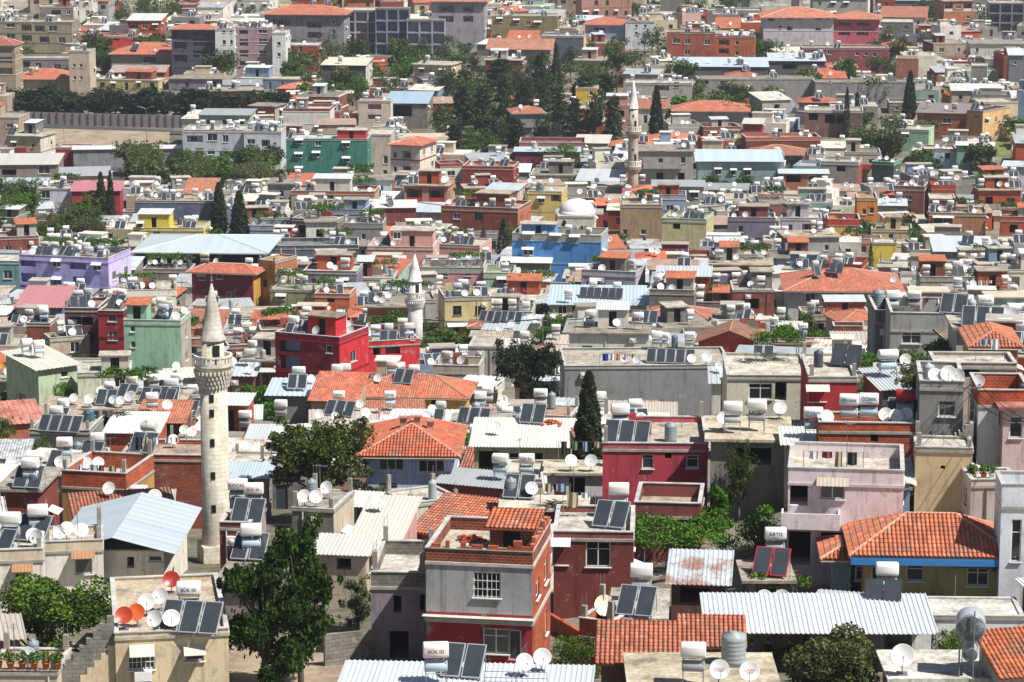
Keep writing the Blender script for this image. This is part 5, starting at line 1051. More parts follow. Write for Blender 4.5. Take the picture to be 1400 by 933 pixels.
B('garage hall', -20, 78, 226, 4.6, 13, 3, '#8d8078', roof='tin', rc='#c9c2b4', yb=240, drop=.05, op=[(60,232,16,12,'w'),(12,236,20,8,'g')], label='garage hall with a broad grey roof and parked vehicles', items=0)
B('red garage side', 76, 122, 202, 4.0, 6, -3, '#a83038', par=.4, yb=218, op=[], label='small red walled shed behind the garage hall', items=0)
B('red stripe market', -20, 50, 260, 4.8, 12, -3, '#b9b4ac', roof='tin', rc='#a8bcc4', yb=272, drop=.05, op=[(18,268,30,6,'g')], bandr=True, label='market hall with a grey roof and bright red fascia at the left edge', items=0)
B('white office', 50, 100, 258, 5.8, 7, -4, '#dcdcea', par=.3, rc='#c9c6c0', yb=285, op=[(62,266,12,11,'w')], label='white office building with one dark window left of the red warehouse', items=1)
B('red warehouse', 98, 164, 262, 6.4, 9, 4, '#a52d3a', roof='tin', rc='#b8363e', yb=284, op=[], drop=.06, label='windowless red warehouse behind the pair of cypresses', items=0)
B('slate long building', 184, 308, 275, 6.0, 9, -3, '#5c6478', par=.4, pc='#7a7d84', rc='#c0b4a2', yb=302, op=[], label='long slate blue building with a cluttered flat roof', items=6)
B('yellow villa', 182, 278, 312, 5.2, 8, -3, '#e2cc5a', par=.6, pc='#e6d264', rc='#c9c2a8', yb=322, op=[(192,308,8,7,'a'),(214,318,10,7,'w')], label='bright yellow villa with a cream sloping upper roof', items=3, hut=(.05,.2,5.5,4,2.6,'stucco','#e0c850','@tin'))
B('tile barn', 252, 292, 264, 4.2, 7, -3, '#b5a48c', roof='tin', rc='#bf7452', yb=270, drop=.25, op=[], label='small barn with an orange tile slope on the orchard edge', items=0, tiled=True)
B('cream roof far house', 440, 500, 90, 7.2, 9, -8, '#5c5a66', roof='tin', rc='#ddd2b4', yb=120, drop=.12, st=2, side='#cfcac0', op=[], label='grey house with a cream sheet roof below the unfinished shells', items=1)
B('blue tin depot', 527, 584, 142, 6.0, 12, -5, '#7a7468', roof='tin', rc='#8fb0c8', yb=165, op=[(550,152,26,16,'g')], label='depot with a blue grey tin roof beside the dark park trees', items=0)
B('pink cream villa', 490, 534, 138, 7.4, 8, -4, '#d3c3b4', par=.4, yb=168, st=2, op=[(512,146,18,7,'l'),(512,160,18,6,'l')], label='cream villa with two pink balconies left of the blue grey depot', items=1, rail='#c9807a', side='#e0d6cc')
B('orange small hip', 922, 1022, 152, 5.0, 12, -4, '#b9b0a2', roof='hip', rc='#c96c4a', yb=160, over=.8, pitch=.26, op=[], label='house with a wide low orange hip roof, right of the two-balcony minaret top', items=0)
B('stepped beige house', 855, 946, 114, 6.4, 9, -5, '#b5aca6', par=.5, yb=128, st=2, op=[(905,120,20,7,'l'),(925,116,8,8,'w')], label='beige stepped house directly behind the two-balcony minaret top', items=2)
B('crescent roof hall', 704, 792, 208, 5.4, 10, -2, '#7a3a40', roof='tin', rc='#b9ccd4', yb=214, drop=.06, op=[], label='hall with a pale blue roof and maroon trim left of the two-balcony minaret', items=1)
B('green maroon building', 710, 800, 195, 6.6, 9, -2, '#7f8f7a', par=.9, pc='#8e4a4e', rc='#9a7a74', yb=205, op=[], label='building with a maroon parapet and faded green wall behind the pale blue roof hall', items=2)
B('yellow park kiosk', 787, 816, 120, 6.4, 6, -6, '#d9b948', par=.5, yb=138, op=[(808,128,5,6,'w')], label='small yellow banded building inside the dark park trees', items=2)
B('dark porch row', 1100, 1180, 152, 6.4, 9, -6, '#7c5a52', par=.5, pc='#cfc8bf', rc='#c2bdb4', yb=182, st=2, op=[(1112,160,12,10,'g'),(1135,163,14,12,'g'),(1150,164,12,12,'g')], label='reddish brown house with a dark row of openings beside the paired cypresses', items=1)
B('red brick cube', 1016, 1042, 170, 5.2, 5, -10, '#9d3a34', roof='tin', rc='#cfc8b4', yb=184, op=[], label='red cube-shaped house with a cream roof in the far right quarter', items=0)
B('rust long deck', 1020, 1122, 188, 5.2, 8, 3, '#7a3c30', par=.8, pc='#c4603c', rc='#b09a88', yb=198, op=[], label='long brown house with a bright rust parapet in front of the red cube house', items=3)
B('tin canopy', 968, 1278, 868, 2.3, 5.2, -1, '#8f9396', roof='tin', rc='#c9d0d4', drop=.10, over=.2, yb=925, walls=False, op=[], name='canopy', cat='canopy', label='long light blue corrugated canopy on thin posts with people standing in its shade', items=0)
B('white awning', 986, 1104, 521, 3.4, 1.8, -2, '#8f9396', roof='tin', rc='#dfe6ea', drop=.22, over=.1, yb=525, walls=False, op=[], name='canopy', cat='canopy', label='white sheet awning in front of the pale flat roofed house', items=0)
B('scrap roof shed', 918, 992, 800, 2.6, 4, -6, '#6b4a40', roof='rusttin', rc='#b9c4cc', drop=.16, yb=840, op=[(950,815,40,20,'g')], label='ramshackle shed under patched scrap metal sheets beside the vine', items=0)
B('small sheet roof', 468, 505, 694, 2.4, 2.5, -14, '#8f8f8c', roof='tin', rc='#ddd9cc', drop=.12, yb=705, walls=False, op=[], name='canopy', cat='canopy', label='small tilted white sheet shelter beside the block ruin', items=0)
B('pot terrace house', -16, 78, 916, 2.6, 3.6, -2, '#c9bba6', par=.25, rc='#b9a890', yb=933, op=[], pc='#b55a44', label='low terrace with flower pots and a dish in the bottom left corner', items=0)
B('vine terrace hut', 1022, 1080, 796, 2.3, 3.6, 0, '#8f7f78', roof='slab', rc='#b5aa9c', yb=805, op=[(1050,815,30,20,'g')], label='low hut roof carrying two red framed panels left of the tall pinkish white house', items=0)
B('pale back roof', 1012, 1098, 842, 1.9, 2.6, 0, '#c9bca6', roof='slab', rc='#d6cab4', yb=845, op=[], label='pale low roof with two dishes directly behind the long light blue canopy', items=0)
B('garden roof house', 300, 372, 800, 3.0, 5, -6, '#8f8580', roof='slab', rc='#aaa195', yb=820, op=[], label='low grey house below the small maroon house, mostly behind the eucalyptus', items=0)
B('stone shed', 430, 500, 760, 2.4, 4, -8, '#b9ab98', roof='tin', rc='#c9c4ba', yb=775, op=[(470,772,20,16,'g')], label='low stone shed between the block ruin and the purplish grey house', items=0)
# ------------------------------------------------------------------ single trees: kind, column, top row, foot row, width, seed, tint, leaf, label
BLUEISH = (.8, .9, 1.1)
T = [('wispy',362,722,945,135,3,(.42,.56,.36),'leaf','large dark eucalyptus with bare branches at the bottom, left of the grey and red house'),
 ('wispy',412,694,938,120,2,(.5,.66,.4),'leaf','second eucalyptus, tucked against the right side of the large one'),
 ('bush',66,778,905,200,1,(1.05,1.15,.75),'leaf','wide feathery green tree over the terrace in the bottom left corner'),
 ('wispy',490,782,862,60,2,(1.0,1.0,1.0),'olive','silvery olive tree between the large eucalyptus and the purplish grey house'),
 ('bush',1146,842,965,185,2,(.8,.78,.6),'olive','big round olive green bush below the long light blue canopy'),
 ('bush',1298,850,945,95,4,(1.35,1.3,.8),'leaf','yellow green shrub beside the large end-on water tank'),
 ('bush',1372,878,935,60,3,(1.2,1.5,.7),'leaf','bright green bush near the bottom right corner'),
 ('bush',786,862,928,84,5,(1.0,1.1,.7),'leaf','round green bush below the orange brick terrace'),
 ('broad',1010,598,690,50,4,(.6,.7,.5),'leaf','dark tree growing beside the cream slab roofed house'),
 ('bush',1040,682,752,90,2,(1.1,1.3,.8),'vine','bright green fig tree left of the tall pinkish white house'),
 ('bush',985,655,716,44,1,(.9,1.1,.8),'vine','green shrub right of the crimson house'),
 ('broad',438,566,716,140,5,(.85,.78,.6),'leaf','broad dark acacia left of the light blue tiled house'),
 ('wispy',505,655,722,55,1,(.8,.85,.8),'olive','small greyish olive tree below the light blue tiled house'),
 ('bush',588,862-200,712-10,46,3,(1.1,1.35,.7),'vine','small green shrub by the wall of the light blue tiled house'),
 ('cypress',804,508,700,50,1,(1,1,1),None,'tall dark cypress left of the crimson house'),
 ('broad',722,460,575,92,3,(.55,.62,.45),'needle','dense dark bushy tree left of the long dark grey wall'),
 ('bush',612,449,484,80,2,(.9,1.0,.7),'leaf','wide green tree behind the plain grey concrete box'),
 ('bush',216,478,520,80,4,(.7,.75,.55),'leaf','dark tree in front of the salmon banded house'),
 ('bush',185,488,515,40,2,(.8,.8,.6),'leaf','smaller dark tree right of the cream green house'),
 ('bush',30,532,560,90,1,(.8,1.0,.5),'leaf','low green tree under the far left tin roofs')]

T += [('bush',348,520,558,60,3,(.85,1.15,.6),'vine','green garden tree right of the stone minaret shaft'),('bush',372,548,580,50,2,(.8,1.1,.6),'vine','second green garden tree right of the stone minaret shaft, lower one'),
 ('bush',1105,425,470,38,2,(1.1,1.15,.6),'leaf','yellow green tree behind the long orange brick wall'),('bush',1015,555,585,50,3,(.8,.9,.6),'leaf','green bush in front of the pale house with the white awning'),
 ('broad',325,672,702,30,1,(1,1.2,.6),'vine','small green tree just right of the minaret foot'),('bush',745,445,470,46,2,(1,1.2,.6),'vine','green vine thicket behind the dense dark bushy tree'),
 ('palm',203,200,232,26,1,(.8,.9,.6),None,'palm tree at the left end of the orchard')]
for x, t, b_, w, l in ((139,236,304,17,'left cypress of the pair before the red warehouse'),(152,234,300,13,'right slimmer cypress of the pair before the red warehouse'),(300,250,312,22,'cypress left of its darker twin beside the slate long building'),(328,262,332,26,'broad dark cypress right of its twin, above the wide grey pyramid roof'),
   (688,300,354,18,'dark cypress left of the bright blue apartment block'),(661,312,346,13,'small cypress behind the rose coloured house'),(771,302,356,17,'dark cypress in front of the bright blue apartment block'),(1157,120,188,10,'left one of the paired slim cypresses at the right'),(1171,126,180,11,'right one of the paired slim cypresses at the right'),
   (1243,98,166,18,'tall lone cypress in front of the very long grey building'),(897,118,192,19,'tall dark cypress right of the two-balcony minaret'),(1190,334,374,9,'thin young cypress behind the long orange roof'),(760,172-110,130,15,'narrow cypress among the far park trees')):
    T.append(('cypress',x,t,b_,w,x % 5,(1,1,1),None,l))
for i, (x, t, b_, w) in enumerate([(604,140,190,26),(632,116,178,30),(660,112,188,34),(690,96,200,34),(716,78,196,34),(738,66,186,26),(764,112,196,30),(786,130,204,30),(812,122,206,28),(838,128,208,26),(672,158,212,30),(706,160,216,30),(748,156,212,30),(622,166,214,26)]):
    T.append(('pine' if i % 4 else 'broad',x,t,b_,w*1.25,i,((.95,1.0,.95) if i % 3 else (1.3,1.35,1.15)),None if i % 4 else 'needle',None))
rt = random.Random(9)
for i in range(25): x = -4+i*16.3+rt.uniform(-4, 4); T.append((rt.choice(['pine','broad','broad']), x, 116+rt.uniform(-4, 8)+x*.02, 160+x*.028, rt.uniform(40, 56), i, (.75,.9,.95), 'needle', None))
# ------------------------------------------------------------------ the rest of the town
resolve()
# places that stay open or green: (x0,y0,x1,y1, what) in photograph pixels, what = 'tree' / 'pine' / 'open' / 'road'
ZONES = [(600,100,840,150,'pine'),(600,150,700,205,'tree'),(400,75,590,125,'tree'),(0,118,400,140,'open'),(0,140,250,200,'open'),(250,146,310,174,'open'),(170,205,252,262,'tree'),(100,222,182,246,'open'),(250,232,392,262,'tree'),(0,272,50,330,'tree'),
 (50,300,135,332,'tree'),(1345,178,1400,215,'open'),(1250,0,1290,30,'tree'),(700,0,760,20,'tree'),(180,0,240,36,'tree'),(395,0,470,14,'tree'),(1000,62,1044,84,'tree'),(1040,50,1100,62,'tree'),(930,0,1040,24,'tree'),(1200,50,1230,100,'tree'),(540,60,640,100,'tree'),(640,120,700,140,'tree'),(850,8,930,30,'tree'),(820,45,900,82,'tree'),(1020,52,1060,64,'tree'),(180,470,262,512,'tree'),(0,528,70,562,'tree'),
 (990,640,1076,760,'open'),(345,560,500,700,'open'),(270,460,322,790,'open'),(290,690,460,933,'open'),(0,800,156,933,'open'),(578,448,662,480,'tree'),(688,470,760,535,'open'),(1170,185,1210,200,'tree'),(925,130,1050,160,'tree'),
 (860,740,1000,933,'open'),(1000,740,1260,933,'open'),(1260,860,1400,933,'open'),(868,690,1000,800,'open'),(1170,490,1275,520,'tree'),(620,10,660,30,'tree'),(96,24,232,40,'tree'),(100,60,150,118,'tree'),(1210,190,1262,225,'tree'),(460,780,512,933,'open'),
 (835,120,900,300,'keep'),(556,400,584,505,'open'),(540,330,595,400,'keep'),(700,270,822,300,'keep'),(1140,130,1180,190,'keep'),(1225,100,1262,190,'keep'),(783,500,830,640,'open'),(752,735,870,870,'open'),(620,560,700,700,'keep')]
def zone(x, y):
    for z in ZONES:
        if z[0] <= x < z[2] and z[1] <= y < z[3]: return z[4]
def mkshort(b): return b
FB = []; TLOTS = []
WALLC = ['#a8a59e']*6+['#8e8c88']*4+['#dedad0']*7+['#e6dfcc']*4+['#c4b49a']*3+['#b09c88']*3+['#8a4640']*2+['#a04a40', '#8c5a4c', '#b98a76', '#cda69a', '#cfb5aa', '#a9b8a0', '#9cb5a8', '#93a9bc', '#7d95b0', '#d0c08c', '#c9b36c', '#7d7486', '#6a6472', '#b5714c', '#c4bccb', '#b7c4cc']
def cells():
    rg = random.Random(5); y = 128.0; hand = [(b.foot(.15), b) for b in BL]
    prot = [(b.prot, b.P[1]) for b in BL]+[((k[1]-k[4]*.4, k[2], k[1]+k[4]*.4, k[3]-.15*(k[3]-k[2])), solve(k[1], k[3], 0)[1]) for k in T if k[-1]]+[((284, 388, 312, 740), 165), ((555, 348, 581, 470), 290), ((857, 112, 874, 262), 480), ((700, 300, 845, 352), 470)]
    while y < 1130:
        far = y > 560; row = (8.4 if y < 300 else 8.8 if y < 560 else 11.0 if y < 760 else 14)*rg.uniform(.92, 1.08)
        half = .186*y+8; x = -half-rg.uniform(0, 6)
        while x < half:
            w = rg.uniform(5.5, 10) if not far else (rg.uniform(7, 12) if rg.random() < .8 else rg.uniform(12, 18)); d = rg.uniform(.68, .9)*row; yy = y+rg.uniform(-1.5, 1.5)
            a = rad(rg.choice([-14, -8, -4, -4, -2, 6, 12])+rg.uniform(-3, 3)); cx = x+w/2; x += w*rg.uniform(1.02, 1.10)+(rg.uniform(2, 5) if rg.random() < .22 else .3)
            st = rg.choices([1, 2, 3], [.62, .33, .05] if not far else [.5, .36, .14])[0]; st = min(st, 2) if yy < 520 else st; H = 2.9*st+rg.uniform(.3, .9)
            pz = min(terrain(cx, yy), terrain(cx, yy+d*.5)+.6); px, py, D = proj((cx, yy, pz+H*.6))
            if py < -34 or px < -60 or px > PW+60 or py > 960: continue
            z = zone(px, py)
            if z == 'keep':
                H = min(H, 3.6); st = 1
            if z is None and yy > 420 and rg.random() < (.05 if yy < 620 else .13): TLOTS.append((cx, yy, 'gap')); continue
            if z in ('open', 'tree', 'pine'):
                if z != 'open' and py < 600: TLOTS.append((cx, yy, z))
                continue
            b = mk(None, (cx, yy, pz), a, w*.98, d, H, rg.choice(WALLC), hand=False)
            ok = not any(abs(t[0]-cx) < 14 and -3 < (l := b.to_local((t[0], t[1], 0)))[1] < b.d+t[2]*.6 and abs(l[0]) < b.W/2+t[2]*.7 for t in TP)
            if not ok: continue
            for tries in range(4):
                F = b.foot(.05)
                if not any(abs(h.P[0]-cx) < 30 and abs(h.P[1]-yy) < 32 and sat(F, f) for f, h in hand) and not any(abs(o.P[0]-cx) < 22 and abs(o.P[1]-yy) < 26 and sat(F, o.foot(0)) for o in FB[-70:]): break
                b.W *= .78; b.d *= .86
                if b.W < 4.5 or b.d < 4: ok = False; break
            else: ok = False
            if not ok:
                if rg.random() < .5: TLOTS.append((cx, yy, 'gap'))
                continue
            b.st = st
            for lower in range(2):
                S = sil(b); X0, X1 = min(p[0] for p in S), max(p[0] for p in S); Y0, Y1 = min(p[1] for p in S)-2, max(p[1] for p in S); A = (X1-X0)*(Y1-Y0); bad = False
                for (p, py_) in prot:
                    if py_ > b.P[1] and min(X1, p[2])-max(X0, p[0]) > 2 and min(Y1, p[3])-max(Y0, p[1]) > 2:
                        o = (min(X1, p[2])-max(X0, p[0]))*(min(Y1, p[3])-max(Y0, p[1]))
                        if o > .045*(p[2]-p[0])*(p[3]-p[1]) or o > .4*A: bad = True; break
                if not bad: break
                b.H = H = 2.9; b.st = 1
            if bad: continue
            FB.append(b)
        y += row
    return rg
TP = [(*tree_foot(k[1], k[3], k[0])[:2], 2.0 if k[0] in ('cypress', 'pine') else 2.8) for k in T if k[-1] or k[0] == 'pine']
rgf = cells()
def sheds():
    rg = random.Random(17); y = 122.0; prot = [(b.prot, b.P[1]) for b in BL]+[((k[1]-k[4]*.4, k[2], k[1]+k[4]*.4, k[3]-.15*(k[3]-k[2])), solve(k[1], k[3], 0)[1]) for k in T if k[-1]]+[((284, 388, 312, 740), 165), ((555, 348, 581, 470), 290), ((857, 112, 874, 262), 480), ((700, 300, 845, 352), 470)]; keepout = [(275,700,325,790),(783,560,830,650),(560,400,580,500),(845,230,885,300),(1030,870,1110,925),(880,740,990,800)]
    while y < 540:
        half = .186*y+3; x = -half
        while x < half:
            w, d, H = rg.uniform(3.2, 6.5), rg.uniform(3, 4.6), rg.uniform(2.3, 3.1); cx, yy = x+w/2+rg.uniform(-.5, .5), y+rg.uniform(-1, 1); x += w+.4
            pz = terrain(cx, yy+1); px, py, D = proj((cx, yy, pz+1.5))
            if py > 945 or any(k[0] < px < k[2] and k[1] < py < k[3] for k in keepout): continue
            z = zone(px, py)
            if z in ('tree', 'pine') or (z == 'open' and (rg.random() < .55 or px < 160 or y > 420)): continue
            b = mk(None, (cx, yy, pz), rad(rg.choice([-16, -8, -3, 4, 14])), w, d, H, rg.choice(WALLC), hand=False); F = b.foot(.1)
            if any(math.hypot(t[0]-cx, t[1]-yy-d/2) < t[2]+2 for t in TP): continue
            if any(abs(o.P[0]-cx) < 26 and abs(o.P[1]-yy) < 28 and sat(F, o.foot(0)) for o in BL+FB if o.walls): continue
            S = sil(b); X0, X1 = min(p[0] for p in S), max(p[0] for p in S); Y0, Y1 = min(p[1] for p in S)-2, max(p[1] for p in S); A = (X1-X0)*(Y1-Y0); bad = False
            for (p, py_) in prot:
                if py_ > b.P[1] and min(X1, p[2])-max(X0, p[0]) > 2 and min(Y1, p[3])-max(Y0, p[1]) > 2:
                    if (min(X1, p[2])-max(X0, p[0]))*(min(Y1, p[3])-max(Y0, p[1])) > .10*(p[2]-p[0])*(p[3]-p[1]): bad = True; break
            if bad: continue
            b.st = 1; b.shed = True; b.name = 'shed'; b.cat = 'shed'; FB.append(b)
        y += 4.6
sheds()
for b in FB:
    r = random.Random(int(b.P[0]*97+b.P[1]*131)); k = r.random()
    if k < .52: b.roof, b.par = 'flat', r.choice([.25, .5, .75, .9])
    elif k < .72: b.roof, b.par = 'slab', 0.0
    elif k < .89: b.roof, b.rc, b.drop, b.par = 'tin', r.choice([TINB, TINW, '#a5abad', '#9aa3a8', '#d3cdbd', '#8f9598']), r.uniform(.04, .12), 0
    elif k < .935: b.roof, b.rc, b.par, b.pitch, b.over = 'hip', r.choice(['#bf6a4e', '#b56450', '#a8624e', '#c4745a']), 0, .28, .5
    elif k < .97: b.roof, b.rc, b.drop, b.par, b.tiled = 'tin', '#b0684e', .2, 0, True
    else: b.roof, b.rc, b.drop, b.par = 'rusttin', '#a88f80', .08, 0
    if b.roof in ('flat', 'slab'): b.rc = r.choice(['#d2cabc', '#b9b0a2', '#a9a094', '#e0dacd', '#968f85', '#c4b8a6', '#aba49a'])
    if r.random() < .24: b.wm, b.col = r.choice(['brick', 'oldbrick', 'oldbrick', 'block', 'block']), '#ffffff'
    elif b.roof == 'flat' and r.random() < .3: b.pc = r.choice(['@brick', '@oldbrick', '@oldbrick', '#a9a59a', '#b5453c', '#9c3a34', '#cfc8bb', '@block'])
    if b.roof in ('flat', 'slab') and r.random() < .6:
        b.hut = (r.random()*.6, r.uniform(.2, .5), r.uniform(2.2, max(3, b.W*.65)), r.uniform(2.2, 4), r.uniform(1.9, 2.5), r.choice(['brick', 'oldbrick', 'stucco', 'stucco', 'block']), b.col if b.wm == 'stucco' else '#b5b0a6', r.choice(['#d0c8ba', '@tin', '@tile', '#b9b0a4', '@tin']))
    if r.random() < .35 and b.wm == 'stucco': b.side = r.choice(['@brick', '@oldbrick', '#d8cfc0', '#a8a49c', '#e2ddd2'])
    if b.st > 1 and r.random() < .5: b.band = r.choice(['#cfc9be', '#a8a49a', b.col])
    if getattr(b, 'shed', 0):
        b.hut = None; b.band = None
        if r.random() < .6: b.roof, b.rc, b.drop, b.par, b.tiled = r.choice(['tin', 'tin', 'rusttin']), r.choice([TINB, TINW, '#aab4b8', '#d9d2c0', '#b9a894']), r.uniform(.05, .2), 0, r.random() < .25
    b.auto = 1.05; b.fs = r.choice(['wwwa', 'wag', 'wlw', 'wwg', 'wal']); b.wc = r.choice(['#e8e6e0', '#e8e6e0', '#6b5a4a', '#cfcac0'])
    b.rail = r.choice([b.col if b.wm == 'stucco' else '#a8a49c', '#d8d2c6', '#b9453c'])
    b.D = proj(b.to_world(0, 0, b.H))[2]; b.s = FPX/b.D
# ---- how much of each building shows: painter's buffer at half size, nearest first
BW, BH = 700, 467
def fill_poly(buf, pts, val):
    """convex hull of the points into the buffer; returns the number of fresh cells"""
    P = sorted(set((round(p[0]/2, 2), round(p[1]/2, 2)) for p in pts))
    def half(Q):
        h = []
        for p in Q:
            while len(h) > 1 and (h[-1][0]-h[-2][0])*(p[1]-h[-2][1])-(h[-1][1]-h[-2][1])*(p[0]-h[-2][0]) <= 0: h.pop()
            h.append(p)
        return h
    L = half(P); U = half(P[::-1]); hull = L[:-1]+U[:-1]; n = len(hull)
    if n < 3: return 0
    ys = [p[1] for p in hull]; new = 0
    for y in range(max(0, int(min(ys))), min(BH, int(max(ys))+1)):
        yc = y+.5; xs = []
        for i in range(n):
            a, b = hull[i], hull[(i+1) % n]
            if (a[1] <= yc) != (b[1] <= yc): xs.append(a[0]+(yc-a[1])*(b[0]-a[0])/(b[1]-a[1]))
        if len(xs) >= 2:
            x0, x1 = max(0, int(round(min(xs)))), min(BW, int(round(max(xs))))
            if x1 > x0: seg = buf[y, x0:x1]; m = seg < 0; new += int(m.sum()); seg[m] = val
    return new
BL += FB
for b in BL:
    S = sil(b); b.prx = (min(p[0] for p in S), max(p[0] for p in S), min(p[1] for p in S), max(p[1] for p in S))
BL.sort(key=lambda b: b.P[1]); buf = np.full((BH, BW), -1, np.int32)
for i, b in enumerate(BL): b.vis = fill_poly(buf, sil(b), i)
for b in BL: b.seen = b.vis
BL = [b for b in BL if b.seen >= (3 if not b.hand else 0)]
fills = sorted([b for b in BL if not b.hand and not getattr(b, 'shed', 0)], key=lambda b: -b.seen); n_hand = sum(b.hand for b in BL)
print('sheds', sum(getattr(b, 'shed', 0) for b in BL))
N_HOUSE = 298-n_hand
for i, b in enumerate(fills): b.mass = i >= N_HOUSE
print('hand', n_hand, 'fill', len(fills), 'mass', sum(b.mass for b in BL), 'treelots', len(TLOTS))
def build_mass(bs):
    """the small far houses nobody could count: one object"""
    for key, rough in (('masswall', .9), ('massroof', .8)):
        t = NT('far_house_'+key[4:]); at = t.n('ShaderNodeVertexColor'); at.layer_name = 'Col'; v = t.n('ShaderNodeTexCoord').outputs['Object']
        t.set(col=t.mix(at.outputs[0], t.ramp(t.noise(v, .5, 5, .7), [(.3, (.6, .58, .55)), (.55, (1, 1, 1))]), .9, 'MULTIPLY'), rough=rough); M[key] = t.m
    mb = MB(); cols = []
    def upto(c):
        while len(cols) < len(mb.f): cols.append(c)
    for b in bs:
        r = random.Random(int(b.P[0]*7+b.P[1]*13)); m = MB(); T = b.H-b.par; W, d = b.W, b.d; sub = []
        fo = auto_open(W, b.H, b.st, r, .8, True, 'www', b.par+.25); so = auto_open(d, b.H, b.st, r, .7, False, 'w', b.par+.25)
        H_ = lambda q: [(h[0], h[1], h[2], min(h[3], T-.05), .14, 2) for h in holes_of(q, 1, 2)]
        wc = lin({'brick': '#b8573a', 'oldbrick': '#8a4232', 'block': '#8d8981'}.get(b.wm, b.col if b.col.startswith('#') else '#aaaaaa')); rc = lin(b.rc)
        wall_face(m, (-W/2,0,0), (1,0,0), (0,1,0), W, T, H_(fo), z0=-2.5); wall_face(m, (W/2,0,0), (0,1,0), (-1,0,0), d, T, H_(so), z0=-2.5); wall_face(m, (W/2,d,0), (-1,0,0), (0,-1,0), W, T, [], z0=-2.5); wall_face(m, (-W/2,d,0), (0,-1,0), (1,0,0), d, T, [], z0=-2.5)
        n0 = len(m.f); e = b.H
        if b.roof in ('flat', 'slab'):
            m.box(-W/2, .0, T, W/2, d, T+.1, 1)
            if b.par > .1:
                n1 = len(m.f); t = .16; m.box(-W/2,0,T+.1,W/2,t,e); m.box(-W/2,d-t,T+.1,W/2,d,e); m.box(-W/2,t,T+.1,-W/2+t,d-t,e); m.box(W/2-t,t,T+.1,W/2,d-t,e)
            if b.hut and b.d > 5:
                x = -W/2+.3+b.hut[0]*(W-b.hut[2]-.6) if W > b.hut[2]+.6 else -W/2+.3; m.box(x, d*.4, T+.1, min(x+b.hut[2], W/2-.2), d*.4+2.4, T+.1+b.hut[4]); m.box(x-.2, d*.4-.2, T+.1+b.hut[4], min(x+b.hut[2], W/2-.2)+.2, d*.4+2.6, T+.22+b.hut[4], 1)
        elif b.roof == 'hip':
            o = .5; hh = b.pitch*(min(W, d)/2+o); rl = abs(W-d)/2; R1, R2 = ((-rl, d/2, e+hh), (rl, d/2, e+hh)) if W >= d else ((0, d/2-rl, e+hh), (0, d/2+rl, e+hh)); w2 = W/2+o; a, c, f, g = (-w2,-o,e), (w2,-o,e), (w2,d+o,e), (-w2,d+o,e)
            for s_ in ([[a,c,R2,R1],[c,f,R2],[f,g,R1,R2],[g,a,R1]] if W >= d else [[a,c,R1],[c,f,R2,R1],[f,g,R2],[g,a,R1,R2]]): m.quad(s_, 1)
        else:
            z1 = e+b.drop*d; m.quad([(W/2,0,e),(W/2,d,e),(W/2,d,z1)]); m.quad([(-W/2,d,e),(-W/2,0,e),(-W/2,d,z1)]); m.quad([(W/2,d,e),(-W/2,d,e),(-W/2,d,z1),(W/2,d,z1)]); flat_sheet(m, (-W/2-.3,-.3,e+.05), (W/2+.3,-.3,e+.05), (W/2+.3,d+.3,z1+.05), (-W/2-.3,d+.3,z1+.05), .06, 1)
        base = len(mb.v); c_, s_ = math.cos(b.a), math.sin(b.a)
        mb.v += [(b.P[0]+x*c_-y*s_, b.P[1]+x*s_+y*c_, b.P[2]+z) for x, y, z in m.v]; mb.f += [tuple(q+base for q in f) for f in m.f]; mb.m += m.m; mb.sm += m.sm; mb.uv += m.uv
        for q in m.m: cols.append(wc if q == 0 else rc if q == 1 else (.02, .02, .02))
    me = mb.mesh('distant_houses', ['masswall', 'massroof', 'darkglass']); ca = me.color_attributes.new('Col', 'FLOAT_COLOR', 'CORNER')
    flat = []
    for c, f in zip(cols, mb.f): flat += [*c, 1]*len(f)
    ca.data.foreach_set('color', flat); o = link('distant_houses', me, kind='stuff'); o['label'] = 'densely packed small houses filling the farther rows of the town'
BR_ = random.Random(3)
for b in BL:
    if not b.mass: build(b, random.Random(int(abs(b.P[0]*17+b.P[1]*29))))
build_mass([b for b in BL if b.mass])
# ------------------------------------------------------------------ ground
def grid_mesh(name, xs, ys, mat, dz=0.0, f=terrain):
    v = [(x, y, f(x, y)+dz) for y in ys for x in xs]; n = len(xs); fc = [(j*n+i, j*n+i+1, (j+1)*n+i+1, (j+1)*n+i) for j in range(len(ys)-1) for i in range(n-1)]
    me = bpy.data.meshes.new(name); me.from_pydata(v, [], fc); me.materials.append(M[mat]); me.polygons.foreach_set('use_smooth', [True]*len(fc)); me.update(); return link(name, me, kind='structure')
grid_mesh('ground', [-900+i*12 for i in range(151)], [0, 30, 60]+[80+i*6 for i in range(90)]+[620+i*15 for i in range(50)]+[1400, 1700, 2200, 3000, 4500], 'ground')
def patch(name, px0, py0, px1, py1, mat, dz, skew=0.0):
    """strip of ground between two rows of the photograph"""
    a = [solve(x, py1+skew*(x-px0), 0) for x in np.linspace(px0, px1, 16)]; b = [solve(x, py0+skew*(x-px0), 0) for x in np.linspace(px0, px1, 16)]
    v = []; K = 10
    for i in range(16):
        for k in range(K+1): p = a[i]+(b[i]-a[i])*k/K; v.append((p[0], p[1], terrain(p[0], p[1])+dz))
    fc = [(i*(K+1)+k, (i+1)*(K+1)+k, (i+1)*(K+1)+k+1, i*(K+1)+k+1) for i in range(15) for k in range(K)]
    me = bpy.data.meshes.new(name); me.from_pydata(v, [], fc); me.materials.append(M[mat]); me.update(); return link(name, me, kind='structure')
patch('earth_bank', -40, 174, 232, 196, 'earth', .25, .03)
patch('highway', -40, 166, 290, 171, 'asphalt', .22, .05)
patch('car_park', -30, 214, 186, 252, 'asphalt', .06)
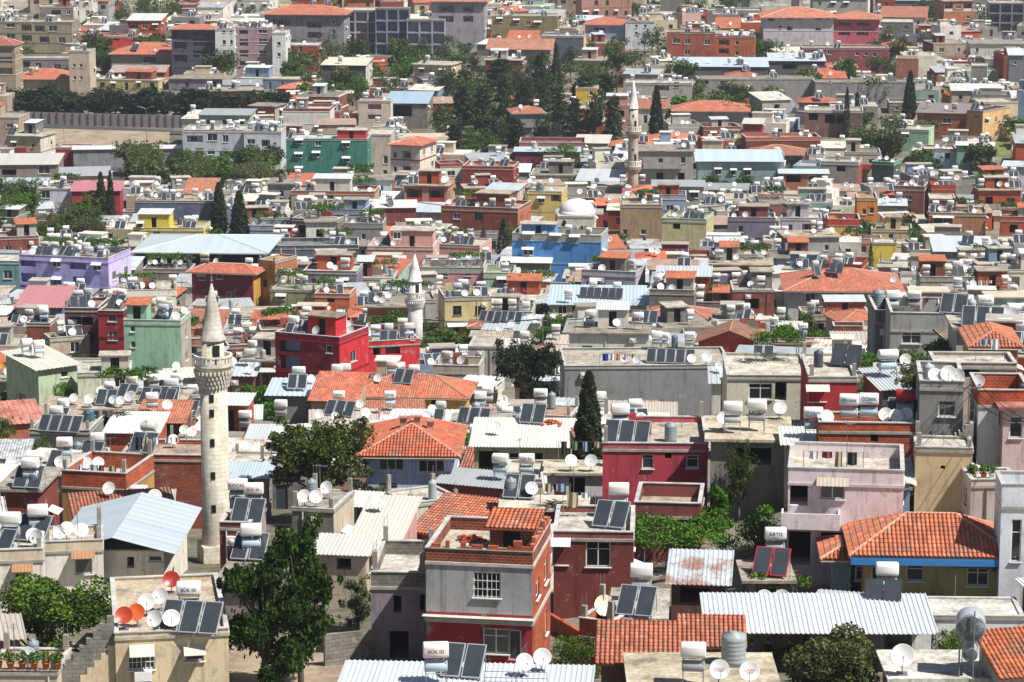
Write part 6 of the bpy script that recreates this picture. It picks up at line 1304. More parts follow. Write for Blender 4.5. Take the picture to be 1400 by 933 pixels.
patch('grass_field', 1338, 176, 1440, 214, 'grass', .1)
patch('foreground_slope', -30, 880, 520, 960, 'earth', .05)
patch('courtyard', 1075, 775, 1200, 830, 'earth', .06)
# ------------------------------------------------------------------ minarets and dome
THG = []   # (object, label, category, group)
def minaret(label, px, pyb, prof, balc, cone, col, slits, base=None, fin=14, parap='pierced'):
    P = solve(px, pyb, 0); D = proj(P)[2]; k = D/FPX; Z = lambda y: (pyb-y)*k/.982; r = empty('minaret', tuple(P), .3)
    m = MB(); m.lathe([(R*k, Z(y)) for y, R in prof], 32); sh = link('shaft', m.mesh('shaft', ['stone']), r, col=col)
    for y in slits:
        q = MB(); R = float(np.interp(-y, [-a for a, _ in prof], [b for _, b in prof]))*k; q.box(-.14, -R-.03, Z(y)-.25, .14, -R+.3, Z(y)+.25); link('window', q.mesh('window', ['dark']), sh, rz=-.35)
    for (y0, y1, y2, R, r0) in balc:            # corbel bottom row, floor row, top row
        m = MB(); n = 5; h0, h1, h2 = Z(y0), Z(y1), Z(y2); pr = [(r0*k, h0)]
        for i in range(n): rr = (r0+(R-r0)*(i+1)/n)*k; z = h0+(h1-h0)*(i+.5)/n; pr += [(rr-.05, z), (rr, z+.03)]
        pr += [(R*k, h1), (R*k*.9, h1)]; m.lathe(pr, 32); b_ = link('balcony', m.mesh('balcony', ['stone']), r, col=col)
        c = MB(); nn = 28
        for i in range(n-1):
            rr = (r0+(R-r0)*(i+1)/n)*k+.03; z = h0+(h1-h0)*(i+.5)/n
            for j in range(nn): a = 2*math.pi*(j+.5*(i % 2))/nn; x, y = rr*math.cos(a), rr*math.sin(a); w = .45*2*math.pi*rr/nn/2; c.hexa([(x-w,y-w,z-.16),(x+w,y-w,z-.16),(x+w,y+w,z-.16),(x-w,y+w,z-.16),(x-w*1.3,y-w*1.3,z+.08),(x+w*1.3,y-w*1.3,z+.08),(x+w*1.3,y+w*1.3,z+.08),(x-w*1.3,y+w*1.3,z+.08)])
        link('corbels', c.mesh('corbels', ['stone']), b_, col=col)
        p = MB(); N = 24
        for j in range(N):
            a0, a1 = 2*math.pi*j/N, 2*math.pi*(j+1)/N; 
            def ring(aa, bb, z0, z1, ro, ri):
                p.hexa([(ro*math.cos(aa),ro*math.sin(aa),z0),(ro*math.cos(bb),ro*math.sin(bb),z0),(ri*math.cos(bb),ri*math.sin(bb),z0),(ri*math.cos(aa),ri*math.sin(aa),z0),(ro*math.cos(aa),ro*math.sin(aa),z1),(ro*math.cos(bb),ro*math.sin(bb),z1),(ri*math.cos(bb),ri*math.sin(bb),z1),(ri*math.cos(aa),ri*math.sin(aa),z1)])
            ro, ri = R*k, R*k-.09; H = h2-h1; am = a0+(a1-a0)*.62
            ring(a0, a1, h1, h1+.22*H, ro, ri); ring(a0, a1, h1+.8*H, h2, ro+.03, ri-.02); ring(a0, am, h1+.22*H, h1+.8*H, ro-.01, ri+.01)
        link('railing', p.mesh('railing', ['stone']), b_, col='#e9e6de')
        q = MB(); rr = float(np.interp(-(y2-4), [-a for a, _ in prof], [b for _, b in prof]))*k; q.box(-.22, -rr-.02, h1+.05, .22, -rr+.3, h2+(h2-h1)*1.1); link('door', q.mesh('door', ['dark']), r, rz=.12)
    y0, y1, R = cone; m = MB(); m.lathe([(R*k*1.08, Z(y0)-.12), (R*k*1.1, Z(y0)), (R*k*.97, Z(y0)+.05), (R*k*.60, Z((y0+y1)/2)+.02), (.06, Z(y1))], 24); link('spire', m.mesh('spire', ['stone']), r, col='#c4c1ba' if R > 10 else '#e2e2e4')
    m = MB(); z = Z(y1); h = fin*k; m.tube((0,0,z-.1), (0,0,z+h), .04, .02, 6); m.lathe([(.02, z+h*.2), (.14, z+h*.3), (.02, z+h*.4)], 10); m.lathe([(.02, z+h*.48), (.10, z+h*.55), (.02, z+h*.62)], 10)
    for j in range(12):
        a0, a1 = rad(-60+300*j/12), rad(-60+300*(j+1)/12); c = (0, z+h+.14); m.tube((.16*math.cos(a0), 0, c[1]+.16*math.sin(a0)), (.16*math.cos(a1), 0, c[1]+.16*math.sin(a1)), .025, n=4)
    link('finial', m.mesh('finial', ['pole']), r)
    if base:
        y, w = base; m = MB(); m.hexa([(-w*k,-w*k,-2),(w*k,-w*k,-2),(w*k,w*k,-2),(-w*k,w*k,-2),(-w*k,-w*k,Z(y)),(w*k,-w*k,Z(y)),(w*k,w*k,Z(y)),(-w*k,w*k,Z(y))]); link('base', m.mesh('base', ['stone']), r, col=col)
    THG.append((r, label, 'minaret', 'minarets')); return r
minaret('tall weathered stone minaret with pierced balcony and grey cone, nearest of the three', 297, 768, [(768,21.5),(748,21.5),(722,19.5),(522,18.3),(521,15.5),(463,15.0)], [(527,497,484,25.8,18.5)], (463,389,15.8), '#dcd6c8', [560,600,645,690,752,540], base=(742,23))
minaret('slim white painted minaret with one balcony beside the bright red apartment block', 568, 492, [(492,10.5),(420,10),(419,9),(384,8.7)], [(420,409,399,13.5,10)], (384,348,9.6), '#f2f2f4', [450,470], fin=10)
minaret('slim stone minaret with two balconies in front of the dark park trees', 865, 282, [(282,8.6),(238,7.2),(190,6.8),(150,6.2)], [(236,228,220,11.5,7.2),(188,181,174,11,6.8)], (150,113,6.6), '#c2bcae', [262,205,160], base=(272,9.5), fin=8)
def dome():
    b = next(b for b in BL if b.ref == 'white dome house'); m = MB(); R = min(b.d/2-.3, 24/b.s*1.02); z = b.H-b.par+.1
    m.lathe([(R*1.03, 0), (R*1.03, .35)]+[(R*math.cos(t), .35+R*.72*math.sin(t)) for t in np.linspace(0, 1.45, 10)]+[(.05, .35+R*.735)], 32); m.tube((0,0,R*.7), (0,0,R*.75+1.2), .05, n=6, mat=1)
    link('dome', m.mesh('dome', ['paint', 'pole']), b.root, (0, b.d/2, z), col='#e6e6e2')
dome()
# ------------------------------------------------------------------ trees
for k in T:
    kind, x, t, b_, w, sd, tint, mat, lab = k; tree(kind, x, t, b_, w, sd, tint, None, lab, mat)
KC = {'tree': ['broad','broad','bush','broad','wispy'], 'pine': ['pine','broad'], 'gap': ['bush','broad','bush']}
FAR = []
for (x, y, z) in TLOTS:
    for q in range(1 if z == 'gap' else 2):
        xx, yy = x+rt.uniform(-3.5, 3.5), y+rt.uniform(-4, 4); px, py, D = proj((xx, yy, terrain(xx, yy)+2))
        if not (-10 < px < 1410 and -5 < py < 940): continue
        if z == 'gap' and (rt.random() < .35 or py > 640): continue
        if z == 'gap' and any(abs(b.P[0]-xx) < 20 and abs(b.P[1]-yy) < 24 and -.2 < b.to_local((xx, yy, 0))[1] < b.d+.2 and abs(b.to_local((xx, yy, 0))[0]) < b.W/2+.2 for b in BL): continue
        kd = rt.choice(KC[z]); h = rt.uniform(3.2, 5.5) if z == 'gap' and yy < 600 else rt.uniform(2.4, 3.8) if yy < 420 else rt.uniform(5, 9); g = rt.uniform(.7, 1.1)
        if yy > 640 and (len(TREES) > 280 or rt.random() < .45): FAR.append((xx, yy, h, kd)); continue
        tree(kd, 0, 0, 0, None, rt.randrange(99), (g, g*rt.uniform(.98, 1.12), g*.8), None, None, rt.choice([None, None, 'leaf', 'needle']) if z == 'pine' else rt.choice(['leaf', 'leaf', 'vine', 'olive']), P=(xx, yy, terrain(xx, yy)), h=h, w=h*rt.uniform(.8, 1.25))
def far_trees():
    m = MB(); rg = np.random.RandomState(4); r = random.Random(6)
    for (x, y, h, kd) in FAR:
        z = terrain(x, y); m.tube((x, y, z-.5), (x, y, z+h*.5), .2, .1, 5, 1); P = []
        for k in range(9):
            a = k*2.4; rr = h*r.uniform(.05, .34); s_ = h*r.uniform(.12, .22); P.append(blob_pts(34, (x+rr*math.cos(a), y+rr*math.sin(a), z+h*r.uniform(.4, .85)), (s_, s_, s_), rg, .3))
        leaves(m, np.concatenate(P), .30, r)
    o = link('distant_trees', m.mesh('distant_trees', ['leaf', 'bark']), kind='stuff'); o.color = (.8, .85, .8, 1); o['label'] = 'small trees scattered between the farthest houses'
far_trees()
for k in [(932,722,118,46,2.6,1,(1,1.1,.8),'large bright green vine covering a pergola below the crimson house'),(1332,482,120,22,2.6,2,(1,1.05,.8),'long grape vine pergola before the pyramid roofed gazebo house'),(1222,502,96,30,2.2,3,(.8,.95,.7),'dense leafy vine between the grey parapet house and the red section house'),
  (1098,462,66,14,2.6,4,(.9,1,.7),'small vine above the long orange brick wall'),(215,440,52,9,2.4,5,(.7,.8,.6),'vine over the terrace of the salmon banded house'),(1345,768,96,20,2.6,6,(1.2,1.1,.6),'yellowing vine in front of the big tiled yellow house'),(1062,786,60,14,2.4,7,(1,1,.6),'scruffy vine trellis behind the long light blue canopy'),
  (782,446,66,24,2.6,8,(.8,.95,.7),'vine in front of the yellowish tin roofed house'),(700,376,80,10,2.4,9,(.8,.95,.7),'vine row below the bright blue apartment block'),(870,385,90,9,2.4,10,(.85,.95,.7),'vine row right of the bright blue apartment block'),(1100,560,60,10,2.0,11,(.9,1.05,.7),'climbing plants before the bright red wall section'),
  (935,348,90,8,2.4,12,(.85,.9,.7),'vine below the green parapet house'),(765,254-8,60,6,2.4,13,(.8,.9,.7),'vine behind the yellow middle house'),(1200,470-20,50,10,2.2,14,(.9,1,.7),'vine at the foot of the grey corner block'),(1005,338,70,7,2.2,15,(.8,.95,.7),'thin vine strip right of the green parapet house'),(965,250,60,7,2.2,16,(.7,.85,.6),'vine below the long light blue tin roof')]:
    vine(k[0], k[1], k[2], k[3], k[4], k[5], k[6], k[7])
# ------------------------------------------------------------------ rooftop heaters, collectors and dishes read off the photograph
HH = [(258,804,0,'BÜK ISI','#2a2f45'),(645,850,0,'BÜK ISI','#a8242c'),(588,912,0,'BÜK ISI','#a8242c'),(877,779,0,None,0),(948,888,0,None,0),(1058,723,0,'ARTIS|METAL','#2b5f9a'),(1228,768,0,None,0),(846,668,0,None,0),
 (14,708,0,None,0),(55,689,0,None,0),(349,716,0,None,0),(362,668,0,'BÜK ISI','#a8242c'),(325,662,0,'KOÇAK','#7a3a2a'),(270,672,0,'BARIŞ','#2b5f9a'),(188,678,0,None,0),(34,640,0,None,0),(133,597,0,None,0),(88,604,0,'GÜN','#a8242c'),(77,560,0,None,0),
 (210,516,0,'GEM ISI','#2b5f9a'),(242,515,0,'SEVİL','#8a8a90'),(263,534,0,'AYDIN','#2b5f9a'),(335,566,0,None,0),(395,549,0,None,0),(36,466,0,None,0),(53,469,0,None,0),(104,429,0,None,0),(461,502,0,None,0),(487,497,0,None,0),(536,501,0,None,0),
 (463,532,0,'GÜN','#2a2a30'),(536,533,0,'ATEŞ','#2b3f7a'),(651,586,0,None,0),(657,540,0,None,0),(668,529,0,'GÜN','#b9a2a2'),(739,537,0,'ISITAN','#3a3a6a'),(416,587,0,None,0),(684,626,0,None,0),(720,627,0,'ÇELİK','#6a6a7a'),
 (655,414,0,None,0),(680,414,0,None,0),(700,413,0,None,0),(720,414,0,None,0),(898,457,0,None,0),(943,458,0,'AYDIN','#2b5f9a'),(820,540,0,None,0),(848,559,0,None,0),(760,447,0,'ÖZSAN','#8a3a3a'),(732,462,0,None,0),(1035,553,0,None,0),(1002,556,0,None,0),
 (1060,437,0,'SAFİR','#2f8a5a'),(1096,438,0,'BÜK ISI','#5a2a5a'),(1347,410,0,'AYILAR','#6a3a8a'),(1161,546,0,'PEVAN','#2b5f9a'),(1188,545,0,'ÖZBEK|GÜNEŞ','#2b5f9a'),(1231,520,0,None,1),(1112,564,0,'ÖZBEK','#2b5f9a'),(1310,384,0,'BARAN','#1f5fc0'),(1246,392,0,'GÜNEŞ','#8a8a90'),
 (1318,350,0,'DEMİR','#a8242c'),(1251,359,0,None,0),(811,384,0,None,0),(844,389,0,None,0),(962,380,0,None,0),(981,382,0,None,0),(1041,383,0,None,0),(1063,329,0,None,0),(777,400,0,None,0),(1073,405,0,None,0),(956,405,0,None,0),(1218,395,0,None,0),
 (64,321,0,None,0),(93,322,0,None,0),(112,323,0,None,0),(141,325,0,None,0),(156,330,0,None,0),(1340,250,0,None,0)]
PP = [(262,846,3,0),(634,903,2,0),(870,828,2,0),(1055,768,2,'#b02a3a'),(1217,813,2,'#2b2f36'),(836,703,2,0),(46,722,2,0),(262+58,735,1,0),(344,745,2,0),(82,580,4,0),(74,630,1,0),(30,662,2,0),(125,616,2,0),(205,541,2,0),(233,542,1,0),(258,558,2,0),
 (465,558,3,0),(552,523,2,0),(577,521,1,0),(648,569,3,0),(729,565,2,0),(655,427,3,0),(700,432,3,0),(710,665,2,0),(917,487,5,0),(857,591,3,0),(1077,459,4,0),(1348,440,3,0),(1297,415,2,0),(1229,550,2,0),(1157,486,2,'#2b2f36'),(822,403,6,'#6a5a50'),(882,428,3,0),(346,699,2,0),(8,742,1,0)]
DD = [(170,840,'#b8442a'),(187,836,'#d9622e'),(200,822,0),(220,814,0),(213,846,0),(235,849,0),(234,791,'#9c2f28'),(45,731,0),(59,733,0),(80,727,0),(91,722,0),(111,724,0),(34,840+60,0),(413,680,0),(428,682,0),(447,666,0),(716,904,0),(741,897,0),(779,822,0),(809,819,'#e2dcc0',1.35),(983,914,0,1.1,'ÇINAR'),(1025,916,0,1.1,'ÇINAR'),
 (1046,820,0),(1071,822,0),(1240,908,0,1.3),(780,631,0),(808,631,0),(1004,585,0),(1031,585,0),(1066,557,0),(1073,544,0,.7),(989,571,0),(831,574,0),(854,490,0),(871,492,0),(948,496,0,1.1),(969,494,0,1.3),(985,496,0,1.1),(991,460,0),(727,433,0),(759,433,0),(751,436,0),(766,438,0),(726,667,0),
 (517,523,0),(491,546,0),(459,511,0),(628,475,0),(678,583,0),(483,440,0),(504,446,0),(683,449,0),(695,448,0,1.1),(641,409,0,1.1),(688,540,0),(700,544,0),(356,509,0),(356,475,0),(522,413,0),(1211,566,0),(1224,568,0),(1244,566,0),(1278,516,0),(1298,515,0,1.15),(1319,518,0),(1334,521,0),(1239,472,0),(1141,419,0),(1030,427,0),(1374,424,0),(1393,435,0,1.2),(1130,569,0),
 (824,391,0),(1024,379,0,1.2),(1073,321,0),(84,546,0),(101,541,0),(118,549,0,1.1),(180,540,0),(163,549,0),(155,546,0),(15,632,0),(78,636,0),(134,632,0),(112,632,0),(340,608,0),(252,587,0),(262,590,0),(3,516,0,1.2),(6,496,'#d9a24a'),
 (196,355,0),(204,357,0),(213,357,0),(225,356,0,1.2),(240,357,0,1.1),(247,358,0),(1302,178+40,0),(1213,201+10,0),(1222,202+10,0),(1228,211+10,0),(223,687,'#d8c8a8',1.1),(700+0,700-4,0)]
roofs = [b for b in BL if not b.mass]; used = []
def put(px, py, hc):
    r = on_roof(px, py, hc, roofs)
    if r is None or r[3] > 26: return None
    return r
def spot_free(w, rr):
    return all(math.dist(w[:2], u[:2]) > rr+u[2] for u in used)
def dt(b): return 0 if b.D < 280 else 1 if b.D < 430 else 2
for (x, y, npan, txt, tc) in HH:
    r = put(x, y, 1.75)
    if not r: print('no roof for heater', x, y, r and r[3]); continue
    b, w = r[1], r[2]; o = heater(tuple(w), b.a*.5+rad(R0.uniform(-8, 8)), dt(b), npan, 1.15 if b.s < 21 else 1.2, '#e9e7e1' if tc != 1 else '#b02a34', R0.choice(['#c9ccd0', '#b9cbd8', '#9fa5a8']), txt, tc or '#333333')
    used.append((w[0], w[1], .75)); HEAT.append(dict(o=o, b=b, P=w, txt=txt, tc=tc, n=npan, red=tc == 1))
for (x, y, n, fr) in PP:
    r = put(x, y, .75)
    if not r: print('no roof for panel', x, y); continue
    b, w = r[1], r[2]; o = panel_unit(tuple(w), rad(-14+R0.uniform(-5, 5)), n, dt(b), fr or '#9fa3a6'); used.append((w[0], w[1], .6*n)); PAN.append(dict(o=o, b=b, P=w, n=n, fr=fr))
for k in DD:
    x, y, c = k[:3]; sc = k[3] if len(k) > 3 else 1.0; r = put(x, y, .78*sc)
    if not r: print('no roof for dish', x, y); continue
    b, w = r[1], r[2]; o = dish(tuple(w), rad(R0.uniform(-28, 20)), dt(b), c or R0.choice(['#eceae6', '#e4e2dd', '#dcdcd8', '#d2d4d4']), sc*1.02, k[4] if len(k) > 4 else None); used.append((w[0], w[1], .5*sc)); DISH.append(dict(o=o, b=b, P=w, c=c, sc=sc, t=len(k) > 4))
for (x, y, lab, c, h, r_) in [(917,592,'galvanised round barrel standing on the crimson house roof','#8f9a9e',1.15,.4),(921,466,'dark steel barrel between two tanks above the long dark grey wall','#5f6f78',1.5,.34),(688,664,'ribbed steel barrel on the pale terrace with two collectors','#8a9498',1.2,.35),(1003,888,'large galvanised barrel under the left end of the long canopy','#9aa3a6',1.5,.6),
   (925,822,'dark blue drum lying by the scrap metal shed','#2f3947',1.2,.4),(1201,410,'grey steel water barrel at the right end of the long orange roof','#8c979c',1.6,.5),(322,690,'dark steel barrel on the small maroon house','#39444c',1.0,.3),(52,662,'blue grey barrel at the left edge roofs','#5b6f80',1.0,.35)]:
    r = put(x, y, h/2)
    if r: THG.append((barrel(tuple(r[2]), h, r_, c), lab, 'water barrel', None)); used.append((r[2][0], r[2][1], r_+.1))
# the other roofs
ra = random.Random(21); NH, ND = 292, 294
def fits(b, x, y, m):
    if hasattr(b, 'hutbox') and b.hutbox[0]-m < x < b.hutbox[2]+m and b.hutbox[1]-m < y < b.hutbox[3]+m: return False
    return abs(x) < b.W/2-m and m < y < b.d-m
for b in sorted(roofs, key=lambda b: -b.seen):
    if b.items == 0 or not b.walls: continue
    n = b.items if b.items else (ra.choice([1, 1, 2, 2, 3]) if b.roof in ('flat', 'slab') else ra.choice([0, 0, 1]))
    k = 0
    for t in range(n*9):
        if k >= n or len(HEAT) >= NH: break
        x, y = ra.uniform(-b.W/2+.8, b.W/2-.8), ra.uniform(.9, max(1.0, min(b.d-.8, 5.5))); pn = ra.choice([0, 2, 2, 1]) if b.D > 260 else ra.choice([0, 0, 2])
        if not fits(b, x, y, .7) or (pn and not fits(b, x, y-1.9, .1)): 
            if pn: pn = 0
            if not fits(b, x, y, .6): continue
        z = b.zr(x, y)+(.12 if b.roof == 'flat' else .18 if b.roof == 'slab' else .05); w = b.to_world(x, y, z)
        if not spot_free(w, .75): continue
        pq = proj(w)
        if not (-20 < pq[0] < 1420 and -10 < pq[1] < 960): continue
        o = heater(tuple(w), b.a+rad(ra.uniform(-20, 16)), dt(b), pn, ra.choice([.95, 1.15, 1.15, 1.35]), ra.choice(['#eceae4', '#e2e0da', '#dcdedd', '#c9c6bc', '#b9bcbe', '#d6cfc0']), ra.choice(['#c9ccd0', '#b0b7bb', '#8f9598', '#b9cbd8', '#a08878']), None, '#333333', ra.choice(['#9fa3a6', '#6f7478', '#c9cccf']), ra.choice(['box', 'box', 'cyl'])); used.append((w[0], w[1], .75)); HEAT.append(dict(o=o, b=b, P=w, txt=None, tc=0, n=pn, red=False)); k += 1
    n = ra.choice([1, 2, 2, 3]) if b.items is None else max(1, b.items-1); k = 0
    for t in range(n*8):
        if k >= n or len(DISH) >= ND: break
        x, y = ra.uniform(-b.W/2+.5, b.W/2-.5), ra.uniform(.5, max(.7, min(b.d-.5, 5)))
        if not fits(b, x, y, .45): continue
        z = b.zr(x, y)+(.12 if b.roof == 'flat' else .18 if b.roof == 'slab' else .05); w = b.to_world(x, y, z)
        if not spot_free(w, .5): continue
        pq = proj(w)
        if not (-20 < pq[0] < 1420 and -10 < pq[1] < 960): continue
        sc = ra.uniform(.9, 1.2)*(1 if b.D < 400 else 1.1); o = dish(tuple(w), rad(ra.uniform(-35, 25)), dt(b), ra.choice(['#eceae6', '#e4e2dd', '#c9cccc']), sc); used.append((w[0], w[1], .5)); DISH.append(dict(o=o, b=b, P=w, c=0, sc=sc, t=False)); k += 1
# barrels, antennas and vines on more roofs
EXTRA = []
def antenna(P, rz, h):
    r = empty('antenna', P, rz); m = MB(); m.tube((0,0,0), (0,0,h), .022, n=4); link('mast', m.mesh('mast', ['pole']), r); m = MB(); m.tube((-.5,0,h-.1), (.5,0,h-.1), .012, n=3)
    for k in range(6): x = -.45+.18*k; m.tube((x,-.28+.03*k,h-.1), (x,.28-.03*k,h-.1), .009, n=3)
    link('aerial', m.mesh('aerial', ['pole']), r); return r
for b in sorted(roofs, key=lambda b: -b.seen):
    if b.roof not in ('flat', 'slab') or b.D > 560 or b.ref in ('beige terrace house', 'grey and red house', 'bottom terrace roof'): continue
    for t in range(14):
        x, y = ra.uniform(-b.W/2+.5, b.W/2-.5), ra.uniform(.6, max(.8, b.d-.6)); z = b.zr(x, y)+(.12 if b.roof == 'flat' else .18); w = b.to_world(x, y, z)
        if not fits(b, x, y, .45) or not spot_free(w, .5): continue
        k = ra.random()
        if k < .3: EXTRA.append(dict(o=barrel(tuple(w), ra.uniform(.9, 1.4), ra.uniform(.28, .42), ra.choice(['#8a9498', '#7d8588', '#4a5258', '#9aa3a6', '#a9b0b2', '#3f6f8f'])), b=b, P=w, k='water barrel'))
        elif k < .55 and b.D < 400: EXTRA.append(dict(o=antenna(tuple(w), ra.uniform(0, 3), ra.uniform(1.8, 3.2)), b=b, P=w, k='antenna'))
        elif k < .75 and b.W > 5 and b.d > 3.5 and b.D > 175: 
            wv, dv = min(b.W*.6, 5), min(b.d*.6, 3); yy = b.d-dv/2-.3; xx = ra.choice([-1, 1])*(b.W-wv)/2*.8; g = ra.uniform(.7, 1.0); w = b.to_world(xx, yy, z)
            o = vine(0, 0, 0, 0, 1.9, ra.randrange(999), (g, g*1.05, g*.8), None, w, wv, dv, .4, b.a, True, True); 
        if ra.random() < .6: break
# on the distant houses: one object each
def mass_items():
    tk, pn, ds = MB(), MB(), MB(); r = random.Random(8)
    def add(dst, src, w, rz, sc=1.0):
        c, s_ = math.cos(rz)*sc, math.sin(rz)*sc; base = len(dst.v); dst.v += [(w[0]+x*c-y*s_, w[1]+x*s_+y*c, w[2]+z*sc) for x, y, z in src.v]; dst.f += [tuple(q+base for q in f) for f in src.f]; dst.m += src.m; dst.sm += src.sm; dst.uv += src.uv
    A = MB(); rbox(A, -.57, -.36, 1.38, .57, .36, 2.08, .2, 0, 1); rbox(A, -.5, -.26, .66, .5, .26, 1.2, .22, 1, 1)
    for x in (-.45, .45):
        for y in (-.2, .2): A.box(x-.025, y-.025, 0, x+.025, y+.025, 1.38, 2)
    Pn = MB()
    for k in (-.51, .51): collector(Pn, k, 2); 
    Pn.v = [(x, y-1.8, z) for x, y, z in Pn.v]; Dm = MB(); q = Matrix.Rotation(rad(62), 3, 'X').to_quaternion(); Dm.lathe([(.001, 0), (.15, .012), (.3, .045), (.44, .1), (.43, .07), (.001, -.012)], 10, q=q, c=(0,-.05,.72)); Dm.tube((0,0,0), (0,0,.7), .025, n=4)
    for b in [b for b in BL if b.mass]:
        for k in range(r.choice([1, 2, 2, 3, 4]) if b.roof in ('flat', 'slab') else r.choice([0, 1])):
            x, y = r.uniform(-b.W/2+.8, b.W/2-.8), r.uniform(1.8, max(1.9, b.d*.6)); w = b.to_world(x, y, b.zr(x, y)+.1); rz = b.a+r.uniform(-.2, .2); add(tk, A, w, rz)
            if r.random() < .5: add(pn, Pn, w, rz)
        for k in range(r.choice([0, 1, 1, 2])):
            x, y = r.uniform(-b.W/2+.5, b.W/2-.5), r.uniform(.4, 2.5); w = b.to_world(x, y, b.zr(x, y)+.1); add(ds, Dm, w, r.uniform(-.5, .4), r.uniform(1, 1.3))
    for nm, m, mt, lab in (('distant_water_tanks', tk, ['whitefar', 'enamel', 'pole'], 'pale solar water tanks crowding the distant roofs'), ('distant_solar_panels', pn, ['paint', 'collector'], 'dark solar panels on the distant roofs'), ('distant_satellite_dishes', ds, ['whitefar'], 'white satellite dishes on the distant roofs')):
        o = link(nm, m.mesh(nm, mt), kind='stuff', col='#c9ccd0'); o['label'] = lab
m_plain('whitefar', 'far_white_enamel', (.72, .72, .70), .4, var=.1)
mass_items()
# ------------------------------------------------------------------ small things of the streets and terraces
def at(px, py, h=0.0):
    p = solve(px, py, h); return np.array([p[0], p[1], p[2]-h])
# cars
_car = {}
def car(P, rz, col, label, van=False):
    k = van
    if k not in _car:
        L, W = (4.3, 1.75) if not van else (4.6, 1.85); b = MB(); g = MB()
        def ring(x, w, z0, z1): return [(x, -w, z0), (x, w, z0), (x, w, z1), (x, -w, z1)]
        sec = [(-L/2, .72, .35, .75), (-L/2+.15, .82, .25, .9), (-L*.28, .87, .22, .98), (L*.2, .87, .22, .95), (L/2-.35, .84, .25, .82), (L/2, .7, .35, .62)]
        R = [ring(*s) for s in sec]
        for a, c in zip(R, R[1:]):
            for q in range(4): b.quad([a[q], a[(q+1) % 4], c[(q+1) % 4], c[q]])
        b.quad(R[0][::-1]); b.quad(R[-1]); H = 1.45 if not van else 1.9; x0, x1, x2, x3 = (-L*.42, -L*.3, L*.08, L*.26) if not van else (-L*.48, -L*.46, L*.18, L*.3)
        c0, c1 = [(x0,-.82,.93),(x0,.82,.93),(x3,.82,.93),(x3,-.82,.93)], [(x1,-.66,H),(x1,.66,H),(x2,.66,H),(x2,-.66,H)]
        b.quad(c1)
        for q in range(4): g.quad([c0[q], c0[(q+1) % 4], c1[(q+1) % 4], c1[q]])
        w = MB(); w.lathe([(.20, -.1), (.33, -.1), (.34, 0), (.33, .1), (.20, .1)], 16, q=Matrix.Rotation(rad(90), 3, 'X').to_quaternion())
        r_ = MB(); r_.lathe([(.05, -.09), (.2, -.085), (.2, .085), (.05, .09)], 10, q=Matrix.Rotation(rad(90), 3, 'X').to_quaternion())
        hl = MB(); hl.box(-.03, -.14, -.07, .03, .14, .07)
        _car[k] = (b.mesh('body', ['paint']), g.mesh('window_band', ['darkglass']), w.mesh('tyre', ['rubber']), r_.mesh('rim', ['galv']), hl.mesh('headlight', ['whitefar']), L)
    B_, G, Wm, Rm, Hm, L = _car[k]; r = empty('parked_van' if van else 'parked_car', tuple(P), rz); link('body', B_, r, col=col); link('window_band', G, r)
    for x in (-L*.3, L*.3):
        for y in (-.82, .82): w = link('wheel', Wm, r, (x, y, .33)); link('rim', Rm, w)
    for y in (-.55, .55): link('headlight', Hm, r, (L/2-.05, y, .62))
    THG.append((r, label, 'van' if van else 'car', 'vehicles parked at the back'))
for x, y, rz, c, l, v in [(140,222,.2,'#9aa0a6','silver parked car behind the garage hall, left of a white one',False),(170,221,.3,'#dfe0e0','white parked car right of the silver one behind the garage hall',False),(16,240,.1,'#e0e0dc','white parked car at the left edge below the garage hall',False),(8,222,.1,'#d9a52e','yellow parked van beside the garage hall',True),
   (620,228,.2,'#c9ccd0','silver parked car right of the red trimmed block',False),(557,172,.2,'#d0d4da','pale parked car below the blue grey depot',False),(570,175,.2,'#3d4450','dark parked car next to the pale one below the depot',False),(165,288,1.2,'#e2e2e0','white parked van below the pair of cypresses',True),(186,286,.3,'#4a7ab0','blue parked car right of the white van',False)]:
    car(at(x, y)+[0,0,.08], rz, c, l, v)
# panelled highway wall, in one run of panels with posts
def hwall():
    a, b = at(-25, 168), at(292, 176); n = 30; r = empty('highway_wall', tuple(a)); d = (b-a)/n
    for i in range(n):
        p, q = d*i, d*(i+1); m = MB(); z0, z1 = terrain(*(a+p)[:2])-a[2], terrain(*(a+q)[:2])-a[2]
        m.hexa([(p[0],p[1],z0-.5),(q[0],q[1],z1-.5),(q[0],q[1]+.15,z1-.5),(p[0],p[1]+.15,z0-.5),(p[0],p[1],z0+3.0),(q[0],q[1],z1+3.0),(q[0],q[1]+.15,z1+3.0),(p[0],p[1]+.15,z0+3.0)]); link('panel', m.mesh('panel', ['conc']), r, col='#9a9a9c')
        m = MB(); m.box(p[0]-.14, p[1]-.16, z0-.5, p[0]+.14, p[1]-.01, z0+3.15); link('post', m.mesh('post', ['paint']), r, col='#7a5550')
    THG.append((r, 'long grey panelled highway wall with reddish posts above the brown earth bank', 'wall', None))
hwall()
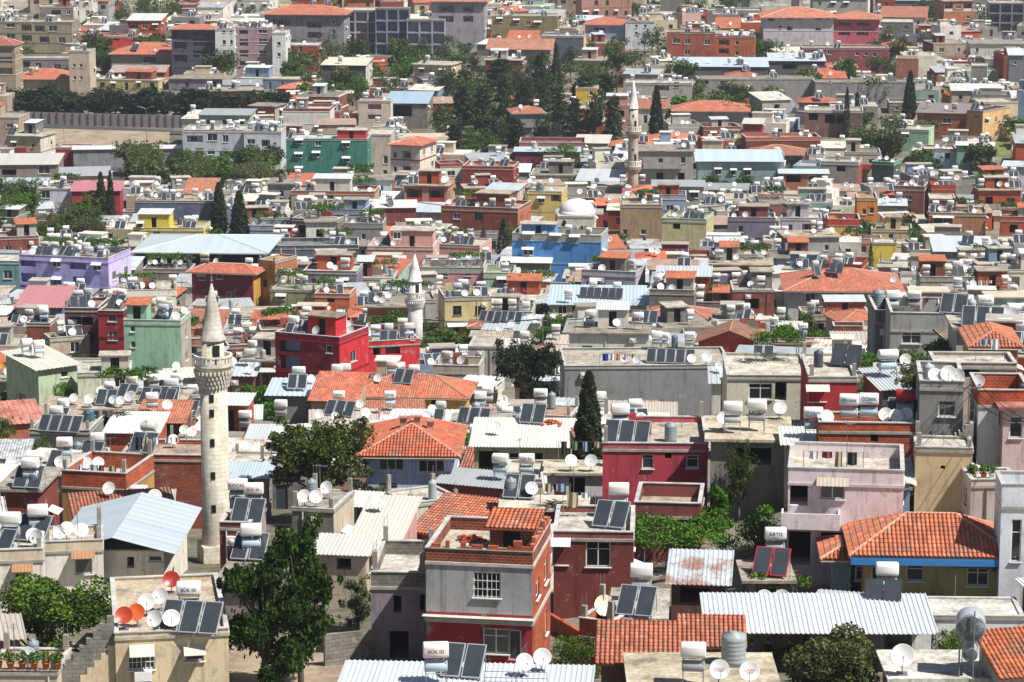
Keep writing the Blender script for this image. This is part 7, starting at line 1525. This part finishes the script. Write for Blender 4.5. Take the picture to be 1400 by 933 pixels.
# lamp masts and poles
def mast(px, pyb, pyt, label, arms=2, kind='street_lamp'):
    P = at(px, pyb); D = proj(P)[2]; h = (pyb-pyt)*D/FPX/.985; r = empty(kind, tuple(P)); m = MB(); m.tube((0,0,-.3), (0,0,h), .09 if h > 8 else .07, .05, 7); link('pole', m.mesh('pole', ['pole'] if kind != 'utility_pole' else ['conc']), r, col='#8f8a80')
    for s in ([-1, 1] if arms == 2 else [1] if arms == 1 else []):
        q = MB(); q.tube((0,0,h-.1), (s*1.3,0,h+.35), .035, n=5); q.box(min(s*1.2, s*1.9), -.12, h+.3, max(s*1.2, s*1.9), .12, h+.42); link('lamp_arm', q.mesh('lamp_arm', ['galv']), r)
    if kind == 'utility_pole':
        q = MB(); q.box(-.7, -.05, h-.5, .7, .05, h-.4)
        for x in (-.6, 0, .6): q.tube((x,0,h-.4), (x,0,h-.2), .04, n=5)
        link('crossarm', q.mesh('crossarm', ['pole']), r)
    THG.append((r, label, 'street lamp' if kind != 'utility_pole' else 'utility pole', 'lamp masts and poles')); return (P, h)
mast(201, 216, 149, 'double armed lamp mast in front of the highway wall'); mast(138, 158, 118, 'slim mast in front of the dark tree belt', 0); mast(88, 206, 164, 'lamp mast on the earth bank', 1); mast(553, 170, 120, 'tall lamp mast beside the blue grey depot', 0)
mast(312, 165, 134, 'left one of two bare masts right of the tree belt', 0); mast(306, 165, 133, 'bare mast immediately left of its twin by the tree belt', 0)
U1 = mast(633, 655, 571, 'concrete utility pole in front of the light blue tiled house', 0, 'utility_pole'); U2 = mast(567, 690, 624, 'concrete pole against the front of the light blue tiled house', 0, 'utility_pole'); U3 = mast(553, 730, 690, 'dark thin pole beside the narrow tiled house', 0, 'utility_pole')
U4 = mast(1112, 800, 712, 'pole standing by the tall pinkish white house', 0, 'utility_pole'); U5 = mast(1322, 645, 520, 'reddish pole between the grey stair house and the brick parapet', 0, 'utility_pole'); U6 = mast(122, 485, 432, 'curved lamp pole by the beige blank wall', 1); U7 = mast(807, 690, 660, 'thin pole by the crimson house yard', 0, 'utility_pole')
EP = [(470, 452, 'beside the bright red apartment block'), (742, 470, 'behind the long dark grey wall'), (905, 420, 'right of the yellowish tin roofed house'), (1150, 372, 'behind the long orange hip roof'), (350, 470, 'right of the tall minaret balcony'), (60, 520, 'at the far left beside the sloping cream roof'), (930, 640, 'beside the crimson house'), (560, 300, 'behind the pale pink villa'), (1040, 300, 'right of the green parapet house'), (250, 415, 'behind the salmon banded house')]
EX = [mast(x, y+26, y-26-(y-300)*.06, 'grey utility pole '+l, 0, 'utility_pole') for x, y, l in EP]
def wires(A, B_, label, n=3):
    for k in range(n):
        a = Vector(A[0])+Vector((-.6+.6*k, 0, A[1]-.2)); b = Vector(B_[0])+Vector((-.6+.6*k, 0, B_[1]-.2)); m = MB(); pr = None; N = 14
        for i in range(N+1):
            t = i/N; p = a.lerp(b, t)-Vector((0, 0, 4*t*(1-t)*(b-a).length*.035))
            if pr is not None: m.tube(pr, p, .026, n=4)
            pr = p
        yield m
def wire(A, B_, label):
    mm = list(wires(A, B_, label)); r = empty('power_line', (0,0,0))
    for m in mm: link('wire', m.mesh('wire', ['rubber']), r)
    THG.append((r, label, 'power line', 'overhead wires'))
wire(U1, U2, 'overhead wires across the front of the light blue tiled house'); wire(U4, U5, 'overhead wires running from the pinkish white house up to the reddish pole'); wire(U2, U3, 'overhead wires from the light blue house down to the narrow tiled house'); wire(U5, (at(1400, 760), 8.0), 'overhead wires from the reddish pole to the white edge house')
for i, j, l in ((0, 1, 'overhead wires from the red block pole to the dark grey wall pole'), (1, 2, 'overhead wires from the dark grey wall pole to the yellow tin house pole'), (2, 3, 'overhead wires running right to the long orange hip roof'), (4, 9, 'overhead wires beside the tall minaret'), (5, 4, 'overhead wires crossing the far left roofs'), (7, 8, 'long overhead wires behind the bright blue block'), (6, 1, 'overhead wires rising from the crimson house')): wire(EX[i], EX[j], l)
# garden walls and steps
def gwall(ref, px0, py0, px1, py1, h, mat, col, label, step=0, th=.22):
    a, b = at(px0, py0, h), at(px1, py1, h); L = math.dist(a[:2], b[:2]); r = empty('garden_wall', tuple(a), math.atan2(b[1]-a[1], b[0]-a[0])); m = MB(); n = max(1, int(L/1.2)); zb = min(terrain(*a[:2]), terrain(*b[:2]))-a[2]-2
    for i in range(n):
        t0, t1 = i/n, (i+1)/n; zt0 = (b[2]-a[2])*(t0 if step else t0)+h; zt1 = (b[2]-a[2])*(t0 if step else t1)+h
        if step: zt0 = zt1 = h+(b[2]-a[2])*t0+step*(i % 2)*.0-step*i
        m.hexa([(L*t0,0,zb),(L*t1,0,zb),(L*t1,th,zb),(L*t0,th,zb),(L*t0,0,zt0),(L*t1,0,zt1),(L*t1,th,zt1),(L*t0,th,zt0)])
    link('masonry', m.mesh('masonry', [mat]), r, col=col); THG.append((r, label, 'wall', 'garden walls'))
def stepwall():
    b = next(b for b in BL if b.ref == 'beige terrace house'); r = empty('garden_wall', tuple(b.to_world(-b.W/2-.02, .3, 0)), b.a); m = MB(); p = MB(); L = 3.1
    for i in range(9):
        x1, x0 = -L*i/9, -L*(i+1)/9; z = b.H+.75-.36*i; m.box(x0, 0, max(.2, z-1.5), x1, .2, z); p.box(x0, -.02, -2, x1, .21, max(.2, z-1.5))
    link('masonry', m.mesh('masonry', ['block']), r); link('plaster', p.mesh('plaster', ['stucco']), r, col='#d8c5a2'); THG.append((r, 'grey block wall stepping down to the left of the beige terrace house', 'wall', 'garden walls'))
stepwall()
gwall('', 444, 868, 512, 862, 1.8, 'block', '#ffffff', 'rough stone wall between the eucalyptus and the purplish grey house')
gwall('', 560, 700, 628, 660, 1.8, 'stucco', '#cfc5b2', 'pale wall rising to the right in front of the light blue tiled house')
gwall('', 1186, 818, 1290, 822, 1.4, 'stucco', '#aab39a', 'mossy green yard wall in front of the big tiled yellow house')
gwall('', 1290, 822, 1375, 828, 1.2, 'stucco', '#9fa08c', 'darker yard wall at the right end of the mossy green one')
gwall('', 738, 832, 792, 852, 1.3, 'brick', '#ffffff', 'stepped orange brick wall right of the grey and red house', .12)
gwall('', 868, 722, 960, 712, 1.6, 'stucco', '#84453f', 'maroon yard wall behind the large bright vine')
gwall('', 500, 760, 556, 728, 1.6, 'stucco', '#d0c6b2', 'pale low wall beside the concrete sheet shed')
# flower pots
_pot = {}
def pot(P, col, label, pl=(1,1,1)):
    if 'p' not in _pot:
        m = MB(); m.lathe([(.13, 0), (.19, .3), (.21, .3), (.21, .34), (.16, .34)], 12); _pot['p'] = m.mesh('pot', ['paint']); c = MB(); leaves(c, blob_pts(160, (0,0,.62), (.34,.34,.32), np.random.RandomState(2), .2), .08, random.Random(1)); _pot['l'] = c.mesh('plant', ['vine'])
    r = empty('flower_pot', tuple(P), R0.uniform(0, 6)); link('pot', _pot['p'], r, col=col); o = link('plant', _pot['l'], r); o.color = (*pl, 1); THG.append((r, label, 'flower pot', 'potted plants'))
POTB = next(b for b in BL if b.ref == 'pot terrace house')
for i, x in enumerate([6, 18, 30, 42, 54, 66]): pot(POTB.to_world(-POTB.W/2+.5+i*.58, .08, POTB.H+.01), '#d9793a' if i % 2 else '#c9622e', ['leftmost','second from left','third from left','fourth from left','fifth from left','rightmost'][i]+' orange flower pot on the low terrace in the bottom left corner')
for i, (x, c) in enumerate([(1318,'#e0c430'),(1330,'#e0c430'),(1345,'#c95a2e'),(1356,'#d8d8d4')]):
    r_ = on_roof(x, 648, .3, [b for b in BL if not b.mass])
    if r_: pot(r_[2], c, ['yellow pot farthest left on the curved pink terrace','second yellow pot on the curved pink terrace','terracotta pot on the curved pink terrace','white pot on the curved pink terrace'][i])
# laundry
def laundry(px, py, h, n, cols, label, a=0.0, top=False, P=None):
    if P is not None: P = P
    elif top:
        r_ = on_roof(px, py, h/2, [b for b in BL if not b.mass]); P = r_[2] if r_ else at(px, py)
    else: P = at(px, py)
    r = empty('laundry_line', tuple(P), a); L = n*.75+.4; m = MB()
    for x in (0, L): m.tube((x,0,0), (x,0,h), .025, n=5)
    m.tube((0,0,h-.02), (L,0,h-.02), .008, n=3); link('line_posts', m.mesh('line_posts', ['pole']), r)
    for i in range(n):
        c = MB(); x0 = .25+i*.75+R0.uniform(-.08, .1); w, hh = R0.uniform(.3, .66), R0.uniform(.35, 1.05); K = 6
        for k in range(K):
            f0, f1 = k/K, (k+1)/K; y0, y1 = .04*math.sin(f0*9), .04*math.sin(f1*9); c.quad([(x0+w*f0, y0*3, h-hh), (x0+w*f1, y1*3, h-hh), (x0+w*f1, y1, h-.02), (x0+w*f0, y0, h-.02)])
        link('garment', c.mesh('garment', ['cloth']), r, col=cols[i % len(cols)])
    if label is None: return r
    THG.append((r, label, 'laundry', 'washing lines'))
laundry(1236, 414, 1.5, 5, ['#2a4fa8', '#c9a8b0', '#7a2f3a', '#e0e0e0', '#8a6a50'], 'washing line with a deep blue garment on the grey parapet house terrace', 0, True)
laundry(1070, 690, 1.8, 2, ['#d65aa0', '#b83a80'], 'bright pink cloths hanging beside the tall pinkish white house', .3)
laundry(820, 492, 1.3, 5, ['#2a3fa0', '#e0e0e8', '#d98a2e', '#c9b0d0', '#8fae6a'], 'colourful washing line at the left end of the long dark grey wall', 0, True)
laundry(690, 400, 1.4, 4, ['#b02a3a', '#dcdcdc', '#3a5a9a'], 'washing line with a red cloth below the bright blue apartment block', 0, True)
rl = random.Random(77); nl_ = 0
for b in sorted([b for b in BL if not b.mass and b.roof in ('flat', 'slab') and b.walls and b.W > 4.5 and b.D < 520], key=lambda b: -b.seen):
    if nl_ >= 22 or b.ref in ('beige terrace house', 'grey and red house', 'pot terrace house') or rl.random() < .45: continue
    n = min(rl.choice([2, 3, 4, 5]), int((b.W-1)/.8))
    for t in range(6):
        y = rl.uniform(.4, max(.5, b.d-.5)); x = rl.uniform(-b.W/2+.3, b.W/2-.5-n*.75); w = b.to_world(x, y, b.zr(x, y)+(.12 if b.roof == 'flat' else .18)); c = b.to_world(x+n*.38, y, 0)
        if hasattr(b, 'hutbox') and b.hutbox[1]-.3 < y < b.hutbox[3]+.3: continue
        if all(math.dist(c[:2], u[:2]) > n*.38+u[2]*.7 for u in used):
            o = laundry(0, 0, 1.5, n, rl.sample(['#dedede', '#dedede', '#c9d2dc', '#3f5578', '#8a4a4a', '#c9a0a4', '#70806a', '#b5a888', '#3a3a40', '#8fa6c4'], 5), None, b.a, False, tuple(w)); EXTRA.append(dict(o=o, b=b, P=w, k='laundry line')); used.append((c[0], c[1], n*.35)); nl_ += 1; break
def ragged():
    b = next(b for b in BL if b.ref == 'grey and red house'); m = MB(); r = random.Random(4); x = -b.W/2
    while x < b.W/2-.3:
        w = r.uniform(.2, .6); h = r.choice([0, .1, .2, .2, .35, .5]); 
        if h: m.box(x, -.03, b.H+.002, x+w-.01, .15, b.H+h)
        x += w
    y = .2
    while y < b.d-.6:
        w = r.uniform(.2, .6); h = r.choice([0, .2, .3, .5]); 
        if h: m.box(b.W/2-.17, y, b.H+.002, b.W/2+.02, y+w-.01, b.H+h)
        y += w
    link('broken_bricks', m.mesh('broken_bricks', ['brick']), b.root)
ragged()
def stairs():
    b = next(b for b in BL if b.ref == 'grey stair house'); r = empty('staircase', tuple(b.to_world(-b.W/2, -1.15, 0)), b.a); m = MB(); n = 15; L = b.W+.6; h = 3.0
    for i in range(n): m.box(L*i/n, 0, -2.5, L*(i+1)/n, 1.1, h*(i+1)/n)
    link('steps', m.mesh('steps', ['conc']), r, col='#a8a49c'); m = MB()
    for i in range(0, n+1, 3): m.tube((L*i/n, .03, h*i/n), (L*i/n, .03, h*i/n+.9), .02, n=4)
    m.tube((0, .03, .9), (L, .03, h+.9), .02, n=4); link('handrail', m.mesh('handrail', ['pole']), r); THG.append((r, 'outdoor concrete staircase rising to the right along the grey stair house', 'staircase', None))
stairs()
# roof clutter on near terraces: planks, bricks, boards
def pile(px, py, label, kind):
    r_ = on_roof(px, py, .2, [b for b in BL if not b.mass])
    if not r_: return
    rr = random.Random(px); m = MB()
    for i in range(26):
        x, y, z = rr.gauss(0, .4), rr.gauss(0, .3), 0
        z = max(0, .45-math.hypot(x, y)*.6)*rr.random()
        if kind == 'brick': q = (.16, .1, .1)
        else: q = (rr.uniform(.3, .9), .06, .03)
        a = rr.uniform(0, 3.1); c, s = math.cos(a), math.sin(a); P = [(-1,-1,0),(1,-1,0),(1,1,0),(-1,1,0),(-1,-1,1),(1,-1,1),(1,1,1),(-1,1,1)]
        m.hexa([(x+c*u*q[0]-s*v*q[1], y+s*u*q[0]+c*v*q[1], z+w*q[2]) for u, v, w in P])
    o = link('rubble_pile' if kind == 'brick' else 'timber_pile', m.mesh('pile', ['brick' if kind == 'brick' else 'bark']), None, tuple(r_[2])); THG.append((o, label, 'rubble pile' if kind == 'brick' else 'timber pile', None))
pile(755, 575, 'loose broken bricks on top of the square old brick tower room', 'brick'); pile(1180, 588, 'loose bricks on the broken walled brick house', 'brick'); pile(762, 690, 'stacked firewood beside the white hut with the open doorway', 'wood'); pile(640, 735, 'rubble heap on the flat roof of the grey and red house', 'brick'); pile(160, 560, 'pile of old timber on the wide sagging flat roof', 'wood')
# ------------------------------------------------------------------ people under the canopy
def person(P, rz, shirt, trous, label, pose=0):
    J = {'pelvis':(0,0,.95,.15,.11),'waist':(0,0,1.08,.14,.10),'chest':(0,0,1.30,.17,.11),'neck0':(0,0,1.46,.07,.06),'neck':(0,-.01,1.54,.05,.05),'head0':(0,-.02,1.60,.075,.085),'head1':(0,-.01,1.70,.08,.095),'head2':(0,0,1.78,.05,.06)}
    E = [('pelvis','waist'),('waist','chest'),('chest','neck0'),('neck0','neck'),('neck','head0'),('head0','head1'),('head1','head2')]
    for s, n in ((-1,'l'),(1,'r')):
        b = .12 if pose == 1 and s > 0 else 0
        J.update({'hip'+n:(s*.09,0,.88,.10,.10),'knee'+n:(s*.11,-.02-b,.5,.065,.07),'ank'+n:(s*.12,.02-b*.3,.09,.045,.05),'toe'+n:(s*.13,-.14-b*.3,.04,.04,.03),'sh'+n:(s*.19,0,1.40,.065,.065)})
        el = (s*.27,.0,1.13) if pose != 1 or s < 0 else (s*.27,-.12,1.16); wr = (s*.26,-.10,.90) if pose != 1 or s < 0 else (s*.18,-.34,1.15)
        J.update({'el'+n:(*el,.045,.045),'wr'+n:(*wr,.03,.028),'palm'+n:(wr[0],wr[1]-.03,wr[2]-.08,.036,.02)})
        E += [('pelvis','hip'+n),('hip'+n,'knee'+n),('knee'+n,'ank'+n),('ank'+n,'toe'+n),('chest','sh'+n),('sh'+n,'el'+n),('el'+n,'wr'+n),('wr'+n,'palm'+n)]
        for f in range(5):
            o = (f-2)*.012 if f < 4 else -.03*s; ln = (.07, .08, .075, .06, .045)[f]
            J['f%d%s' % (f, n)] = (wr[0]+o, wr[1]-.05-(.02 if f == 4 else 0), wr[2]-.10-ln*.6, .009, .009); J['g%d%s' % (f, n)] = (wr[0]+o, wr[1]-.03, wr[2]-.12-ln, .008, .008); E += [('palm'+n, 'f%d%s' % (f, n)), ('f%d%s' % (f, n), 'g%d%s' % (f, n))]
    names = list(J); me = bpy.data.meshes.new('person'); me.from_pydata([J[k][:3] for k in names], [(names.index(a), names.index(b)) for a, b in E], []); o = bpy.data.objects.new('person_source', me); COL.objects.link(o)
    sk = o.modifiers.new('skin', 'SKIN'); sl = me.skin_vertices[0].data
    for i, k in enumerate(names): sl[i].radius = J[k][3:5]
    sl[0].use_root = True; ss = o.modifiers.new('sub', 'SUBSURF'); ss.levels = 2; ss.render_levels = 2
    dg = bpy.context.evaluated_depsgraph_get(); m2 = bpy.data.meshes.new_from_object(o.evaluated_get(dg)); bpy.data.objects.remove(o)
    m2.materials.clear()
    for key, col in (('skin', None), ('cloth', shirt), ('cloth', trous), ('rubber', None)):
        mt = M[key]
        if col: mt = NT('garment_'+col[1:]).set(col=lin(col), rough=.9)
        m2.materials.append(mt)
    for p in m2.polygons:
        x, y, z = p.center; p.use_smooth = True; arm = abs(x) > .21
        p.material_index = 0 if z > 1.49 else (0 if arm and z < 1.14 else 1) if (z > .98 or arm) else 3 if z < .1 else 2
    r = link('person', m2, None, tuple(P), rz); hm = MB(); hm.lathe([(.09, 1.66), (.103, 1.72), (.085, 1.79), (.04, 1.83)], 14, c=(0, .015, 0)); link('hair', hm.mesh('hair', ['rubber']), r)
    fm = MB(); 
    for x in (-.03, .03): fm.box(x-.012, -.112, 1.675, x+.012, -.10, 1.688)
    fm.box(-.02, -.108, 1.605, .02, -.098, 1.613); link('face', fm.mesh('face', ['rubber']), r); nm = MB(); nm.hexa([(-.014,-.125,1.635),(.014,-.125,1.635),(.014,-.09,1.635),(-.014,-.09,1.635),(-.006,-.105,1.68),(.006,-.105,1.68),(.006,-.09,1.68),(-.006,-.09,1.68)]); link('nose', nm.mesh('nose', ['skin']), r)
    THG.append((r, label, 'person', 'people under the canopy'))
CAN = next(b for b in BL if b.ref == 'tin canopy')
for fx, fy, rz, sh, tr, lb, ps in ((-.300,.9,.8,'#4a52a0','#1a1d2a','person in a blue shirt seen near the left end of the long canopy',1),(-.225,1.3,-.6,'#1d1d22','#15151a','person in dark clothes beside the one in the blue shirt',0),(-.13,1.2,-1.0,'#202028','#1a1a1e','person in dark clothes farther right under the long canopy',1)):
    w = CAN.to_world(fx*CAN.W, fy, 0); person((w[0], w[1], terrain(w[0], w[1])+.02), rz, sh, tr, lb, ps)
def bucket(P, col, label):
    m = MB(); m.lathe([(.13,0),(.17,.3),(.18,.3),(.15,.28),(.12,.03)], 14); o = link('bucket', m.mesh('bucket', ['paint']), None, P, col=col); THG.append((o, label, 'bucket', None))
w = CAN.to_world(-.25*CAN.W, .3, 0); bucket((w[0], w[1], terrain(w[0], w[1])), '#c8242c', 'small red bucket at the feet of the people under the canopy')
# large end-on tank at the bottom right
def endtank():
    r_ = on_roof(1330, 868, 2.2, [b for b in BL if b.ref in ('bottom white ledge', 'white yard wall house')]); P = r_[2]; r = empty('water_tank', tuple(P), rad(-8)); q = Matrix.Rotation(rad(-90), 3, 'X').to_quaternion()
    for R, z, nm, y0 in ((.72, 2.5, 'cold_tank', -.6), (.38, 1.15, 'hot_tank', -.5)):
        m = MB(); m.lathe([(R*.97, 0), (R, .05), (R, 1.3), (R*.97, 1.35)], 28, c=(0, y0, z), q=q); link(nm, m.mesh(nm, ['enamel']), r, col='#a9b0b4'); 
        e = MB(); e.lathe([(R*.3, 0), (R*.92, 0), (R*.92, .03), (R*.88, .0)], 28, c=(0, y0-.035, z), q=q); link('end_cap', e.mesh('end_cap', ['enamel']), r, col='#8f979b')
    m = MB()
    for x in (-.5, .5):
        for y in (-.4, .5): m.tube((x,y,0), (x,y,1.9), .035, n=5)
    m.tube((.15,-.75,-.8), (.15,-.75,3.4), .035, n=6); link('stand', m.mesh('stand', ['pole']), r); THG.append((r, 'large grey cylindrical tank seen end-on above a smaller one at the bottom right', 'water tank', None))
endtank()
# roof rail on the bottom tin roof and railings
def rail(px0, py0, px1, py1, h, label, cands):
    a, b = on_roof(px0, py0, h, cands), on_roof(px1, py1, h, cands)
    if not a or not b: return
    a, b = Vector(a[2]), Vector(b[2]); r = empty('railing', tuple(a)); m = MB(); d = b-a; n = max(2, int(d.length/1.1))
    for k in (0, .5): m.tube((0,0,h*(1-k)), tuple(d+Vector((0,0,h*(1-k)))), .02, n=5)
    for i in range(n+1): p = d*(i/n); m.tube(tuple(p), tuple(p+Vector((0,0,h))), .018, n=4)
    link('rails', m.mesh('rails', ['pole']), r); THG.append((r, label, 'railing', 'roof railings'))
allb = [b for b in BL if not b.mass]
rail(662, 918, 748, 920, .6, 'thin metal railing on the bottom tin roof by the two dishes', [b for b in allb if b.ref == 'bottom tin roof house'])
rail(1296, 640, 1335, 632, .9, 'white railing at the curved pink terrace', allb)
# ------------------------------------------------------------------ thin summer haze: one closed box round everything
def haze():
    m = bpy.data.materials.new('haze'); m.use_nodes = True; t = m.node_tree; t.nodes.clear(); o = t.nodes.new('ShaderNodeOutputMaterial'); v = t.nodes.new('ShaderNodeVolumePrincipled')
    v.inputs['Color'].default_value = (.80, .87, 1.0, 1); v.inputs['Density'].default_value = .00011; v.inputs['Anisotropy'].default_value = .2; t.links.new(v.outputs[0], o.inputs['Volume'])
    mb = MB(); mb.box(-920, -15, -100, 920, 4520, 12); me = bpy.data.meshes.new('haze'); me.from_pydata(mb.v, [], mb.f); me.materials.append(m); link('haze', me, kind='stuff')
haze()
# ------------------------------------------------------------------ names of things: what tells each one apart
CNAME = {'#a8a59e': 'grey', '#8e8c88': 'dark grey', '#dedad0': 'white', '#e6dfcc': 'cream', '#c4b49a': 'beige', '#b09c88': 'tan', '#8a4640': 'maroon', '#a04a40': 'brick red', '#8c5a4c': 'brown', '#b98a76': 'clay brown', '#cda69a': 'pink', '#cfb5aa': 'pale pink',
 '#a9b8a0': 'sage green', '#9cb5a8': 'mint', '#93a9bc': 'pale blue', '#7d95b0': 'blue', '#d0c08c': 'pale yellow', '#c9b36c': 'yellow', '#7d7486': 'purple grey', '#6a6472': 'slate', '#b5714c': 'orange', '#c4bccb': 'lilac', '#b7c4cc': 'ice blue'}
WM = {'brick': 'orange brick', 'oldbrick': 'dark brick', 'block': 'concrete block'}
ORD = ['', 'second', 'third', 'fourth', 'fifth', 'sixth', 'seventh', 'eighth', 'ninth', 'tenth', 'eleventh', 'twelfth', 'thirteenth', 'fourteenth', 'fifteenth', 'sixteenth', 'seventeenth', 'eighteenth', 'nineteenth', 'twentieth']
SHORT = {'tall weathered': 'stone minaret'}
LM = []
def centre(b):
    p = proj(b.to_world(0, 0, b.H)); return p[0], p[1]
LMS = [b for b in BL if b.hand and b.walls and b.seen > 40]
for b in LMS: x, y = centre(b); LM.append((x, y, b.ref))
LM += [(297, 600, 'tall stone minaret'), (568, 420, 'slim white minaret'), (865, 200, 'two-balcony minaret'), (720, 150, 'dark park trees'), (805, 580, 'tall cypress')]
def relate(x, y, k=0):
    """nearest landmark in the picture and how the point lies to it"""
    L = sorted(LM, key=lambda l: math.hypot(l[0]-x, (l[1]-y)*1.3))[k]; dx, dy = x-L[0], y-L[1]
    if abs(dx) > abs(dy)*1.3: w = 'right of' if dx > 0 else 'left of'
    else: w = 'in front of' if dy > 0 else 'behind'
    return w, L[2], math.hypot(dx, dy)
def wall_word(b): return WM.get(b.wm) or CNAME.get(b.col, 'pale')
def roof_word(b):
    if getattr(b, 'tiled', 0) or b.roof in ('hip', 'gable'): return 'orange tiled'
    if b.roof == 'rusttin': return 'rusty roofed'
    if b.roof in ('tin', 'gabley'): return 'tin roofed'
    return 'flat'
fl = [b for b in BL if not b.hand and not b.mass]
def base_phrase(b, lvl):
    x, y = centre(b); w, ref, d = relate(x, y); kind = 'shed' if getattr(b, 'shed', 0) else 'house'
    adj = [wall_word(b)]
    rw = roof_word(b); adj.append(rw if rw != 'flat' else ('flat roofed' if not b.hut else 'roof-hut' if False else 'flat roofed'))
    if lvl and b.st > 1: adj.insert(0, 'two storey' if b.st == 2 else 'three storey')
    return ' '.join(adj)+' '+kind, w, ref, d
grp = {}
for b in fl:
    p, w, ref, d = base_phrase(b, 1); grp.setdefault((p, w, ref), []).append((d, b))
for (p, w, ref), L in grp.items():
    L.sort(key=lambda t: t[0])
    for i, (d, b) in enumerate(L):
        b.nth = i; o = (ORD[i] if i < len(ORD) else 'farthest')+' nearest ' if i else ''
        b.phrase = (('nearest ' if len(L) > 1 and i == 0 else o)+p+' '+w+' the '+ref).strip(); b.label = b.phrase
        ws = p.split(); b.sp = (('nearest ' if len(L) > 1 and i == 0 else o)+' '.join(ws)+' '+w+' '+ref)
for b in BL:
    if b.mass: continue
    r = b.root; shed = getattr(b, 'shed', 0)
    tag(r, b.label, 'shed' if shed else b.cat, 'sheds and lean-tos between the houses' if shed else 'apartment buildings of the town' if b.cat == 'apartment building' else 'canopies and sheet shelters' if b.cat == 'canopy' else 'houses of the crowded town')
def on_phrase(b): return 'on the '+(b.ref if b.hand else b.sp)
def nwords(s): return len(s.replace('-', '').split())
USED_L = set()
def label_items(items, look, cat, group):
    g = {}
    for it in items: g.setdefault((look(it), id(it['b'])), []).append(it)
    for (lk, _), L in g.items():
        L.sort(key=lambda it: proj(it['P'])[0]); n = len(L)
        for i, it in enumerate(L):
            b = it['b']; o = '' if n == 1 else ('leftmost ' if i == 0 else 'rightmost ' if i == n-1 else 'middle ' if n == 3 else ORD[i]+' from left ')
            s = (o+lk+' '+on_phrase(b)).strip()
            if nwords(s) > 16: s = (o+lk.split()[-1]+' '+on_phrase(b))
            if nwords(s) > 16: s = s.replace(' roofed', '')
            if nwords(s) > 16: s = s.replace(' storey', '-storey')
            if nwords(s) > 16: s = s.replace('on the ', 'on ')
            while s in USED_L: s = 'other '+s if nwords(s) < 16 else s.replace(' roofed', ' topped', 1) if ' roofed' in s else s+' '
            USED_L.add(s.strip()); it['label'] = s; tag(it['o'], s, cat, group)
def hlook(h):
    c = {'#a8242c': 'red lettered ', '#2b5f9a': 'blue lettered '}.get(h['tc'], 'dark lettered ') if h['txt'] else 'dark red ' if h['red'] else 'white '
    if h['txt'] == 'BARAN': c = 'large blue lettered '
    return c+('tank heater with panels' if h['n'] else 'stacked water tanks')
label_items([h for h in HEAT if h['n']], lambda h: 'white solar water heater', 'solar heater', 'solar water heaters on the roofs')
label_items([h for h in HEAT if not h['n']], lambda h: hlook(h), 'water tank', 'stacked water tanks on the roofs')
label_items(PAN, lambda p: ('red framed ' if p['fr'] == '#b02a3a' else '')+({1: 'single', 2: 'pair of', 3: 'three', 4: 'four', 5: 'five', 6: 'six'}[p['n']])+' solar panel'+('s' if p['n'] > 1 else ''), 'solar panel', 'solar collectors set apart from their tanks')
label_items(DISH, lambda d: {0: 'white', '#b8442a': 'rust red', '#d9622e': 'orange', '#9c2f28': 'dark red', '#e2dcc0': 'big cream', '#d9a24a': 'yellowish', '#d8c8a8': 'large beige'}.get(d['c'], 'white')+(' red lettered' if d['t'] else '')+' satellite dish', 'satellite dish', 'satellite dishes on the roofs')
label_items(EXTRA, lambda d: {'antenna': 'thin ', 'laundry line': ''}.get(d['k'], 'steel ')+d['k'], 'roof fitting', 'barrels and aerials on the roofs')
for e in EXTRA: e['o']['category'] = e['k']; e['o']['group'] = {'antenna': 'aerials on the roofs', 'laundry line': 'washing lines'}.get(e['k'], 'water barrels on the roofs')
# trees
KW = {'broad': 'leafy tree', 'wispy': 'thin leafy tree', 'bush': 'round green bush', 'cypress': 'dark cypress', 'pine': 'dark conifer', 'palm': 'palm', 'vine': 'green vine'}
tg = {}
for t in TREES:
    t['o'].name = t['o'].name; px, py, D = proj(t['P']+np.array([0, 0, t['h']*.5])); t['xy'] = (px, py)
    if t['label']: continue
    w, ref, d = relate(px, py); tg.setdefault((KW[t['kind']], w, ref), []).append((d, t))
for (k, w, ref), L in tg.items():
    L.sort(key=lambda q: q[0])
    for i, (d, t) in enumerate(L):
        o = '' if len(L) == 1 else 'nearest ' if i == 0 else (ORD[i] if i < len(ORD) else 'farthest')+' nearest '; t['label'] = (o+k+' '+w+' the '+ref).strip()
for t in TREES:
    c = {'bush': 'bush', 'vine': 'vine'}.get(t['kind'], 'tree'); tag(t['o'], t['label'], c, {'bush': 'bushes between the houses', 'vine': 'vine pergolas on the terraces', 'cypress': 'cypress trees', 'pine': 'dark conifers of the park'}.get(t['kind'], 'trees of the town'))
for o, l, c, g in THG: tag(o, l, c, g)
for nm, lb in (('ground', None),):
    pass
seen = {}
for o in SC.objects:
    if o.get('category') and o.parent is None:
        l = o['label'].strip(); l = ' '.join(l.split())
        if l in seen: seen[l] += 1; print('DUP', l)
        else: seen[l] = 1
        if nwords(l) > 16 or nwords(l) < 4: print('WORDS', nwords(l), l)
        o['label'] = l
